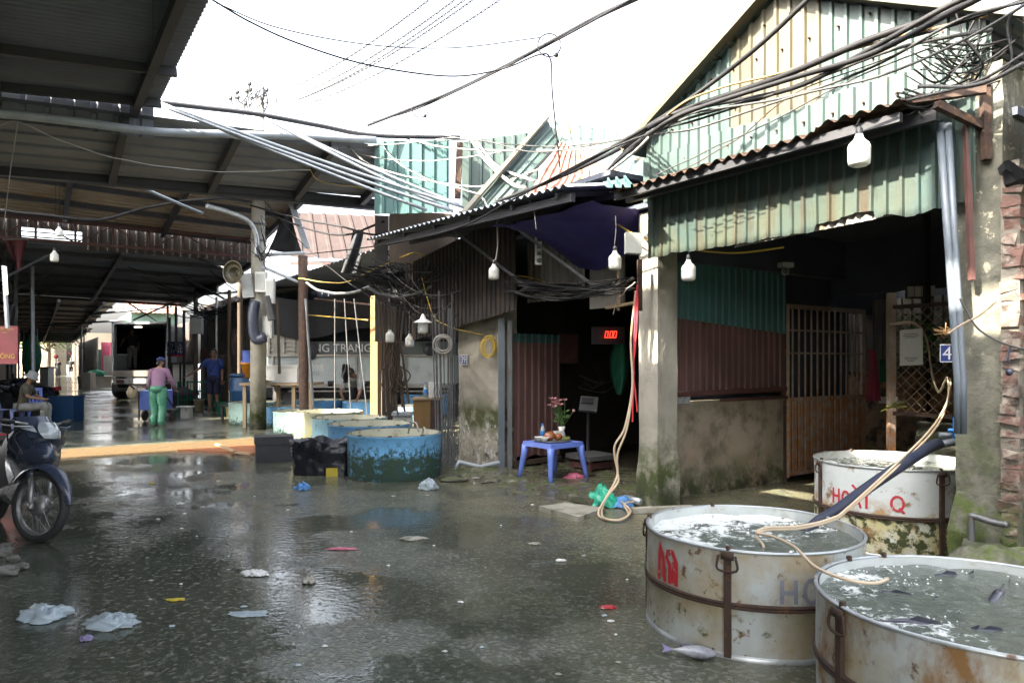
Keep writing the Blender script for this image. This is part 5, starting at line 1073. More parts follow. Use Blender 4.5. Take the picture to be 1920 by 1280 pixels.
# ================================================================ truck in the yard (side on)
e = thing('box_lorry', 'long grey white truck standing behind the tanks with lettering on its side', 'truck', PX(660, 760, 18.6)); Y0 = 18.6
def Q(px, py, y=Y0): return PX(px, py, y)
mb = MB(); mb.obox(Q(500, 722), Q(700, 722)-Q(500, 722), V((0, 2.3, 0)), V((0, 0, Q(0, 665).z-Q(0, 722).z))); mb.obox(Q(703, 722), Q(850, 722)-Q(703, 722), V((0, 2.3, 0)), V((0, 0, Q(0, 665).z-Q(0, 722).z))); mb.build('lower_body', 'truckwhite', e)
mb = MB(); o = Q(500, 664); mb.obox(o, Q(572, 664)-o, V((0, 2.3, 0)), V((0, 0, Q(0, 585).z-Q(0, 664).z))); mb.build('steel_body', 'stainless', e)
mb = MB()
for k in range(9): mb.beam(Q(502, 592+k*8, Y0-.02), Q(570, 592+k*8, Y0-.02), .04)
for px in (505, 532, 552): mb.beam(Q(px, 586, Y0-.03), Q(px, 662, Y0-.03), .05)
mb.build('ribs', 'stainless', e)
mb = MB(); o = Q(574, 663); mb.obox(o, Q(850, 663)-o, V((0, 2.2, 0)), V((0, 0, Q(0, 640).z-Q(0, 663).z))); mb.build('upper_band', 'truckband', e)
mb = MB(); o = Q(590, 640, Y0+.1); mb.obox(o, Q(850, 640, Y0+.1)-o, V((0, 2.0, 0)), V((0, 0, .7))); mb.build('window_band', 'truckglass', e)
for px in (512, 668, 706, 760, 845):
    mb = MB(); mb.beam(Q(px, 668, Y0-.03), Q(px, 720, Y0-.03), .05); mb.build('seam_trim', 'stainless', e)
mb = MB(); mb.beam(Q(500, 666, Y0-.04), Q(850, 666, Y0-.04), .06); mb.beam(Q(500, 723, Y0-.05), Q(850, 723, Y0-.05), .08, .1); mb.beam(Q(540, 733, Y0-.05), Q(850, 733, Y0-.05), .04); mb.build('side_rail', 'stainless', e)
mb = MB(); mb.obox(Q(500, 745, Y0+.3), Q(850, 745)-Q(500, 745), V((0, 1.4, 0)), V((0, 0, .3))); mb.build('chassis', 'steel_dark', e)
for px in (540, 790):
    mb = MB(); c = V((Q(px, 700).x, Y0+.3, .48)); mb.lathe([(.2, -.12), (.46, -.12), (.48, -.05), (.48, .12), (.2, .12)], c, 28, (0, 1, 0)); w = mb.build('wheel', 'rubber', e, True)
    mb = MB(); mb.lathe([(0, -.1), (.24, -.1), (.26, -.12)], c, 20, (0, 1, 0)); mb.build('rim', 'steel', w, True)
for px in (513, 620, 690, 755):
    mb = MB(); mb.box(Q(px, 719, Y0-.06), (.14, .06, .14)); mb.build('latch', 'steel_dark', e)
mb = MB()
def side(px, py): 
    c = Q(px, py, Y0-.02); return lambda x, y: c+V((x, -.004, y))
text_mesh('ƯNG TRANG', .3, side(634, 653), mb); mb.build('white_lettering', 'paper', e)
mb = MB(); text_mesh('9', .24, side(559, 690), mb); text_mesh('098', .24, side(594, 690), mb); mb.build('number_lettering', 'paper', e)
mb = MB(); text_mesh('ANH       AUTO', .13, side(567, 701), mb); mb.build('dark_lettering', 'greypaint', e)
mb = MB(); mb.lathe([(.0, -.03), (.2, -.03), (.23, .0)], Q(580, 658, Y0-.06), 28, (0, 1, 0)); mb.build('round_cover', 'steel_dark', e, True)
mb = MB(); mb.lathe([(.0, -.03), (.16, -.03), (.18, .0)], Q(806, 655, Y0-.06), 24, (0, 1, 0)); mb.build('fan_cover', 'steel_dark', e, True)

# ================================================================ box truck in the lane, rear doors open
YT = 27.0; e = thing('box_truck', 'box truck parked in the lane with its empty dark cargo box open', 'truck', P2(268, YT)); L0, L1, ZT, ZB = PX(213, 0, YT).x, PX(316, 0, YT).x, PX(0, 607, YT).z, PX(0, 694, YT).z
W_ = L1-L0; D = V((-.475, .88, 0))*5.2
def T(x, z, d=0.0): return V((L0+x*W_, YT, z))+D*(d/5.2)
t_ = .07
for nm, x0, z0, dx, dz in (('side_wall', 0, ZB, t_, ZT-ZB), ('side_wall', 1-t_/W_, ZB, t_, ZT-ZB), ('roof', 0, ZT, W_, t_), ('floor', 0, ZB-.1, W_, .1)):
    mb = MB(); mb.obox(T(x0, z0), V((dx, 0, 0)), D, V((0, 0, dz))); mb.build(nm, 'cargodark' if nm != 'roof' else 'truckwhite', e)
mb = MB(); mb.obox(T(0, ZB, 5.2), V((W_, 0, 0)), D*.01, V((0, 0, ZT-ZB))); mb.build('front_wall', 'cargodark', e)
mb = MB()
for a, b_ in ((T(0, ZB-.1, -.02), T(0, ZT+.05, -.02)), (T(1, ZB-.1, -.02), T(1, ZT+.05, -.02)), (T(-.02, ZT+.04, -.02), T(1.02, ZT+.04, -.02))): mb.beam(a, b_, .11, .09)
mb.build('door_frame', 'galv', e)
for x, d in ((0, -.28), (1.0, .28)):
    mb = MB(); mb.obox(T(x, ZB, -.03), V((d*.2, 0, 0))-TD*.0, V((0, 0.9, 0)) if False else TD*-.9 if False else V((d*.3, .35, 0)), V((0, 0, ZT-ZB))); mb.build('open_door', 'truckwhite', e)
mb = MB(); mb.box(T(.5, ZB-.12, -.05), (W_, .12, .22), 0); mb.build('tail_sill', 'stainless', e)
mb = MB(); mb.box(T(.5, ZB-.42, -.06), (W_, .1, .2), 0); bm_ = mb.build('bumper', 'galv', e)
for x in (.12, .86):
    mb = MB(); mb.box(T(x, ZB-.42, -.13), (.28, .04, .12)); mb.build('tail_light', 'rust_red', bm_)
mb = MB(); mb.box(T(.48, ZB-.4, -.13), (.42, .02, .2)); mb.build('number_plate', 'greybox', bm_)
mb = MB(); mb.box(T(.5, .38, -.1), (W_, .12, .12)); mb.build('under_guard', 'steel_dark', e)
for x in (.12, .88):
    for d in (.9, 6.2):
        mb = MB(); c = T(x, .42, d); mb.lathe([(0, -.14), (.24, -.14), (.4, -.13), (.42, -.08), (.42, .1), (.4, .14), (0, .14)], c, 24, V((1, 0, 0))); mb.build('wheel', 'rubber', e, True)
mb = MB(); mb.obox(T(.02, .5, 5.4), V((W_*.96, 0, 0)), D*.3, V((0, 0, 1.7))); mb.build('cab', 'truckwhite', e)
mb = MB(); mb.box(T(.45, ZT-.1, .5), (.26, .1, .05)); mb.build('cargo_lamp', 'tube_lit', e)
e2 = thing('cargo_crate', 'pale foam crate stacked at the left inside the truck', 'crate', T(.12, ZB, 1)); mb = MB(); mb.box(T(.12, ZB+.3, 1.2), (.35, .4, .55)); mb.build('box', 'greybox', e2); mb = MB(); mb.box(T(.12, ZB+.6, 1.2), (.38, .43, .06)); mb.build('lid', 'white', e2)

# ================================================================ blue sign, poles, stall clutter right of the box truck
e = thing('blue_signboard', 'small blue shop sign with white lines of writing right of the box truck', 'sign', PX(330, 655, 26))
def SB(x, y, d=0): return PX(x, y, 26.0-d)
mb = MB(); mb.obox(SB(313, 667), SB(345, 667)-SB(313, 667), V((0, .06, 0)), V((0, 0, SB(0, 640).z-SB(0, 667).z))); mb.build('board', 'signblue', e)
mb = MB()
for y, tx, sz in ((647, 'TS  CÁ', .15), (653, 'HC  ỐNG', .14), (659.5, 'HUY  MẠI', .17)):
    c = SB(329, y, .02); text_mesh(tx, sz, lambda x, y_: c+V((x, 0, y_)), mb)
mb.build('lettering', 'white', e)
mb = MB(); mb.obox(SB(313, 668, .02), SB(345, 668)-SB(313, 668), V((0, .02, 0)), V((0, 0, .07))); mb.build('red_strip', 'redpaint', e)
for k, (px, y, h, r, lb) in enumerate(((318, 25.2, 3.0, .05, 'black post right of the box truck under the blue sign'), (345, 24.5, 3.2, .05, 'black post right of the blue sign'), (367, 22, 3.6, .07, 'bundled dark posts below the grey meter cabinet'), (386, 23, 3.2, .05, 'thin upright behind the man in the blue shirt'), (406, 20.5, 3.3, .035, 'thin pale pipe right of the man in blue'), (430, 19.5, 3.4, .05, 'brown timber upright near the orange bucket'), (450, 18.5, 3.6, .07, 'wider brown timber upright left of the pole'))):
    cable('stall_post', lb, [P2(px, y), P2(px, y)+V((0, 0, h))], r, ('steel_dark', 'steel_dark', 'darksheet', 'steel_dark', 'galv', 'wood_dark', 'wood_dark')[k], 'post', n=8)
e = thing('meter_cabinet', 'grey meter cabinet on a dark post behind the man in blue', 'cabinet', PX(369, 610, 21.6)); c = PX(369, 608, 21.6)
mb = MB(); mb.box(c, (.34, .18, .58)); mb.build('box', 'greybox', e); mb = MB(); mb.box(c-V((0, .1, 0)), (.28, .02, .5)); mb.build('door', 'greybox', e)
mb = MB(); o = PX(318, 663, 26.5); mb.sheet(PX(320, 640, 25.5), PX(350, 642, 25)-PX(320, 640, 25.5), PX(315, 612, 27)-PX(320, 640, 25.5), .12, .03); tag(mb.build('ribbed_awning', 'shed'), 'tiny ribbed awning above the blue sign', 'awning')
mb = MB(); mb.sheet(PX(362, 560, 22), PX(410, 548, 21.4)-PX(362, 560, 22), PX(366, 530, 24)-PX(362, 560, 22), .2, .04); tag(mb.build('ribbed_awning', 'shed'), 'grey ribbed awning above the meter cabinet', 'awning')
mb = MB(); rr = random.Random(12)
c = P2(345, 24)+V((0, 0, .25)); mb.sphere(c, .45, 14, 10, (1.2, .8, .6), .5); tag(mb.build('cloth_heap', 'purplecloth', None, True), 'heap of dark purple cloth on the ground by the black posts', 'heap')
e = thing('wire_cage', 'green wire cage beside the man in the blue shirt', 'cage', P2(372, 21.5)); c = P2(374, 21.5)
for dx in (-.5, .5):
    for dy in (-.3, .3): mb = MB(); mb.beam(c+V((dx, dy, 0)), c+V((dx, dy, .85)), .04); mb.build('post', 'greennet', e)
mb = MB(); 
for k in range(12): mb.tube([c+V((-.5+k/11, -.3, .05)), c+V((-.5+k/11, -.3, .82))], .008, 4)
for z in (.05, .3, .55, .82): mb.tube([c+V((-.5, -.3, z)), c+V((.5, -.3, z))], .012, 4); mb.tube([c+V((-.5, .3, z)), c+V((.5, .3, z))], .012, 4); mb.tube([c+V((.5, -.3, z)), c+V((.5, .3, z))], .012, 4)
mb.build('mesh_panel', 'greennet', e)
def bucket(c, r, h, m, label, name='bucket'):
    e = thing(name, label, 'bucket', c); mb = MB(); mb.lathe([(0, .01), (r*.78, 0), (r, h), (r*1.06, h), (r*1.06, h-.03), (r*.99, h-.03), (r*.95, h), (r*.76, .03), (0, .03)], c, 20); mb.build('body', m, e, True)
    mb = MB(); mb.tube([c+V((r*cos(a), 0, h+.02-.5*r*sin(a)*0-(.0))) + V((0, -r*sin(a), -.04*sin(a))) for a in [pi*k/10 for k in range(11)]], .006, 4); mb.build('handle', 'galv', e)
bucket(P2(373, 20.9), .15, .33, 'creambucket', 'cream bucket on the wet ground left of the man in blue')
bucket(P2(434, 18.4), .15, .32, 'creambucket', 'cream tub marked with figures beside the dark blue barrel')
e = thing('steel_pail', 'small pale square tub standing on the wet ground behind the woman', 'tub', P2(350, 18.2)); c = P2(350, 18.2)
mb = MB(); mb.obox(c+V((-.11, -.1, 0)), V((.22, 0, 0)), V((0, .2, 0)), V((0, 0, .28))); mb.build('body', 'greybox', e); mb = MB(); mb.box(c+V((-.03, 0, .29)), (.36, .28, .03)); mb.build('lid', 'white', e)
e = thing('work_table', 'wooden legged table with white foam boxes behind the pole', 'table', P2(525, 15.6)); c = P2(525, 15.7); h = .95
mb = MB(); mb.box(c+V((0, .2, h)), (1.6, .9, .05)); mb.build('top', 'wood_frame', e)
for dx in (-.72, -.2, .35, .72): mb = MB(); mb.beam(c+V((dx, -.15 if dx != -.2 else .5, 0)), c+V((dx, -.15 if dx != -.2 else .5, h)), .07); mb.build('leg', 'wood_frame', e)
e = thing('foam_crate', 'white foam crate on the wooden table by the pole', 'box', c+V((.0, .2, h))); mb = MB(); mb.box(c+V((.02, .2, h+.2)), (.75, .5, .34)); mb.build('box', 'white', e); mb = MB(); mb.box(c+V((.02, .2, h+.39)), (.78, .53, .05)); mb.build('lid', 'white', e)
mb = MB(); mb.grid(lambda u, v: c+V((-.62+.42*u, -.2+.3*v-.1*u, h+.06+.32*(1-u)*v+.03*sin(u*7))), 8, 8); tag(mb.build('sack', 'creambucket', None, True), 'crumpled beige sack at the edge of the wooden table', 'sack')
e = thing('blue_barrel', 'dark blue barrel standing on a bench left of the pole', 'barrel', P2(455, 17.4)); c = P2(457, 17.4)+V((0, 0, .42))
mb = MB(); mb.lathe([(0, 0), (.3, 0), (.32, .03), (.32, .3), (.335, .32), (.32, .34), (.32, .62), (.3, .65), (0, .65)], c, 24); mb.build('body', 'bluecrate', e, True); mb = MB(); mb.lathe([(.29, .66), (.33, .66), (.33, .72), (0, .74)], c, 24); mb.build('lid', 'bluecrate', e, True)
mb = MB(); mb.box(c-V((0, 0, .03)), (.9, .7, .05)); mb.beam(c+V((-.4, -.3, -.05)), c+V((-.4, -.3, -.42)), .05); mb.beam(c+V((.4, -.3, -.05)), c+V((.4, -.3, -.42)), .05); mb.beam(c+V((-.4, .3, -.05)), c+V((-.4, .3, -.42)), .05); mb.beam(c+V((.4, .3, -.05)), c+V((.4, .3, -.42)), .05); tag(mb.build('bench', 'steel_dark'), 'dark low bench under the blue barrel', 'bench')
e = thing('bucket_stack', 'orange bucket with a blue one stacked inside, hung beside the pole', 'bucket', PX(462, 690, 17.2)); c = PX(463, 708, 17.2)
mb = MB(); mb.lathe([(0, 0), (.09, 0), (.13, .36), (.15, .37), (.15, .33)], c, 18); mb.build('outer', 'orangebucket', e, True); mb = MB(); mb.lathe([(.15, .37), (.13, .42), (.1, .42), (.11, .64), (.12, .66)], c, 18); mb.build('inner', 'blueplastic', e, True)
e = thing('side_cabinet', 'mossy yellow wooden cabinet with a bottle on top right of the tanks', 'cabinet', P2(795, 11.0)); c = PX(775, 800, 11.0); c.z = 0
mb = MB(); mb.obox(c, V((.26, .03, 0)), V((0, .4, 0)), V((0, 0, .84))); mb.build('body', 'wood', e)
mb = MB(); mb.obox(c+V((.265, .03, 0)), V((.14, .1, 0)), V((0, .3, 0)), V((0, 0, .84))); mb.build('side', 'rust_red', e)
mb = MB(); mb.obox(c+V((-.03, -.03, .85)), V((.46, .08, 0)), V((0, .46, 0)), V((0, 0, .03))); mb.build('top', 'wood_frame', e)
bottle(c+V((.18, .1, .88)), 'tall water bottle with a blue wrapper on the yellow cabinet', .24, .035)
mb = MB(); mb.box(c+V((.3, .2, 1.0)), (.16, .12, .24), .2); tag(mb.build('paper_box', 'paper'), 'white paper box beside the bottle on the cabinet', 'box')
e = thing('foam_tray', 'grey foam box between the tanks and the yellow cabinet', 'box', PX(760, 790, 12.6)); c = PX(752, 793, 12.8); mb = MB(); mb.obox(c-V((.15, 0, .5)), V((.32, 0, 0)), V((0, .3, 0)), V((0, 0, .62))); mb.build('box', 'greybox', e); mb = MB(); mb.obox(c+V((-.17, -.02, .13)), V((.36, 0, 0)), V((0, .34, 0)), V((0, 0, .06))); mb.build('lid', 'pvc_white', e)
# fishing nets and poles leaning at the pier of 39
mb = MB(); rr = random.Random(3)
for k in range(9):
    b0 = PX(820+k*4, 870, 9.7+.05*(k % 3)); b0.z = 0; mb.tube([b0, PX(812+k*5+rr.uniform(-4, 4), 560+rr.uniform(-20, 60), 9.9)], .009+.006*(k % 2), 6)
tag(mb.build('pole_bundle', 'steel'), 'bundle of grey and dark poles leaning by the number 39 pier', 'poles')
mb = MB(); c = PX(835, 860, 9.8); c.z = 0
for k in range(14):
    for d in (1, -1): mb.tube([c+V((-.1+.02*k, 0, .05)), c+V((-.1+.02*k+d*.12, .03, .65)), c+V((-.1+.02*k+d*.05, .05, 1.15))], .003, 3)
tag(mb.build('fishing_net', 'cable_grey'), 'grey fishing net bunched against the pier', 'net')

# ================================================================ left side: banner, chairs, tub, second bike
e = thing('shop_banner', 'red banner with yellow lettering at the left edge of the hall', 'banner', PX(15, 646, 13.6)); p = lambda x, y, d=0: PX(x, y, 13.6-d)
mb = MB(); mb.obox(p(-60, 682), p(33, 682)-p(-60, 682), V((0, .03, 0)), V((0, 0, p(0, 611).z-p(0, 682).z))); mb.build('sheet', 'banner', e)
mb = MB(); c = p(-6, 668, .02); text_mesh('ƯỢU NÔNG', .125, lambda x, y: c+V((x, 0, y)), mb); c2 = p(10, 617, .02); text_mesh('NƯỚC SẠCH', .055, lambda x, y: c2+V((x, 0, y)), mb); c4 = p(9, 623, .02); text_mesh('Hoa', .05, lambda x, y: c4+V((x, 0, y)), mb); c3 = p(-9, 645, .02); text_mesh('E', .3, lambda x, y: c3+V((x, 0, y)), mb); mb.build('lettering', 'yellowpaint', e)
e = thing('hanging_pennant', 'old red cloth pennant hanging under the roof at the left', 'pennant', PX(28, 480, 8.5)); mb = MB()
mb.grid(lambda u, v: PX(7+43*u, 450, 8.6).lerp(PX(35, 508, 8.6), v*(1-.15*abs(u-.6)))+V((0, .02*sin(u*9), 0)), 10, 10); mb.build('cloth', 'pennant', e); mb = MB(); mb.tube([PX(5, 449, 8.58), PX(52, 449, 8.58)], .008, 4); mb.build('rod', 'cable_white', e)
mb = MB(); mb.beam(PX(7, 498, 13.0), PX(14, 615, 13.0), .05); tag(mb.build('wall_pipe', 'galv'), 'upright pale pipe above the red banner', 'pipe')
mb = MB(); mb.beam(PX(9, 500, 12.8), PX(12, 552, 12.8), .05, .03); mb2 = tag(mb.build('tube_lamp', 'tube_lit'), 'short lit tube lamp at the left edge above the banner', 'lamp')
mb = MB(); mb.sphere(PX(60, 665, 22), .4, 12, 10, (.7, .6, 1.7), .3); tag(mb.build('net_bundle', 'greennet', None, True), 'hanging bundle of green netting on the left wall', 'net')
def chair(c, rz, m, label):
    e = thing('plastic_chair', label, 'chair', c, 'plastic chairs by the seated man', rz, world=False)
    mb = MB(); mb.grid(lambda u, v: V(((u-.5)*.42, (v-.5)*.42, .42-.02*sin(pi*v))), 6, 6); mb.grid(lambda u, v: V(((u-.5)*.44, -.215, .42-.06*v)), 6, 1); mb.build('seat', m, e)
    mb = MB()
    for k in range(5):
        x = -.15+.075*k; mb.obox(V((x-.02, .2, .5)), V((.04, 0, 0)), V((0, .012, 0)), V((0, .06, .26)))
    mb.obox(V((-.2, .26, .76)), V((.4, 0, 0)), V((0, .015, 0)), V((0, .015, .07))); mb.obox(V((-.2, .195, .43)), V((.4, 0, 0)), V((0, .015, 0)), V((0, .015, .08)))
    for sx in (-.2, .165): mb.obox(V((sx, .2, .45)), V((.035, 0, 0)), V((0, .015, 0)), V((0, .07, .34)))
    mb.build('backrest', m, e)
    for sx in (-1, 1):
        for sy in (-1, 1): mb = MB(); mb.tube([V((sx*.18, sy*.18, .41)), V((sx*.23, sy*.23, 0))], [.035, .025], 6); mb.build('leg', m, e)
    return e
chair(P2(68, 16.4), radians(50), 'blueplastic', 'blue plastic chair with a slotted back standing empty beside the seated man'); chair(P2(12, 15.4), radians(100), 'lilacplastic', 'lilac plastic chair under the seated man')
e = thing('blue_tub', 'dark blue square tub on the wet ground behind the motorbike', 'tub', P2(127, 17.6)); c = P2(127, 17.6)
mb = MB(); mb.obox(c+V((-.3, -.3, 0)), V((.58, .07, 0)), V((-.1, .6, 0)), V((0, 0, .56))); mb.build('body', 'bluecrate', e); mb = MB(); mb.obox(c+V((-.32, -.32, .56)), V((.62, .075, 0)), V((-.1, .64, 0)), V((0, 0, .03))); mb.build('rim', 'bluecrate', e)
e = thing('grey_cabinet', 'grey cabinet on the left before the two walkers', 'cabinet', P2(89, 31)); c = P2(88, 31); mb = MB(); mb.box(c+V((0, 0, .6)), (.36, .4, 1.1)); mb.build('body', 'greybox', e); mb = MB(); mb.box(c+V((0, 0, 1.17)), (.4, .44, .06)); mb.build('top', 'shed', e)
e = thing('round_vat', 'wide steel vat with green netting far along the lane', 'vat', P2(175, 40)); c = P2(178, 40)+V((0, 0, 0)); mb = MB(); mb.lathe([(.8, 0), (.85, .6), (.9, .62), (.82, .6), (.78, .1)], c, 24); mb.build('body', 'stainless', e, True); mb = MB(); mb.sphere(c+V((.1, 0, .75)), .45, 10, 8, (1, .8, .5), .4); mb.build('netting', 'greennet', e)
mb = MB(); mb.box(P2(166, 38)+V((0, 0, .42)), (.5, .5, .84)); tag(mb.build('stall_counter', 'shed'), 'grey stall counter left of the steel vat', 'counter')

# ================================================================ motorbikes
def lathe_x(mb, prof, c, n=40): mb.lathe(prof, c, n, (0, 1, 0))
def wheel(e, c, steer=0.0, name='front_wheel', R=.29, spoke=True, disc=True):
    """c hub; the wheel turns about local y, steered about z"""
    ax = V((-sin(steer), cos(steer), 0)); fw = V((cos(steer), sin(steer), 0)); mb = MB()
    prof = [(R-.06, -.022), (R-.045, -.036), (R-.02, -.036), (R-.004, -.022), (R, 0), (R-.004, .022), (R-.02, .036), (R-.045, .036), (R-.06, .022)]
    mb.lathe(prof, c, 56, ax); w = mb.build(name, 'rubber', e, True)
    mb = MB(); mb.lathe([(R-.062, -.024), (R-.058, -.028), (R-.052, -.02), (R-.075, -.012), (R-.075, .012), (R-.052, .02), (R-.058, .028), (R-.062, .024)], c, 56, ax); mb.build('rim', 'alu', w, True)
    mb = MB(); mb.lathe([(0, -.045), (.03, -.045), (.075, -.04), (.08, -.02), (.08, .03), (.05, .045), (0, .05)], c, 28, ax); mb.build('hub', 'alu', w, True)
    mb = MB(); u = fw; z = V((0, 0, 1))
    for k in range(36):
        a = 2*pi*k/36; s = 1 if k % 2 else -1; b = a+s*.5; mb.tube([c+(u*cos(b)+z*sin(b))*.075+ax*.03*(1 if k % 4 < 2 else -1), c+(u*cos(a)+z*sin(a))*(R-.072)], .0022, 4, False)
    mb.build('spokes', 'alu', w); return w
def motorbike(c, yaw, lean, steer, label):
    e = thing('motorbike', label, 'motorbike', c, 'parked motorbikes', yaw, world=False); e.rotation_euler = (lean, 0, yaw)
    hub = V((0, 0, .29)); sd = V((cos(steer), sin(steer), 0)); sl_ = V((-sin(steer), cos(steer), 0)); head = V((-.27, 0, .86)); up = (head-hub)
    wheel(e, hub, steer)
    for s in (1, -1):
        o = sl_*.085*s; mb = MB(); a = hub+o; t = head+o*.75-up*.12
        mb.tube([a-up*.04, a+up*.04], .024, 10); mb.tube([a, a.lerp(t, .52)], .021, 10); f = mb.build('fork_leg', 'alu', e, True)
        mb = MB(); mb.tube([a.lerp(t, .45), a.lerp(t, .5), t], [.029, .027, .025], 10); mb.build('fork_sleeve', 'bike', f, True)
    # front fender
    mb = MB()
    def fend(u, v):
        a = radians(8+142*u); R = .325+.015*sin(pi*u)+.05*max(0, u-.55); w = (v-.5)*2; ww = .062*(.35+.65*min(1, u*3.2)); r = R-.045*abs(w)**2.2
        return hub+sd*(r*cos(a))+V((0, 0, r*sin(a)))+sl_*w*ww
    mb.grid(fend, 28, 10); mb.build('front_fender', 'bike', e, True)
    # leg shield: a wide shell behind the wheel, beak at the front
    mb = MB()
    def shield(u, v):
        w = (u-.5)*2; z = .46+.44*v; hw = (.07+.14*sin(min(1, v*1.25)*pi*.5))*(1-.25*max(0, v-.75)*4*.6); x = -.42+.25*v-(.30*abs(w)**2.1)*(.75-.25*v)+.07*sin(pi*v)*(1-abs(w)); 
        return V((x+.1, w*hw, z))
    mb.grid(shield, 24, 18); mb.build('leg_shield', 'bike', e, True)
    mb = MB(); beak = lambda u, v: V((-.07+.1*sin(pi*v)*(1-abs(2*u-1)**2)-.16*abs(2*u-1)**2, (2*u-1)*.155*(.55+.45*sin(pi*min(1, v*.9+.1))), .57+.23*v))
    mb.grid(beak, 20, 12); fr = mb.build('front_cowl', 'bike', e, True)
    mb = MB()
    for s in (1, -1): strokes(mb, [[(-.03, 0), (.015, -.02)]], .016, lambda x, y, s=s: beak(.5+s*.13+s*x*2, .4+y*4)+V((.004, 0, 0)))
    mb.build('air_slot', 'black', fr)
    mb = MB(); strokes(mb, [[(-.1, -.06), (-.02, -.02), (.03, .05), (.05, .0), (.1, .03)]], .008, lambda x, y: beak(.8+x*1.1, .32+y*2.4)+V((.005, .002, 0))); mb.build('side_emblem', 'white', fr)
    for s in (1, -1):
        mb = MB(); mb.grid(lambda u, v: V((-.34-.16*v+.0*u, s*(.15+.05*sin(pi*u)+.02*v), .42+.45*u-.05*v)), 14, 5); mb.build('side_fairing', 'black', e, True)
    # handlebar cowl with headlight, turned with the steering
    hc = V((-.1, .02, .9)); Rz = lambda p: hc+sd*p.x+sl_*p.y+V((0, 0, p.z))
    mb = MB(); mb.grid(lambda u, v: Rz(V((.06-.16*v-.12*abs(2*u-1)**2, (2*u-1)*(.12+.03*v), -.075+.155*v+.02*sin(pi*u)*v))), 18, 10); mb.grid(lambda u, v: Rz(V((-.1-.12*v-.12*abs(2*u-1)**2, (2*u-1)*(.15-.03*v), .08+.02*sin(pi*u)-.06*v))), 18, 6); hcw = mb.build('handlebar_cowl', 'bike', e, True)
    mb = MB(); mb.grid(lambda u, v: Rz(V((.07-.085*v-.03*abs(2*u-1)**2, (2*u-1)*(.07+.03*sin(pi*v)), -.075+.13*v)))+sd*.035*sin(pi*v)*sin(pi*u), 14, 10); mb.build('headlight', 'lens', e, True)
    for s in (1, -1):
        mb = MB(); mb.grid(lambda u, v: Rz(V((.0-.06*v-.1*u, s*(.105+.055*u), -.03+.05*v*(1-.5*u)+.02*u))), 6, 6); mb.build('indicator', 'lens', e, True)
        mb = MB(); g0, g1 = Rz(V((-.1, s*.12, .03))), Rz(V((-.2, s*.33, .06))); mb.tube([g0, g0.lerp(g1, .4)], .011, 8); mb.build('handlebar', 'alu', e)
        mb = MB(); mb.tube([g0.lerp(g1, .4), g1], .018, 10); mb.sphere(g1, .021, 8, 6); mb.build('grip', 'black', e, True)
        mb = MB(); mb.tube(spline([Rz(V((-.05, s*.13, .015))), Rz(V((-.08, s*.22, .01))), Rz(V((-.15, s*.31, .02)))], 5), .006, 6); mb.build('brake_lever', 'alu', e)
    mb = MB(); mb.tube(spline([Rz(V((-.1, -.14, .0))), V((-.2, -.24, .86)), V((-.26, -.2, .74)), V((-.2, -.1, .62))], 8), .007, 6); mb.tube(spline([Rz(V((-.1, -.1, .0))), V((-.18, -.2, .82)), V((-.16, -.12, .66)), hub+V((-.02, -.08, .1))], 8), .006, 6); mb.build('brake_cable', 'black', e)
    # rear half
    mb = MB(); mb.grid(lambda u, v: V((-.42-1.05*u, (v-.5)*2*(.1+.03*sin(pi*u)), .5+.26*u+.16*sin(pi*min(1, u*1.2))*0-.22*abs(2*v-1)**2)), 20, 10); mb.build('body_cover', 'bike', e, True)
    mb = MB(); mb.grid(lambda u, v: V((-.55-.7*u, (v-.5)*2*.12, .76+.04*u-.05*abs(2*v-1)**2+.03*sin(pi*u*1.5))), 16, 8); mb.grid(lambda u, v: V((-.55-.7*u, (1 if v > .5 else -1)*.12, .71+.04*u-.08*abs(v-.5)*2)), 16, 3); mb.build('seat', 'black', e, True)
    mb = MB(); mb.tube([V((-.45, 0, .45)), V((-.7, 0, .32)), V((-.95, 0, .32))], [.07, .12, .07], 10); mb.build('engine', 'alu', e, True)
    mb = MB(); mb.tube([V((-.7, -.12, .25)), V((-1.0, -.15, .24)), V((-1.45, -.16, .34))], [.02, .035, .045], 8); mb.build('exhaust', 'alu', e, True)
    wheel(e, V((-1.22, 0, .29)), 0, 'rear_wheel')
    mb = MB(); mb.grid(lambda u, v: V((-1.22, 0, .29))+V((-(.33)*cos(radians(100-95*u))*1.0, (v-.5)*.13, .33*sin(radians(100-95*u)))), 16, 5); mb.build('rear_fender', 'black', e, True)
    mb = MB(); mb.box(V((-1.5, 0, .72)), (.08, .2, .1)); mb.build('tail_light', 'redpaint', e)
    mb = MB(); mb.tube([V((-.75, .1, .28)), V((-.72, .22, 0))], .012, 6); mb.build('side_stand', 'steel', e)
    return e
motorbike(V((-3.82, 5.70, 0)), atan2(-.66, .75), -radians(7), radians(23), 'dark navy motorbike parked at the left with its wheel turned, nearest the viewer')
motorbike(P2(40, 19)+V((-.6, .5, 0)), radians(170), -radians(7), 0, 'black motorbike parked behind the blue chair')
motorbike(P2(66, 26), radians(20), -radians(7), 0, 'dark motorbike in the shade before the green net bundle')

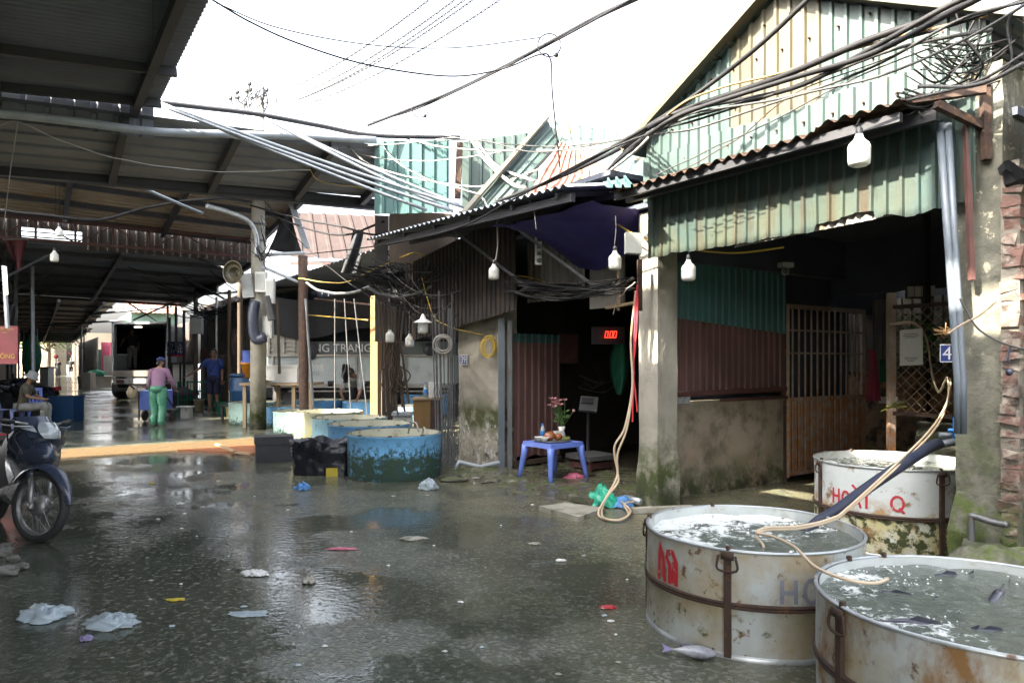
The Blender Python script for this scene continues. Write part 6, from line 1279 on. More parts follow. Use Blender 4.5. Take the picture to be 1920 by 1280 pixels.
# pale partition below the blue sign, lanterns and goods at the bright lane end
e = thing('white_partition', 'dirty white partition under the blue sign right of the box truck', 'partition', P2(335, 26.4)); a, c = P2(317, 26.5), P2(366, 26.0)
mb = MB(); mb.obox(a, c-a, V((0, .08, 0)), V((0, 0, 1.35))); mb.build('panel', 'white', e)
mb = MB(); mb.beam(a+V((0, -.05, 1.38)), c+V((0, -.05, 1.38)), .08); mb.build('top_rail', 'steel_dark', e)
for k, px in enumerate((326, 338, 352)): mb = MB(); mb.beam(P2(px, 26.2), P2(px, 26.2)+V((.1*(k-1), 0, 1.4)), .05); mb.build('upright', 'steel_dark', e)
for px, py, lb in ((105, 668, 'red lantern left above the walkers'), (134, 662, 'red lantern above the walker in shorts'), (147, 668, 'red lantern right of the walkers')):
    c = PX(px, py, 72); e = thing('lantern', lb, 'lantern', c, 'red lanterns at the bright end of the lane'); mb = MB(); mb.sphere(c, .24, 12, 8, (1, 1, .85)); mb.build('shade', 'banner', e, True); mb = MB(); mb.tube([c, V((c.x, c.y, 3.4))], .012, 4); mb.build('string', 'cable', e)
for k, (px, y, h, m_, lb) in enumerate(((160, 58, 2.2, 'white', 'white cloth hung on a stall at the far right of the lane'), (190, 52, 2.0, 'teal_pale', 'pale green board at a stall left of the truck'), (200, 47, 2.4, 'pink', 'pink cloth hanging left of the box truck'), (205, 44, 1.5, 'stainless', 'steel cupboard left of the box truck'))):
    mb = MB(); mb.box(P2(px, y)+V((0, 0, h/2+.3)), (.55, .3, h)); tag(mb.build(('cloth_screen', 'board', 'cloth_screen', 'cupboard')[k], m_), lb, ('cloth', 'board', 'cloth', 'cupboard')[k])

# market clutter in the shade
def crate(c, sx, sy, sz, rz, m, label, n=1):
    e = thing('fish_crate', label, 'crate', c); mb = MB(); u, w = V((cos(rz), sin(rz), 0)), V((-sin(rz), cos(rz), 0))
    for s in (1, -1): mb.box(c+u*s*sx/2+V((0, 0, sz/2)), (.02, sy, sz), rz); mb.box(c+w*s*sy/2+V((0, 0, sz/2)), (sx, .02, sz), rz)
    mb.box(c+V((0, 0, .02)), (sx, sy, .03), rz); mb.build('box', m, e)
    mb = MB()
    for s in (1, -1): mb.box(c+u*s*(sx/2+.006)+V((0, 0, sz-.02)), (.03, sy+.04, .035), rz); mb.box(c+w*s*(sy/2+.006)+V((0, 0, sz-.02)), (sx+.04, .03, .035), rz)
    mb.build('rim', m, e)
crate(P2(452, 19.6), .6, .42, .32, .2, 'bluecrate', 'dark blue fish crate on the ground behind the barrel bench')
crate(P2(452, 19.6)+V((0, 0, .33)), .6, .42, .32, .35, 'creambucket', 'cream fish crate stacked on the dark blue one')
crate(P2(345, 23.2), .6, .45, .35, -.2, 'styro', 'black fish crate beside the dark cloth heap')
crate(P2(425, 20.0), .5, .4, .3, .5, 'greennet', 'green fish crate right of the man in blue')
crate(P2(12, 19.5), .5, .4, .6, .1, 'styro', 'dark crate in the shade behind the seated man')
crate(P2(55, 21.5), .6, .5, .8, .1, 'steel', 'tall grey crate behind the empty blue chair')
for px, py, y, w, h, m_, lb in ((418, 690, 21.0, .35, .8, 'darksheet', 'dark sack hanging from a post behind the man in blue'), (443, 640, 19.3, .3, .7, 'wood_dark', 'brown sack hanging on the timber upright'), (382, 668, 22.4, .3, .5, 'rust_red', 'dull red cloth hanging in the dim stall'), (648, 700, 15.0, .2, .4, 'blacktarp', 'black bag hanging before the truck side'), (60, 640, 24, .4, .9, 'blacktarp', 'black tarp bundle hanging above the green net'), (20, 590, 17, .3, .5, 'steel', 'grey cloth hanging above the red banner')):
    mb = MB(); c = PX(px, py, y); mb.grid(lambda u, v: c+V(((u-.5)*w*(.35+.65*sin(pi*min(1, .12+v*.8)))+.03*noise.noise(V((u*5, v*4, px))), .08*sin(u*9+v*3)+.1*sin(pi*u), (.5-v)*h)), 14, 14); tag(mb.build('hanging_sack', m_, None, True), lb, 'sack')
rr = random.Random(77)
for k, (px0, py0, px1, py1, y, r, m_) in enumerate(((330, 470, 470, 520, 18.5, .03, 'steel'), (300, 560, 470, 545, 20, .025, 'steel_dark'), (250, 600, 340, 560, 26, .03, 'steel_dark'), (160, 590, 320, 575, 30, .05, 'steel_dark'), (80, 610, 240, 600, 34, .05, 'steel_dark'), (330, 575, 330, 660, 22, .04, 'steel_dark'), (590, 560, 700, 572, 15.5, .025, 'rust'), (575, 590, 690, 600, 15.2, .012, 'cable_yellow'), (60, 500, 62, 700, 18.6, .05, 'galv'), (30, 470, 26, 700, 19, .06, 'steel'), (520, 560, 524, 700, 15.8, .03, 'wood_dark'), (350, 520, 420, 560, 20.4, .03, 'steel'))):
    lb = ('grey pipe slung under the low roof near the pole', 'dark bar behind the meter cabinet', 'thin dark brace above the box truck', 'dark tie bar across the tunnel before the truck', 'dark tie bar deeper in the tunnel', 'dark bar standing right of the blue sign', 'rusty rail above the parked truck', 'yellow cord stretched above the truck side', 'pale pipe standing behind the seated man', 'wide grey pipe standing at the left wall', 'brown stick standing behind the concrete pole', 'slanted grey bar over the meter cabinet')[k]
    mb = MB(); mb.tube([PX(px0, py0, y), PX(px1, py1, y*.98)], r, 6); tag(mb.build('tie_bar' if k != 7 else 'cord', m_), lb, 'bar' if k != 7 else 'cord')
for k in range(9):
    px = 300+k*19; y = 19+(k*7 % 5); a, b_ = PX(px-60, 500+(k*13 % 50), y), PX(px+70, 520+(k*29 % 60), y-.6); mb = MB(); mb.tube(sag(a, b_, .12+.05*(k % 3)), .012, 5); tag(mb.build('hung_wire', 'cable'), 'thin black wire sagging in the shade left of the concrete pole', 'cable', 'wires sagging under the low market roof')
# ================================================================ people
def skin_body(name, e, joints, edges, m, extra=None):
    """one continuous body: joints {key: (point, radius)}, edges between keys, grown with a skin modifier from the pelvis"""
    keys = list(joints); me = bpy.data.meshes.new('tmp'); me.from_pydata([joints[k][0] for k in keys], [(keys.index(a), keys.index(b)) for a, b in edges], [])
    o = bpy.data.objects.new('tmp', me); COL.objects.link(o); o.modifiers.new('skin', 'SKIN'); 
    for i, k in enumerate(keys):
        sv = me.skin_vertices[0].data[i]; r = joints[k][1]; sv.radius = r if isinstance(r, tuple) else (r, r); sv.use_root = (i == 0)
    sb = o.modifiers.new('sub', 'SUBSURF'); sb.levels = sb.render_levels = 2
    dg = bpy.context.evaluated_depsgraph_get(); src = bpy.data.meshes.new_from_object(o.evaluated_get(dg)); bpy.data.objects.remove(o)
    mb = MB()
    for v in src.vertices: mb.addv(v.co)
    for p in src.polygons: mb.face(list(p.vertices))
    if extra: extra(mb)
    return mb.build(name, m, e, True)
def person(c, yaw, label, S=1.65, lean=0.0, arms=None, legs=None, shirt='darkcloth', trousers='darkcloth', skin='skin', hat=None, sleeve=.55, trouser_len=1.0, boots=None, long_hair=False, squat=0.0, twist=0.0, group=None, head_tilt=0.0, bag=False, sitting=False, skirt=None, bulk=1.0):
    """x right, y forward, z up; lean bends the trunk forward at the hip (radians)"""
    e = thing('person', label, 'person', c, group, yaw, world=False); k = S/1.7
    hip = V((0, 0, (.92-squat)*k))
    up = V((0, sin(lean), cos(lean))); fw = V((0, cos(lean), -sin(lean))); rt = V((1, 0, 0))
    B = lambda u, f=0, r=0: hip+(up*u+fw*f+rt*r)*k
    n0 = B(.56, .0); hu = (up*cos(head_tilt)+fw*sin(head_tilt)).normalized(); hf = (fw*cos(head_tilt)-up*sin(head_tilt)).normalized()
    Hd = lambda u, f=0, r=0: n0+(hu*u+hf*f+rt*r)*k
    J = {'pelvis': (B(0), (.135*k, .1*k)), 'waist': (B(.18), (.12*k, .09*k)), 'chest': (B(.37), (.135*k, .1*k)), 'top': (B(.5), (.085*k, .07*k)), 'neck': (B(.57), .05*k), 'jaw': (Hd(.09, .02), .068*k), 'skull': (Hd(.19, .005), .085*k), 'crown': (Hd(.25, -.005), .06*k)}
    E = [('pelvis', 'waist'), ('waist', 'chest'), ('chest', 'top'), ('top', 'neck'), ('neck', 'jaw'), ('jaw', 'skull'), ('skull', 'crown')]
    hands = []; AR = {}; LG = {}
    for s, nm in ((-1, 'L'), (1, 'R')):
        sh = B(.49, 0, .175*s); dflt = (B(.22, -.02, .24*s), B(-.02, .06, .25*s))
        el, wr = (arms[nm] if arms and nm in arms else (None, None))
        el = V(el)*k if el is not None else dflt[0]; wr = V(wr)*k if wr is not None else dflt[1]
        hd = (wr-el).normalized(); pl = wr+hd*.06*k
        J['sh'+nm] = (sh, .058*k); J['el'+nm] = (el, .04*k); J['wr'+nm] = (wr, .028*k); J['pa'+nm] = (pl, (.036*k, .02*k))
        E += [('top', 'sh'+nm), ('sh'+nm, 'el'+nm), ('el'+nm, 'wr'+nm), ('wr'+nm, 'pa'+nm)]; hands.append((pl, hd, s)); AR[nm] = (sh, el, wr)
        hj = hip+V((.09*s*k, 0, -.03*k)); kn, an, to = (None, None, None)
        if legs and nm in legs: kn, an, to = [V(p)*k for p in legs[nm]]
        else: kn, an, to = V((.1*s, .02, .49))*k, V((.1*s, -.02, .085))*k, V((.12*s, .13, .03))*k
        J['hj'+nm] = (hj, .088*k); J['kn'+nm] = (kn, .056*k); J['an'+nm] = (an, .038*k); J['to'+nm] = (to, (.038*k, .026*k))
        E += [('pelvis', 'hj'+nm), ('hj'+nm, 'kn'+nm), ('kn'+nm, 'an'+nm), ('an'+nm, 'to'+nm)]; LG[nm] = (hj, kn, an, to)
    def extra(mb):
        for pl, hd, s in hands:
            a, b_ = frame_from(hd); side = a if a.cross(b_).dot(hd) else a
            for q, L_ in ((-.03, .07), (-.01, .082), (.01, .078), (.028, .06)):
                o = pl+side*q*k+hd*.02*k; mb.tube([o, o+hd*L_*.5*k, o+hd*L_*.85*k+b_*.02*k, o+hd*L_*k+b_*.035*k], [.0095*k, .0088*k, .008*k, .006*k], 6)
            o = pl-side*.03*k-hd*.03*k; mb.tube([o, o+(hd*.03-side*.03)*k, o+(hd*.06-side*.035)*k], [.011*k, .01*k, .007*k], 6)
        mb.tube([Hd(.165, .075), Hd(.12, .112), Hd(.112, .085)], [.012*k, .018*k, .012*k], 7)      # nose
        for s in (-1, 1):
            mb.sphere(Hd(.14, -.005, .086*s), .028*k, 8, 6, (.4, .8, 1.1))                                     # ears
    skin_body('body', e, J, E, skin, extra)
    mb = MB()
    for s in (-1, 1): mb.sphere(Hd(.165, .078, .033*s), .0125*k, 8, 6)
    mb.tube([Hd(.075, .085, -.026), Hd(.071, .096, 0), Hd(.075, .085, .026)], .006*k, 5); mb.build('face_features', 'hair', e, True)
    mb = MB(); N_ = 14
    def hair(u, v):
        a = 2*pi*u; th = v*(1.7 if cos(a) < .3 else 1.05+.0*v); d = V((sin(th)*sin(a)*.092, sin(th)*cos(a)*.108, cos(th)*.115)); return Hd(.175+d.z, d.y-.008, d.x)
    mb.grid(hair, 24, 8)
    if long_hair: mb.tube([Hd(.16, -.1), Hd(.08, -.12), Hd(-.0, -.11)], [.05*k, .045*k, .02*k], 8)
    mb.build('hair', 'hair', e, True)
    # clothing: shells around the body
    mb = MB(); el = (1, .78)
    prof = [(-.06, .15), (.05, .152), (.18, .142), (.32, .155), (.42, .165), (.5, .15), (.545, .085)]
    mb.grid(lambda u, v: (lambda i, f: (lambda h, r: B(h, cos(2*pi*u)*r*.74, sin(2*pi*u)*r*1.12)+rt*.004*noise.noise(V((u*9, h*9, 1))))(prof[i][0]+(prof[i+1][0]-prof[i][0])*f, prof[i][1]+(prof[i+1][1]-prof[i][1])*f))(min(5, int(v*6)), v*6-min(5, int(v*6))), 28, 18)
    for nm in 'LR':
        sh, el_, wr = AR[nm]
        pts = [sh+(B(.49)-sh)*.35, sh, sh.lerp(el_, min(1, sleeve*1.8)*.98)]; rs = [.085*k, .078*k, .062*k]
        if sleeve > .56: pts += [el_.lerp(wr, (sleeve-.5)*2*.9)]; rs += [.046*k]
        mb.tube(pts, rs, 12, True)
    mb.build('shirt', shirt, e, True)
    mb = MB()
    mb.tube([hip+V((0, 0, .1*k)), hip, hip-V((0, 0, .09*k))], [.15*k*bulk, .162*k*bulk, .13*k], 16, True, (1.08, .86))
    for nm in 'LR':
        hj, kn, an, to = LG[nm]
        if trouser_len < .8: pts, rs = [hj+V((0, 0, .05*k)), hj.lerp(kn, .5), hj.lerp(kn, .95)], [.105*k, .1*k, .094*k]
        else: pts, rs = [hj+V((0, 0, .05*k)), hj.lerp(kn, .5), kn, kn.lerp(an, .5), kn.lerp(an, .98)], [.108*k, .098*k, .08*k, .07*k, .066*k]
        mb.tube(jitter(spline(pts, 6), .014*bulk, 9, 3), [x*bulk for x in [rs[min(len(rs)-1, int(i/6))]*(1-(i % 6)/6)+rs[min(len(rs)-1, int(i/6)+1)]*((i % 6)/6) for i in range(len(spline(pts, 6)))]], 14)
    mb.build('trousers', trousers, e, True)
    if skirt: mb = MB(); mb.lathe([(.15*k, .95*k), (.22*k, .6*k), (.27*k, .22*k)], n=20); mb.build('skirt', skirt, e, True)
    if boots:
        mb = MB()
        for nm in 'LR':
            hj, kn, an, to = LG[nm]; mb.tube([kn.lerp(an, .25), an, an+V((0, 0, -.03))], [.07*k, .06*k, .055*k], 12); mb.tube([an+V((0, 0, -.02))-(to-an)*.3, to+(to-an)*.25], [.055*k, .045*k], 10)
        mb.build('boots', boots, e, True)
        mb = MB()
        for nm in 'LR':
            hj, kn, an, to = LG[nm]; p = to+(to-an)*.3; q = an-(to-an)*.35; p.z = q.z = .012; mb.tube([q, p], .045*k, 8, True, (1, .3))
        mb.build('soles', 'yellowcrate' if boots == 'creamboot' else 'black', e)
    if hat:
        mb = MB(); z = hu
        if hat[0] == 'bucket': mb.lathe([(.06*k, .11*k), (.1*k, .1*k), (.112*k, .03*k), (.116*k, 0), (.165*k, -.045*k), (.163*k, -.05*k), (.11*k, -.005)], Hd(.2), 24, hu, cap0=True)
        else:
            mb.lathe([(.0, .1*k), (.07*k, .09*k), (.105*k, .05*k), (.11*k, 0)], Hd(.2), 24, hu)
            mb.grid(lambda u, v: Hd(.2+.0*v-.02*v, .09+.09*v*sin(pi*u)+.0, (u-.5)*.18), 12, 4)
        mb.build('hat', hat[1], e, True)
    if bag: mb = MB(); mb.tube([B(.5, .1, -.14), B(.3, .14, 0), B(.05, .12, .15)], .012, 6); mb.build('bag_strap', 'black', e)
    return e
WY = atan2(.56, .83)
person(P2(296, 16.0), radians(8), 'person in a mauve shirt and shiny green waders seen from behind, pushing a cart', 1.5, .18, {'L': ((-.27, .18, 1.02), (-.26, .42, .86)), 'R': ((.3, .2, 1.05), (.3, .45, .9))}, {'L': ((-.1, .06, .48), (-.1, -.0, .08), (-.11, .14, .03)), 'R': ((.11, .0, .48), (.12, -.1, .08), (.13, .04, .03))}, 'mauve', 'greenpants', 'skin', ('cap', 'bluecap'), .95, 1.0, 'greenpants', True, head_tilt=.35, bulk=1.28)
person(P2(400, 20.3), radians(188), 'person in a blue polo and navy shorts standing with one arm out over the cage', 1.75, 0, {'R': ((.36, .05, 1.2), (.6, .1, 1.03))}, None, 'blueshirt', 'navyshort', 'skin_dark', None, .45, .6, bag=True)
person(P2(30, 15.3)+V((-.05, .25, 0)), radians(-72), 'person in a grey bucket hat sitting with folded hands on the lilac chair', 1.6, .22, {'L': ((-.28, .2, .72), (-.06, .42, .66)), 'R': ((.28, .2, .72), (.06, .42, .66))}, {'L': ((-.14, .48, .5), (-.12, .5, .1), (-.13, .66, .03)), 'R': ((.14, .48, .5), (.12, .46, .1), (.14, .62, .03))}, 'oliveshirt', 'greytrouser', 'skin', ('bucket', 'hatgrey'), .45, .98, 'creamboot', squat=.45, head_tilt=.25)
person(P2(672, 17.5), radians(175), 'person in a pale shirt stooping over the blue tank to reach into it', 1.65, 1.05, {'L': ((-.24, .66, .72), (-.14, .68, .48)), 'R': ((.24, .66, .72), (.12, .7, .48))}, {'L': ((-.14, .1, .5), (-.14, -.05, .08), (-.16, .1, .03)), 'R': ((.14, .1, .5), (.14, -.05, .08), (.16, .1, .03))}, 'greyshirt', 'darkcloth', 'skin_dark', None, .45, 1.0, squat=.05, head_tilt=.1)
person(P2(109, 66), radians(20), 'person in a long dark dress walking at the far end of the lane', 1.6, 0, None, None, 'darkcloth', 'darkcloth', 'skin_dark', None, .5, 1.0, skirt='darkcloth', long_hair=True)
person(P2(133, 67), radians(200), 'person in dark shorts standing at the far end right of the other walker', 1.7, 0, None, None, 'darkcloth', 'darkcloth', 'skin_dark', None, .5, .6)
tp = PX(248, 694, 28.6); person(V((tp.x, 28.6, PX(0, 694, 27).z+.0)), radians(200), 'person standing in the dark cargo box of the truck', 1.62, .25, {'R': ((.3, .25, 1.25), (.35, .45, 1.05))}, None, 'darkcloth', 'greytrouser', 'skin_dark', None, .5, 1.0, head_tilt=.2)
# cart pushed by the woman
e = thing('hand_cart', 'blue hand cart pushed by the person in green waders', 'cart', P2(296, 16.8)); c = P2(296, 17.2)-V((0, .4, 0))
mb = MB()
for s in (-1, 1): mb.tube([c+V((s*.3, -.35, .92)), c+V((s*.3, .1, .7)), c+V((s*.3, .6, .3))], .018, 6); mb.tube([c+V((s*.3, .1, .7)), c+V((s*.3, .1, .05))], .018, 6)
mb.tube([c+V((-.3, -.35, .92)), c+V((.3, -.35, .92))], .018, 6); mb.build('frame', 'rust', e)
mb = MB(); mb.obox(c+V((-.26, .05, .3)), V((.5, 0, 0)), V((0, .6, 0)), V((0, 0, .45))); mb.build('tub', 'blueplastic', e)
for s in (-1, 1): mb = MB(); mb.lathe([(0, -.03), (.12, -.03), (.14, 0), (.12, .03), (0, .03)], c+V((s*.34, .45, .14)), 16, (1, 0, 0)); mb.build('wheel', 'rubber', e)
mb = MB(); mb.sphere(c+V((-.38, -.05, .72)), .13, 10, 8, (1, .8, 1.2), .3); tag(mb.build('cloth_bag', 'creambucket', None, True), 'beige bag hanging on the left of the hand cart', 'bag')

# ================================================================ cables
cb = cable
SK = 'twisted power lines crossing the white sky'
def twisted(p, q, y0, y1, s):
    a, b_ = PX(*p, y0), PX(*q, y1); pts = sag(a, b_, s, 120); mb = MB()
    for ph in (0, pi):
        mb.tube([x+V((cos(i*1.1+ph), 0, sin(i*1.1+ph)))*.011 for i, x in enumerate(pts)], .008, 4, False)
    tag(mb.build('power_line', 'cable_grey'), 'thin twisted power line running up across the white sky', 'cable', SK)
for p, q in (((830, -20), (520, 175)), ((880, -20), (545, 182)), ((915, -20), (560, 186)), ((975, -25), (575, 196)), ((905, -25), (552, 190))): twisted(p, q, 9, 15, .15)
cb('overhead_cable', 'thick dark cable falling across the middle of the sky', [PX(1215, -12, 6), PX(1120, 32, 6.8), PX(1040, 75, 7.6), PX(940, 128, 8.6), PX(830, 180, 10), PX(690, 235, 12)], .022, 'cable')
cb('overhead_cable', 'second strand hugging the thick dark cable in the sky', [PX(1190, -4, 6.1), PX(1040, 78, 7.6), PX(900, 150, 9), PX(780, 205, 10.8), PX(700, 228, 12)], .011, 'cable')
cb('overhead_cable', 'long thin wire falling across the right part of the sky', [PX(1255, -5, 8), PX(1050, 108, 9), PX(900, 170, 10.5)], .005, 'cable_grey')
cb('overhead_cable', 'black wire sagging from the big canopy corner to the middle of the sky', [PX(398, 0, 6.7), PX(470, 42, 7.0), PX(560, 82, 7.3), PX(690, 122, 7.6), PX(840, 143, 7.8), PX(940, 130, 7.8), PX(1010, 103, 7.7), PX(1032, 112, 7.7), PX(1036, 180, 7.8), PX(1050, 315, 8)], .009, 'cable')
cb('overhead_cable', 'thinner wire sagging above it from the big canopy corner', [PX(405, 6, 6.7), PX(520, 52, 7.0), PX(690, 84, 7.4), PX(850, 90, 7.6), PX(1012, 71, 7.7)], .006, 'cable')
for c_, r_, lb in ((PX(1030, 85, 7.7), .125, 'loop of black wire tied to the thick cable in the sky'), (PX(788, 205, 10.6), .12, 'small hook of wire hanging from the cable above the crossing canopy')):
    mb = MB(); mb.tube([c_+V((cos(a)*r_, 0, sin(a)*r_)) for a in [(.2+k*(6.0 if r_ > .12 else 3.6)/30+(0 if r_ > .12 else 2.6)) for k in range(31)]], .008, 5); mb.sphere(c_+V((r_*.6, 0, -r_*.85)), .028, 7, 5); tag(mb.build('wire_loop', 'cable'), lb, 'wire')
cb('overhead_cable', 'yellowish wire hanging straight down beside the sky loop', [PX(1047, 108, 7.8), PX(1056, 160, 7.9), PX(1070, 250, 8)], .006, 'cable_yellow')
cb('overhead_cable', 'dark cable crossing in front of the gable to the neighbouring roof', [PN(1530, -15, 4.5), PN(1430, 80, 4.5), PN(1340, 152, 4.5), PN(1250, 215, 4.4), PN(1150, 275, 4.3), PN(1020, 345, 4.2)], .018, 'cable')
# main bundle from the right corner
bun = [(1935, -25), (1800, 30), (1640, 103), (1480, 165), (1300, 215), (1235, 243)]
tails = [[(1150, 285), (1030, 340), (905, 388), (862, 398)], [(1160, 300), (1110, 350), (1050, 396)], [(1165, 292), (1125, 335), (1070, 386)], [(1120, 290), (960, 375), (850, 430), (700, 462), (560, 478)], [(1130, 268), (1000, 285), (870, 262), (690, 283)], [(1160, 262), (1030, 275), (880, 262), (760, 240)]]
nm_ = ['thickest black cable of the bundle over the green gable', 'black cable of the gable bundle dropping onto the ribbed awning', 'lower black cable of the gable bundle beside the dropping one', 'cable of the gable bundle crossing the front of the ribbed awning', 'upper cable of the gable bundle curving to the crossing canopy', 'thin top wire of the gable bundle']
for i, tl in enumerate(tails):
    o = (i-2.5)*5; pxy = []
    for j, p in enumerate(bun):
        w = 1 if j < 5 else .25; pxy.append((p[0]+(17*i) % 29-14, p[1]+(o*1.7+10*sin(i*2.3+j*1.9)+6*sin(i*5.1+j*.7))*w*(1.25 if j < 3 else 1)))
    pts = [PN(p_[0], p_[1], 4.38-.05*(i % 3)+.05*sin(i+2*jj)) for jj, p_ in enumerate(pxy)]+[PN(p[0], p[1], (4.95, 4.9, 4.92, 4.16, 5.3, 5.5)[i]) for p in tl]
    cb('bundle_cable', nm_[i], pts, (.022, .017, .018, .009, .009, .008)[i], 'cable' if i < 4 else 'cable_grey')
for i, (pts, lb, r, m_) in enumerate((
    (((1860, 55, 4.3), (1700, 85, 4.7), (1560, 138, 5.1), (1400, 190, 5.7), (1240, 238, 6.8), (1180, 262, 7.4)), 'grey cable just below the gable bundle', .011, 'cable_grey'),
    (((1850, 30, 4.3), (1690, 66, 4.6), (1600, 95, 5.0), (1450, 140, 5.4), (1310, 180, 6.0), (1230, 232, 6.8)), 'orange tinted cable inside the gable bundle', .008, 'wood'),
    (((1790, 70, 4.5), (1600, 150, 4.9), (1430, 235, 5.3), (1320, 285, 5.8), (1230, 330, 6.3)), 'thin brownish wire slanting across the lower gable', .005, 'cable_grey'),
    (((1760, 62, 4.5), (1640, 120, 4.8), (1480, 180, 5.2), (1380, 262, 5.5), (1260, 330, 6.2)), 'second thin wire slanting across the lower gable', .004, 'rust'),
    (((1920, 118, 4.0), (1860, 150, 4.2), (1800, 165, 4.3), (1720, 165, 4.45)), 'grey wire bunch entering from the right above the brick pillar', .012, 'cable_grey'),
    (((1920, 100, 4.0), (1850, 145, 4.2), (1780, 172, 4.3), (1700, 190, 4.5)), 'second grey wire from the right above the brick pillar', .009, 'cable_grey'),
    (((1930, 0, 3.9), (1890, 40, 4.1), (1898, 110, 4.2), (1875, 140, 4.2)), 'black wire dropping over the neighbouring green panel', .007, 'cable'),
    (((1230, 240, 6.7), (1200, 275, 7.0), (1130, 330, 7.4), (1040, 380, 7.6), (930, 395, 8.2), (905, 372, 8.4)), 'pale cable running along the white edge of the ribbed awning', .013, 'cable_white'),
    (((1082, 285, 8.2), (1090, 335, 8.0), (1110, 375, 7.8), (1150, 415, 7.4), (1200, 445, 7.0), (1258, 463, 6.6), (1292, 466, 6.4), (1370, 475, 6.3), (1470, 462, 6.1)), 'yellow cable falling past the violet tarp to the green panel', .009, 'cable_yellow'),
    (((560, 522, 13), (640, 530, 12.6), (690, 510, 12.2), (735, 490, 11.8), (770, 476, 11.4), (790, 478, 11.2), (840, 505, 10.6), (900, 517, 10), (980, 518, 9.2), (1060, 540, 8.6), (1130, 548, 8.2), (1190, 522, 7.6)), 'long yellow cable strung low under both awnings', .01, 'cable_yellow'),
    (((790, 520, 10.8), (812, 590, 10.5), (838, 610, 10.3), (868, 620, 10.1), (908, 628, 9.9)), 'yellow wire drooping to the coil on the number 39 pier', .007, 'cable_yellow'),
    (((575, 530, 14), (600, 545, 13.5), (650, 550, 13), (700, 535, 12.5)), 'thick dark drooping cable beside the red post', .028, 'steel'),
    (((690, 540, 12), (720, 552, 11.6), (770, 553, 11.2), (815, 535, 10.8), (835, 518, 10.6)), 'thick dark drooping cable under the ribbed awning', .026, 'steel'),
    (((0, 236, 8), (35, 230, 8.1), (110, 262, 8.4), (200, 292, 8.8), (300, 312, 9.3), (420, 322, 10), (582, 318, 11)), 'thin cream wire drooping under the dark canopies', .006, 'cable_white'),
    (((35, 230, 8.1), (22, 300, 8.4), (12, 380, 8.6), (6, 430, 8.6)), 'cream wire hanging down at the left edge of the hall', .006, 'cable_white'),
    (((582, 318, 11), (600, 340, 11.5), (660, 350, 11.5), (720, 360, 11.3)), 'wire continuing from the canopy to the blue green wall', .005, 'cable_yellow'),
    (((287, -5, 6.5), (287, 90, 7.3), (286, 175, 9.0)), 'thin cord hanging straight below the big canopy', .003, 'cable_grey'),
    (((0, 395, 11.5), (120, 408, 12), (190, 412, 12.5), (280, 388, 13), (400, 372, 13.5), (470, 378, 14.8)), 'thick dark cable swooping under the roof girder', .03, 'cable'),
    (((250, 345, 12), (330, 380, 12.5), (380, 400, 13)), 'pale tube slanting below the roof girder', .03, 'pvc'),
    (((470, 385, 14.8), (560, 410, 14), (640, 425, 13), (700, 440, 12.4), (760, 430, 11.6)), 'dark cable from the concrete pole to the awning corner', .02, 'cable'),
    (((500, 400, 14.8), (580, 430, 14), (650, 440, 13), (720, 415, 12.4)), 'second dark cable from the concrete pole toward the awning', .02, 'cable'),
    (((490, 370, 15), (560, 450, 14.5), (640, 520, 13.4), (700, 560, 12.4)), 'thin wire slanting down from the pole top', .008, 'cable'),
    (((620, 230, 11.2), (680, 300, 11), (760, 330, 10.6), (900, 350, 10), (1010, 318, 9.2)), 'white cable drooping before the blue green panel', .012, 'cable_white'),
    (((725, 245, 11.4), (780, 265, 11.2), (860, 280, 10.9), (980, 282, 10.3), (1100, 280, 9.4), (1230, 262, 7.6)), 'long white cable level before the small gable peak', .016, 'cable_white'),
    (((640, 270, 11.3), (720, 272, 11), (820, 262, 10.8), (880, 258, 11.2)), 'white wire along the top of the blue green panel', .009, 'cable_white'),
    (((650, 285, 11.3), (740, 300, 11), (830, 300, 10.8), (940, 285, 10.4)), 'second white wire across the blue green panel', .008, 'cable_white'),
    (((710, 262, 11.2), (740, 300, 10.9), (800, 335, 10.4), (850, 350, 10), (900, 365, 9.0)), 'cream wire slanting across the blue green panel', .009, 'cable_white'),
    (((880, 258, 10.8), (910, 300, 10.2), (960, 345, 9.2), (985, 352, 8.8)), 'thick white cable slanting down by the small gable', .025, 'cable_white'),
    (((890, 262, 10.8), (930, 310, 10.1), (1000, 340, 9.0)), 'second thick white cable slanting down by the small gable', .02, 'cable_white'),
    (((845, 420, 9.4), (870, 500, 10), (880, 560, 10), (930, 570, 9.8), (942, 590, 9.6), (938, 640, 9.6)), 'grey wire curving to the steel post of shop 39', .006, 'cable_grey'),
    (((985, 360, 7.6), (1000, 395, 7.5), (1005, 430, 7.5)), 'short white wire hanging by the black clips', .006, 'cable_white'),
    (((1190, 530, 7.2), (1160, 560, 7.4), (1150, 590, 7.6)), 'short cream wire dangling left of the pillar', .006, 'cable_white'),
    (((1800, 560, 4.5), (1830, 612, 4.4), (1880, 640, 4.3), (1925, 655, 4.2)), 'thin grey wire crossing the sunlit patch of the mossy pillar', .006, 'cable_grey'),
    (((1775, 625, 4.6), (1800, 610, 4.55), (1840, 590, 4.5), (1870, 565, 4.45)), 'frayed orange wire reaching across the mossy pillar', .006, 'hose'),
    (((1100, 545, 8.6), (1010, 560, 9), (930, 540, 9.6)), 'black wire sagging in the dark doorway', .012, 'cable'),
    )):
    q = [PX(*p) for p in pts]
    q = [PN(p[0], p[1], 4.36) if p[0] > 1180 and tn(x)[1] > 4.4 and tn(x)[0] < 5.4 and 'yellow cable' not in lb else x for p, x in zip(pts, q)]
    cb('hung_cable', lb, q, r, m_, jit=.012)
CO = 'pale plastic conduits slanting from the canopy to the awning'
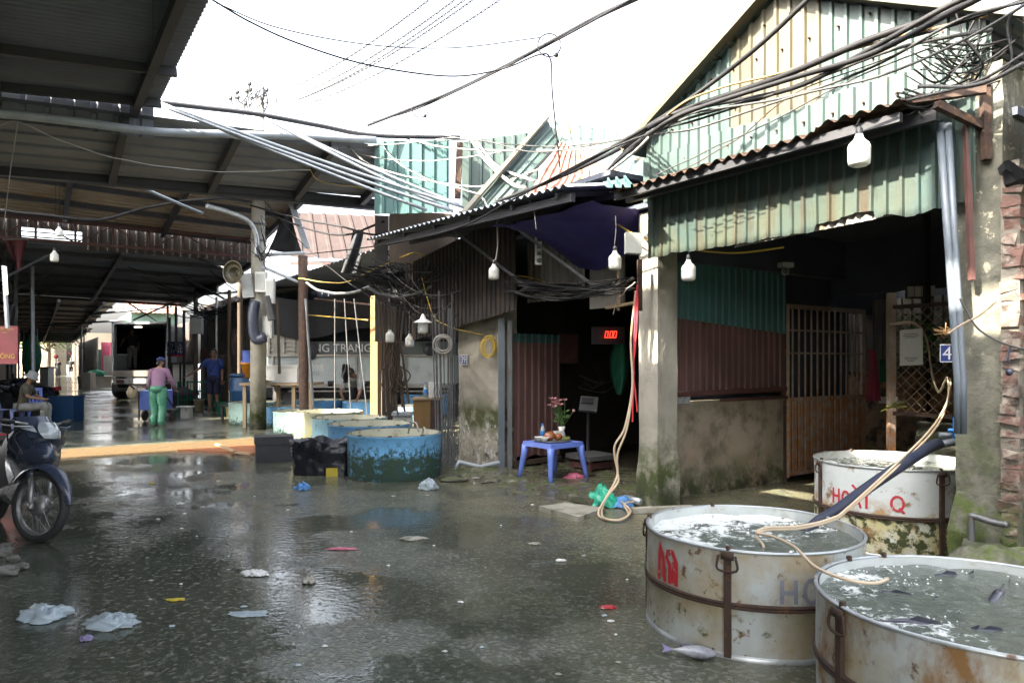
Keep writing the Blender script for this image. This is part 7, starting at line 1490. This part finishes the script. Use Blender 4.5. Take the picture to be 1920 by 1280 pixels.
for a, b_, y0, y1 in (((298, 193), (868, 388), 9.4, 9.2), ((300, 197), (850, 396), 9.4, 9.1), ((482, 214), (842, 392), 10.2, 9.2), ((315, 200), (800, 394), 9.5, 9.5), ((498, 222), (860, 384), 10.3, 9.2)):
    mb = MB(); mb.tube(sag(PX(*a, y0), PX(*b_, y1), .03), .022, 8); tag(mb.build('plastic_conduit', 'pvc_white', None, True), 'pale blue conduit slanting from the canopy corner to the ribbed awning', 'pipe', CO)
# strips hanging on the pillar, and tangles
mb = MB()
for k, (x0, x1, y1) in enumerate(((1191, 1186, 790), (1193, 1195, 772), (1195, 1190, 700))): mb.tube(jitter(spline([PX(1195, 535, 6.9), PX(x0, 600, 6.95), PX(1188, 690, 7.0), PX(x1, y1, 7.0)], 8), .008, 8, k), .008, 5)
tag(mb.build('red_strap', 'redrope'), 'red plastic straps hanging down the edge of the pillar', 'strap')
for j, lb in enumerate(('beige hose hanging along the pillar into a coil on the ground', 'second beige hose beside it looping wider to the left')):
    q = [PX(1192, 545, 6.95), PX(1183, 640, 6.97), PX(1186, 720, 7.0), PX(1176-4*j, 800, 7.0), PX(1158-6*j, 850-12*j, 7.0), PX(1158, 885, 7.0), PX(1152+6*j, 905, 6.95), PX(1135, 935, 6.8)]
    g0 = [GR(1128, 960, .03), GR(1135, 972, .03), GR(1165, 974, .03), GR(1182, 958, .04), GR(1165, 940, .06)] if j == 0 else [GR(1122, 965, .02), GR(1150, 976, .02), GR(1178, 965, .03), GR(1170, 945, .05), GR(1190, 940, .05)]
    cb('hanging_hose', lb, q+g0, .011, 'hose', 'hose', n=8)
mb = MB(); mb.obox(PX(1196, 582, 6.95), V((.05, .03, 0)), V((0, .05, 0)), V((0, 0, .5))); tag(mb.build('iron_channel', 'rust'), 'short rusty iron channel on the upper pillar edge', 'bracket')
def tangle(label, c, r, n, m, seed, rad=.006, flat=.6, name='wire_tangle', vert=0.0):
    rr = random.Random(seed); mb = MB()
    for k in range(n):
        p = [V(c)+V((rr.gauss(0, r), rr.gauss(0, r*.35), rr.gauss(0, r*flat)-(vert*j if vert else 0))) for j in range(4)]
        if not vert and k % 4:
            sx = rr.choice((-1, 1)); a_ = V(c)+V((-sx*r*rr.uniform(.8, 2.2), rr.gauss(0, r*.3), r*flat*rr.gauss(.2, .5))); z_ = V(c)+V((sx*r*rr.uniform(.8, 2.2), rr.gauss(0, r*.3), r*flat*rr.gauss(.2, .5)))
            p = [a_, a_.lerp(z_, .3)-V((0, 0, r*flat*rr.uniform(.1, .9))), a_.lerp(z_, .65)-V((0, 0, r*flat*rr.uniform(.1, .9))), z_]
        mb.tube(spline(p, 6), rad*rr.uniform(.6, 1.5), 4)
    return tag(mb.build(name, m, None, True), label, 'wires')
tangle('messy knot of black wires above the sunlit timber post', PX(735, 520, 12.0), .33, 46, 'cable', 3, .009)
tangle('grey wires knotted beside the tin clad column', PX(770, 560, 11.6), .3, 22, 'cable_grey', 4, .007)
tangle('dark wires and cords hanging down by the timber post', PX(740, 640, 11.9), .075, 34, 'wood_dark', 5, .009, .3, vert=.28)
tangle('dense black cable clump strung under the dark doorway lintel', PX(1090, 540, 8.4), .35, 26, 'cable', 6, .009, .12)
tangle('knot of grey ties and wires at the end of the eave', PX(1735, 185, 4.5), .09, 26, 'cable_grey', 7, .005)
tangle('tangle of black wire loops at the top right corner', PX(1800, 110, 4.45), .15, 24, 'cable', 8, .006, 1.0)
tangle('dark wires hanging above the meter cabinet', PX(390, 585, 20.5), .4, 16, 'cable', 9, .012, .5)
tangle('frayed orange strands hanging by the downpipes', PX(1775, 622, 4.6), .04, 12, 'wood', 10, .002, .6)
tangle('loose wires around the pole meter boxes', PX(494, 470, 14.8), .12, 12, 'cable', 11, .007, 3.0)
tangle('wires and cords in the dark corner of shop 39', PX(1115, 720, 9.8), .16, 6, 'cable_grey', 12, .0035, 1.0)
for px, py, y, r, m_, lb, nn, el in ((831, 645, 9.75, .12, 'cable_white', 'coil of white cable hanging by the number 39 pier', 7, 1.0), (917, 650, 9.65, .085, 'cable_yellow', 'coil of yellow cable hanging on the number 39 pier', 6, 1.6)):
    mb = MB(); c = PX(px, py, y); rr = random.Random(px)
    for k in range(nn):
        s = r*rr.uniform(.7, 1.08); o = V((rr.gauss(0, .012), -.01*k, rr.gauss(0, .012))); mb.tube([c+o+V((cos(a)*s, 0, sin(a)*s*el)) for a in [2*pi*j/28 for j in range(29)]], .008, 5, False)
    tag(mb.build('cable_coil', m_, None, True), lb, 'coil')
mb = MB(); 
for k in range(8): mb.tube([PX(708+k*7, 560+3*k, 12.0), PX(716+k*5, 640, 11.9), PX(712+k*7+(k % 3)*6, 780-8*(k % 4), 11.9)], .014+.006*(k % 2), 5)
tag(mb.build('hanging_sticks', 'wood_dark'), 'bundle of thin poles and dried vines leaning by the timber post', 'poles')
mb = MB(); 
for k in range(3): a = PX(628+k*18, 560, 14.2); mb.tube([a, V((a.x+(.15*k), a.y, .1))], .013, 5)
tag(mb.build('thin_uprights', 'steel'), 'thin uprights standing before the truck side', 'poles')
# black clips on a white strip
e = thing('clip_strip', 'white strip with black clips under the awning of shop 39', 'fixture', PX(1009, 465, 8.3)); a = PX(1000, 440, 8.3)
mb = MB(); mb.obox(PX(1003, 496, 8.3), V((.08, 0, 0)), V((0, .04, 0)), V((0, 0, .4))); mb.build('strip', 'white', e)
for k in range(4): mb = MB(); mb.obox(PX(1007, 452+k*13, 8.27), V((.05, 0, 0)), V((0, .03, 0)), V((0, 0, .04))); mb.build('clip', 'black', e)
mb = MB(); c = PX(1190, 455, 6.6); mb.obox(c-V((.08, 0, .09)), V((.16, .06, 0)), V((0, .1, 0)), V((0, 0, .19))); tag(mb.build('junction_box', 'greybox'), 'grey junction box under the awning left of the pillar', 'box')
mb = MB(); c = PX(1895, 660, 4.3)
for k in range(5): mb.tube([PX(1900, 620, 4.3), PX(1893+k*4, 650, 4.28), PX(1886+k*6, 678, 4.28)], .005, 5)
mb.sphere(PX(1893, 697, 4.28), .022, 10, 7); tag(mb.build('hanging_charm', 'hose_blue'), 'blue cords with a pale ball hanging on the brick corner', 'cord')
mb = MB(); mb.sphere(PX(1690, 745, 6.5), .03, 8, 6, (1, .5, 1)); c = PX(1693, 738, 6.5); mb.tube([c+V((cos(a)*.025, 0, sin(a)*.035)) for a in [pi*k/8 for k in range(9)]], .006, 5); tag(mb.build('padlock', 'rust'), 'old padlock hanging on the chain link', 'padlock')
mb = MB()
for k in range(5): p = PX(1672, 762, 6.4); mb.tube([p, p+V((.12*cos(k*1.4), -.02, .05*sin(k*2.1)))], .008, 4)
tag(mb.build('green_tie', 'herb'), 'bright green ribbon tied to the gate post', 'ribbon')
mb = MB(); p0 = PX(860, 885, 9.4); p0.z = .12; mb.tube([V((p0.x-.05, p0.y, .0)), p0, PX(900, 868, 9.6)+V((0, 0, -.05)), PX(938, 866, 9.4)], .03, 8); tag(mb.build('waste_pipe', 'pvc_white', None, True), 'pale waste pipe along the foot of the number 39 pier', 'pipe')

# ================================================================ litter on the ground
def bagmesh(c, w, d, h, seed):
    mb = MB(); n = 26
    def fn(u, v):
        a = 2*pi*u; th = pi*.5*v; r = sin(th) if v < 1 else 1; k = 1+.55*noise.noise(V((cos(a)*1.7, sin(a)*1.7, seed)))+.35*noise.noise(V((cos(a)*4.5, sin(a)*4.5, v*4+seed)))
        z = h*cos(th)*(1+.6*noise.noise(V((cos(a)*r*2.4, sin(a)*r*2.4, seed+4))))+.3*h*abs(noise.noise(V((cos(a)*r*7, sin(a)*r*7, seed))))+.25*h*noise.noise(V((cos(a)*r*15, sin(a)*r*15, seed)))
        return V(c)+V((cos(a)*r*w*k, sin(a)*r*d*k, max(.003, z+.004)))
    mb.grid(fn, 44, 12); return mb
for px, py, w, d, h, m_, lb, s in (
    (85, 1155, .14, .1, .05, 'bag_clear', 'crumpled clear plastic bag on the wet ground at the lower left', 1), (212, 1172, .14, .08, .05, 'bag_clear', 'flattened clear plastic bag right of the crumpled one', 2),
    (567, 918, .07, .06, .07, 'bag_blue', 'small blue plastic bag in front of the black lined bin', 3), (805, 918, .1, .07, .1, 'bag_clear', 'pale plastic bag standing by the bright blue tank', 4),
    (1075, 900, .12, .08, .07, 'bag_pink', 'pink plastic bag beside the blue table leg', 5), (1128, 948, .14, .12, .15, 'bag_green', 'green plastic bag lying by the coiled hose', 6),
    (1165, 950, .1, .08, .08, 'bag_blue', 'blue cloth bundle between the green bag and the pillar', 7), (478, 1078, .085, .045, .03, 'white', 'white leaf like scrap floating in a puddle', 8),
    (775, 1010, .11, .06, .012, 'slab', 'flat grey rag on the wet ground in the middle of the lane', 9), (640, 1030, .12, .03, .012, 'bag_pink', 'thin pinkish rag pressed flat on the wet ground', 10),
    (580, 1092, .04, .04, .03, 'slab', 'small grey pebble like scrap right of the white scrap', 11), (465, 1152, .12, .05, .01, 'bag_clear', 'flat film of plastic under the white scrap', 12),
    (160, 1200, .035, .025, .02, 'fin', 'tiny lilac scrap near the plastic bags', 13), (1140, 1140, .04, .03, .012, 'redpaint', 'red scrap on the ground near the grey tank', 14),
    (338, 945, .04, .025, .015, 'white', 'small white scrap right of the motorbike', 15), (330, 1125, .06, .03, .006, 'yellowcrate', 'yellow wrapper flat on the wet ground', 16),
    (1052, 1052, .035, .02, .012, 'white', 'small white scrap in the middle right of the lane', 17), (285, 906, .03, .02, .012, 'yellowcrate', 'tiny yellow scrap near the bike on the glittering ground', 18),
    (1003, 1020, .05, .03, .01, 'slab', 'grey flake before the pale slab', 19)):
    tag(bagmesh(GR(px, py), w, d, h, s*3.1).build('litter_scrap' if w < .1 and m_[:3] != 'bag' else 'plastic_bag' if m_[:3] == 'bag' else 'rag', m_, None, True), lb, 'litter')
rr = random.Random(21)
for k in range(44):   # tiny white scraps trodden into the ground
    px = rr.uniform(150, 1200); py = rr.choice((rr.uniform(880, 1010), rr.uniform(1000, 1275))); s = rr.uniform(.005, .013)
    tag(bagmesh(GR(px, py), s*1.5, s, .006, k*1.7).build('paper_scrap', rr.choice(('white', 'slab', 'white', 'bag_clear')), None, True), 'tiny pale scrap trodden into the wet ground', 'litter', 'tiny scraps scattered over the lane')
def stone(c, s, label, m_='stone', seed=1, sc=(1, .7, .45), group=None):
    mb = MB(); mb.sphere(V(c)+V((0, 0, s*sc[2]*.6)), s, 14, 10, sc, .5); tag(mb.build('stone', m_), label, 'stone', group)
for px, py, s, lb in ((40, 1066, .06, 'pale flat stone under the motorbike at the left edge'), (8, 1078, .09, 'grey rubble lump in the lower left edge'), (25, 1050, .05, 'small rubble piece behind the flat stone'), (5, 1040, .08, 'dark rubble lump by the motorbike wheel'), (12, 1025, .05, 'small stone touching the motorbike tyre')): stone(GR(px, py), s, lb)
for px, py, s, lb in ((880, 898, .16, 'wet broken concrete lump by the waste pipe'), (920, 905, .12, 'flat brown rubble piece before the number 39 pier'), (850, 902, .12, 'pale rubble at the right of the bright blue tank'), (960, 905, .1, 'reddish rubble flake left of the blue table')): stone(GR(px, py), s, lb, 'wetledge', 2, (1.2, .8, .3))
mb = MB()
def sl(u, v): p = GR(1010, 957).lerp(GR(1065, 950), u).lerp(GR(1085, 978).lerp(GR(1135, 960), u), v); return p+V((0, 0, .045+.006*noise.noise(p*9)))
mb.grid(sl, 10, 8); a = [sl(0, 0), sl(1, 0), sl(1, 1), sl(0, 1)]
for k in range(4): p, q = a[k], a[(k+1) % 4]; mb.quad(q, p, V((p.x, p.y, 0)), V((q.x, q.y, 0)))
tag(mb.build('concrete_slab', 'slab'), 'pale loose concrete slab at the doorstep edge', 'slab')
mb = MB(); mb.beam(GR(1045, 935)+V((0, 0, .05)), GR(1115, 950)+V((0, 0, .05)), .07, .06); tag(mb.build('broken_kerb', 'wetledge'), 'dark broken kerb piece left of the green bag', 'kerb piece')
mb = MB(); mb.tube([GR(1172, 942)+V((0, 0, .05)), GR(1200, 952)+V((0, 0, .06))], .035, 10); tag(mb.build('pipe_stub', 'galv', None, True), 'short metal pipe stub by the pillar foot', 'pipe')
mb = MB(); mb.beam(GR(1185, 962)+V((0, 0, .03)), GR(1300, 958)+V((0, 0, .03)), .08, .05); tag(mb.build('kerb_stone', 'slab'), 'pale low kerb at the foot of the concrete pillar', 'kerb')

rr = random.Random(41)
for k in range(16):
    a = PN(rr.uniform(690, 760), rr.uniform(470, 560), 4.75+rr.uniform(-.2, .2)); b_ = PN(rr.uniform(800, 870), rr.uniform(480, 590), 4.9+rr.uniform(-.2, .15)); mb = MB(); mb.tube(sag(a, b_, rr.uniform(.08, .4)), rr.choice((.006, .009, .014)), 5)
    tag(mb.build('drooping_cable', 'cable' if k % 3 else 'cable_grey'), 'dark cable drooping under the ribbed awning above the shaded lamp', 'cable', 'dark cables drooping under the ribbed awning')
for k in range(12):
    a = PN(rr.uniform(940, 1010), rr.uniform(515, 550), 4.9+rr.uniform(-.2, .2)); b_ = PN(rr.uniform(1150, 1195), rr.uniform(515, 545), 4.9+rr.uniform(-.15, .15)); mb = MB(); mb.tube(jitter(sag(a, b_, rr.uniform(.03, .16)), .02, 4, k), rr.choice((.006, .009, .012)), 5)
    tag(mb.build('lintel_cable', 'cable'), 'dark cable strung along the lintel of the dark doorway', 'cable', 'dark cables along the doorway lintel of shop 39')
# dim goods inside the shops
mb = MB(); c = PX(1162, 690, 9.3); mb.grid(lambda u, v: c+V(((u-.5)*.26*(.3+.7*sin(pi*min(1, v*.9+.1))), .06*sin(u*7)+.05*v, .35-.7*v)), 12, 14); tag(mb.build('net_bag', 'greennet', None, True), 'green net bag hanging in the dark doorway beside the pillar', 'bag')
for k, (t_, n_, m_, lb) in enumerate(((6.4, 8.2, 'styro', 'dark crate on the floor deep inside shop 39'), (5.9, 7.6, 'bluecrate', 'blue crate in the dark behind the platform scale'), (3.6, 9.2, 'greybox', 'grey crate against the rear wall of shop 41'), (3.1, 8.9, 'bluecrate', 'blue crate behind the chain link in shop 41'))): crate(TN(t_, n_, 0), .6, .45, .4, .4+k, m_, lb)
e = thing('wall_shelf', 'rusty shelf with pots on the rear wall of shop 41', 'shelf', TN(4.3, 9.5, 1.45)); mb = MB(); mb.obox(TN(3.6, 9.45, 1.42), TD*1.5, ND*.25, V((0, 0, .03))); mb.build('board', 'rust', e)
mb = MB()
for k in range(5): mb.lathe([(0, 0), (.06, 0), (.08, .1+.02*k), (.05, .16+.02*k)], TN(3.75+.28*k, 9.55, 1.45), 12)
mb.build('pots', 'greybox', e, True)
mb = MB(); c = PX(1650, 716, 8.9); mb.obox(c, V((.2, -.02, 0)), V((0, .02, 0)), V((0, 0, .28))); tag(mb.build('green_board', 'greennet'), 'small green board on the rear wall right of the pink cloth', 'board')
e = thing('socket_strip', 'white socket strip with a black plug below the green board', 'socket', PX(1655, 752, 8.8)); c = PX(1650, 756, 8.8); mb = MB(); mb.obox(c, V((.26, -.02, 0)), V((0, .03, 0)), V((0, 0, .08))); mb.build('strip', 'white', e); mb = MB(); mb.tube([c+V((.1, -.03, .04)), c+V((.1, -.08, .04))], .015, 8); mb.build('plug', 'black', e)
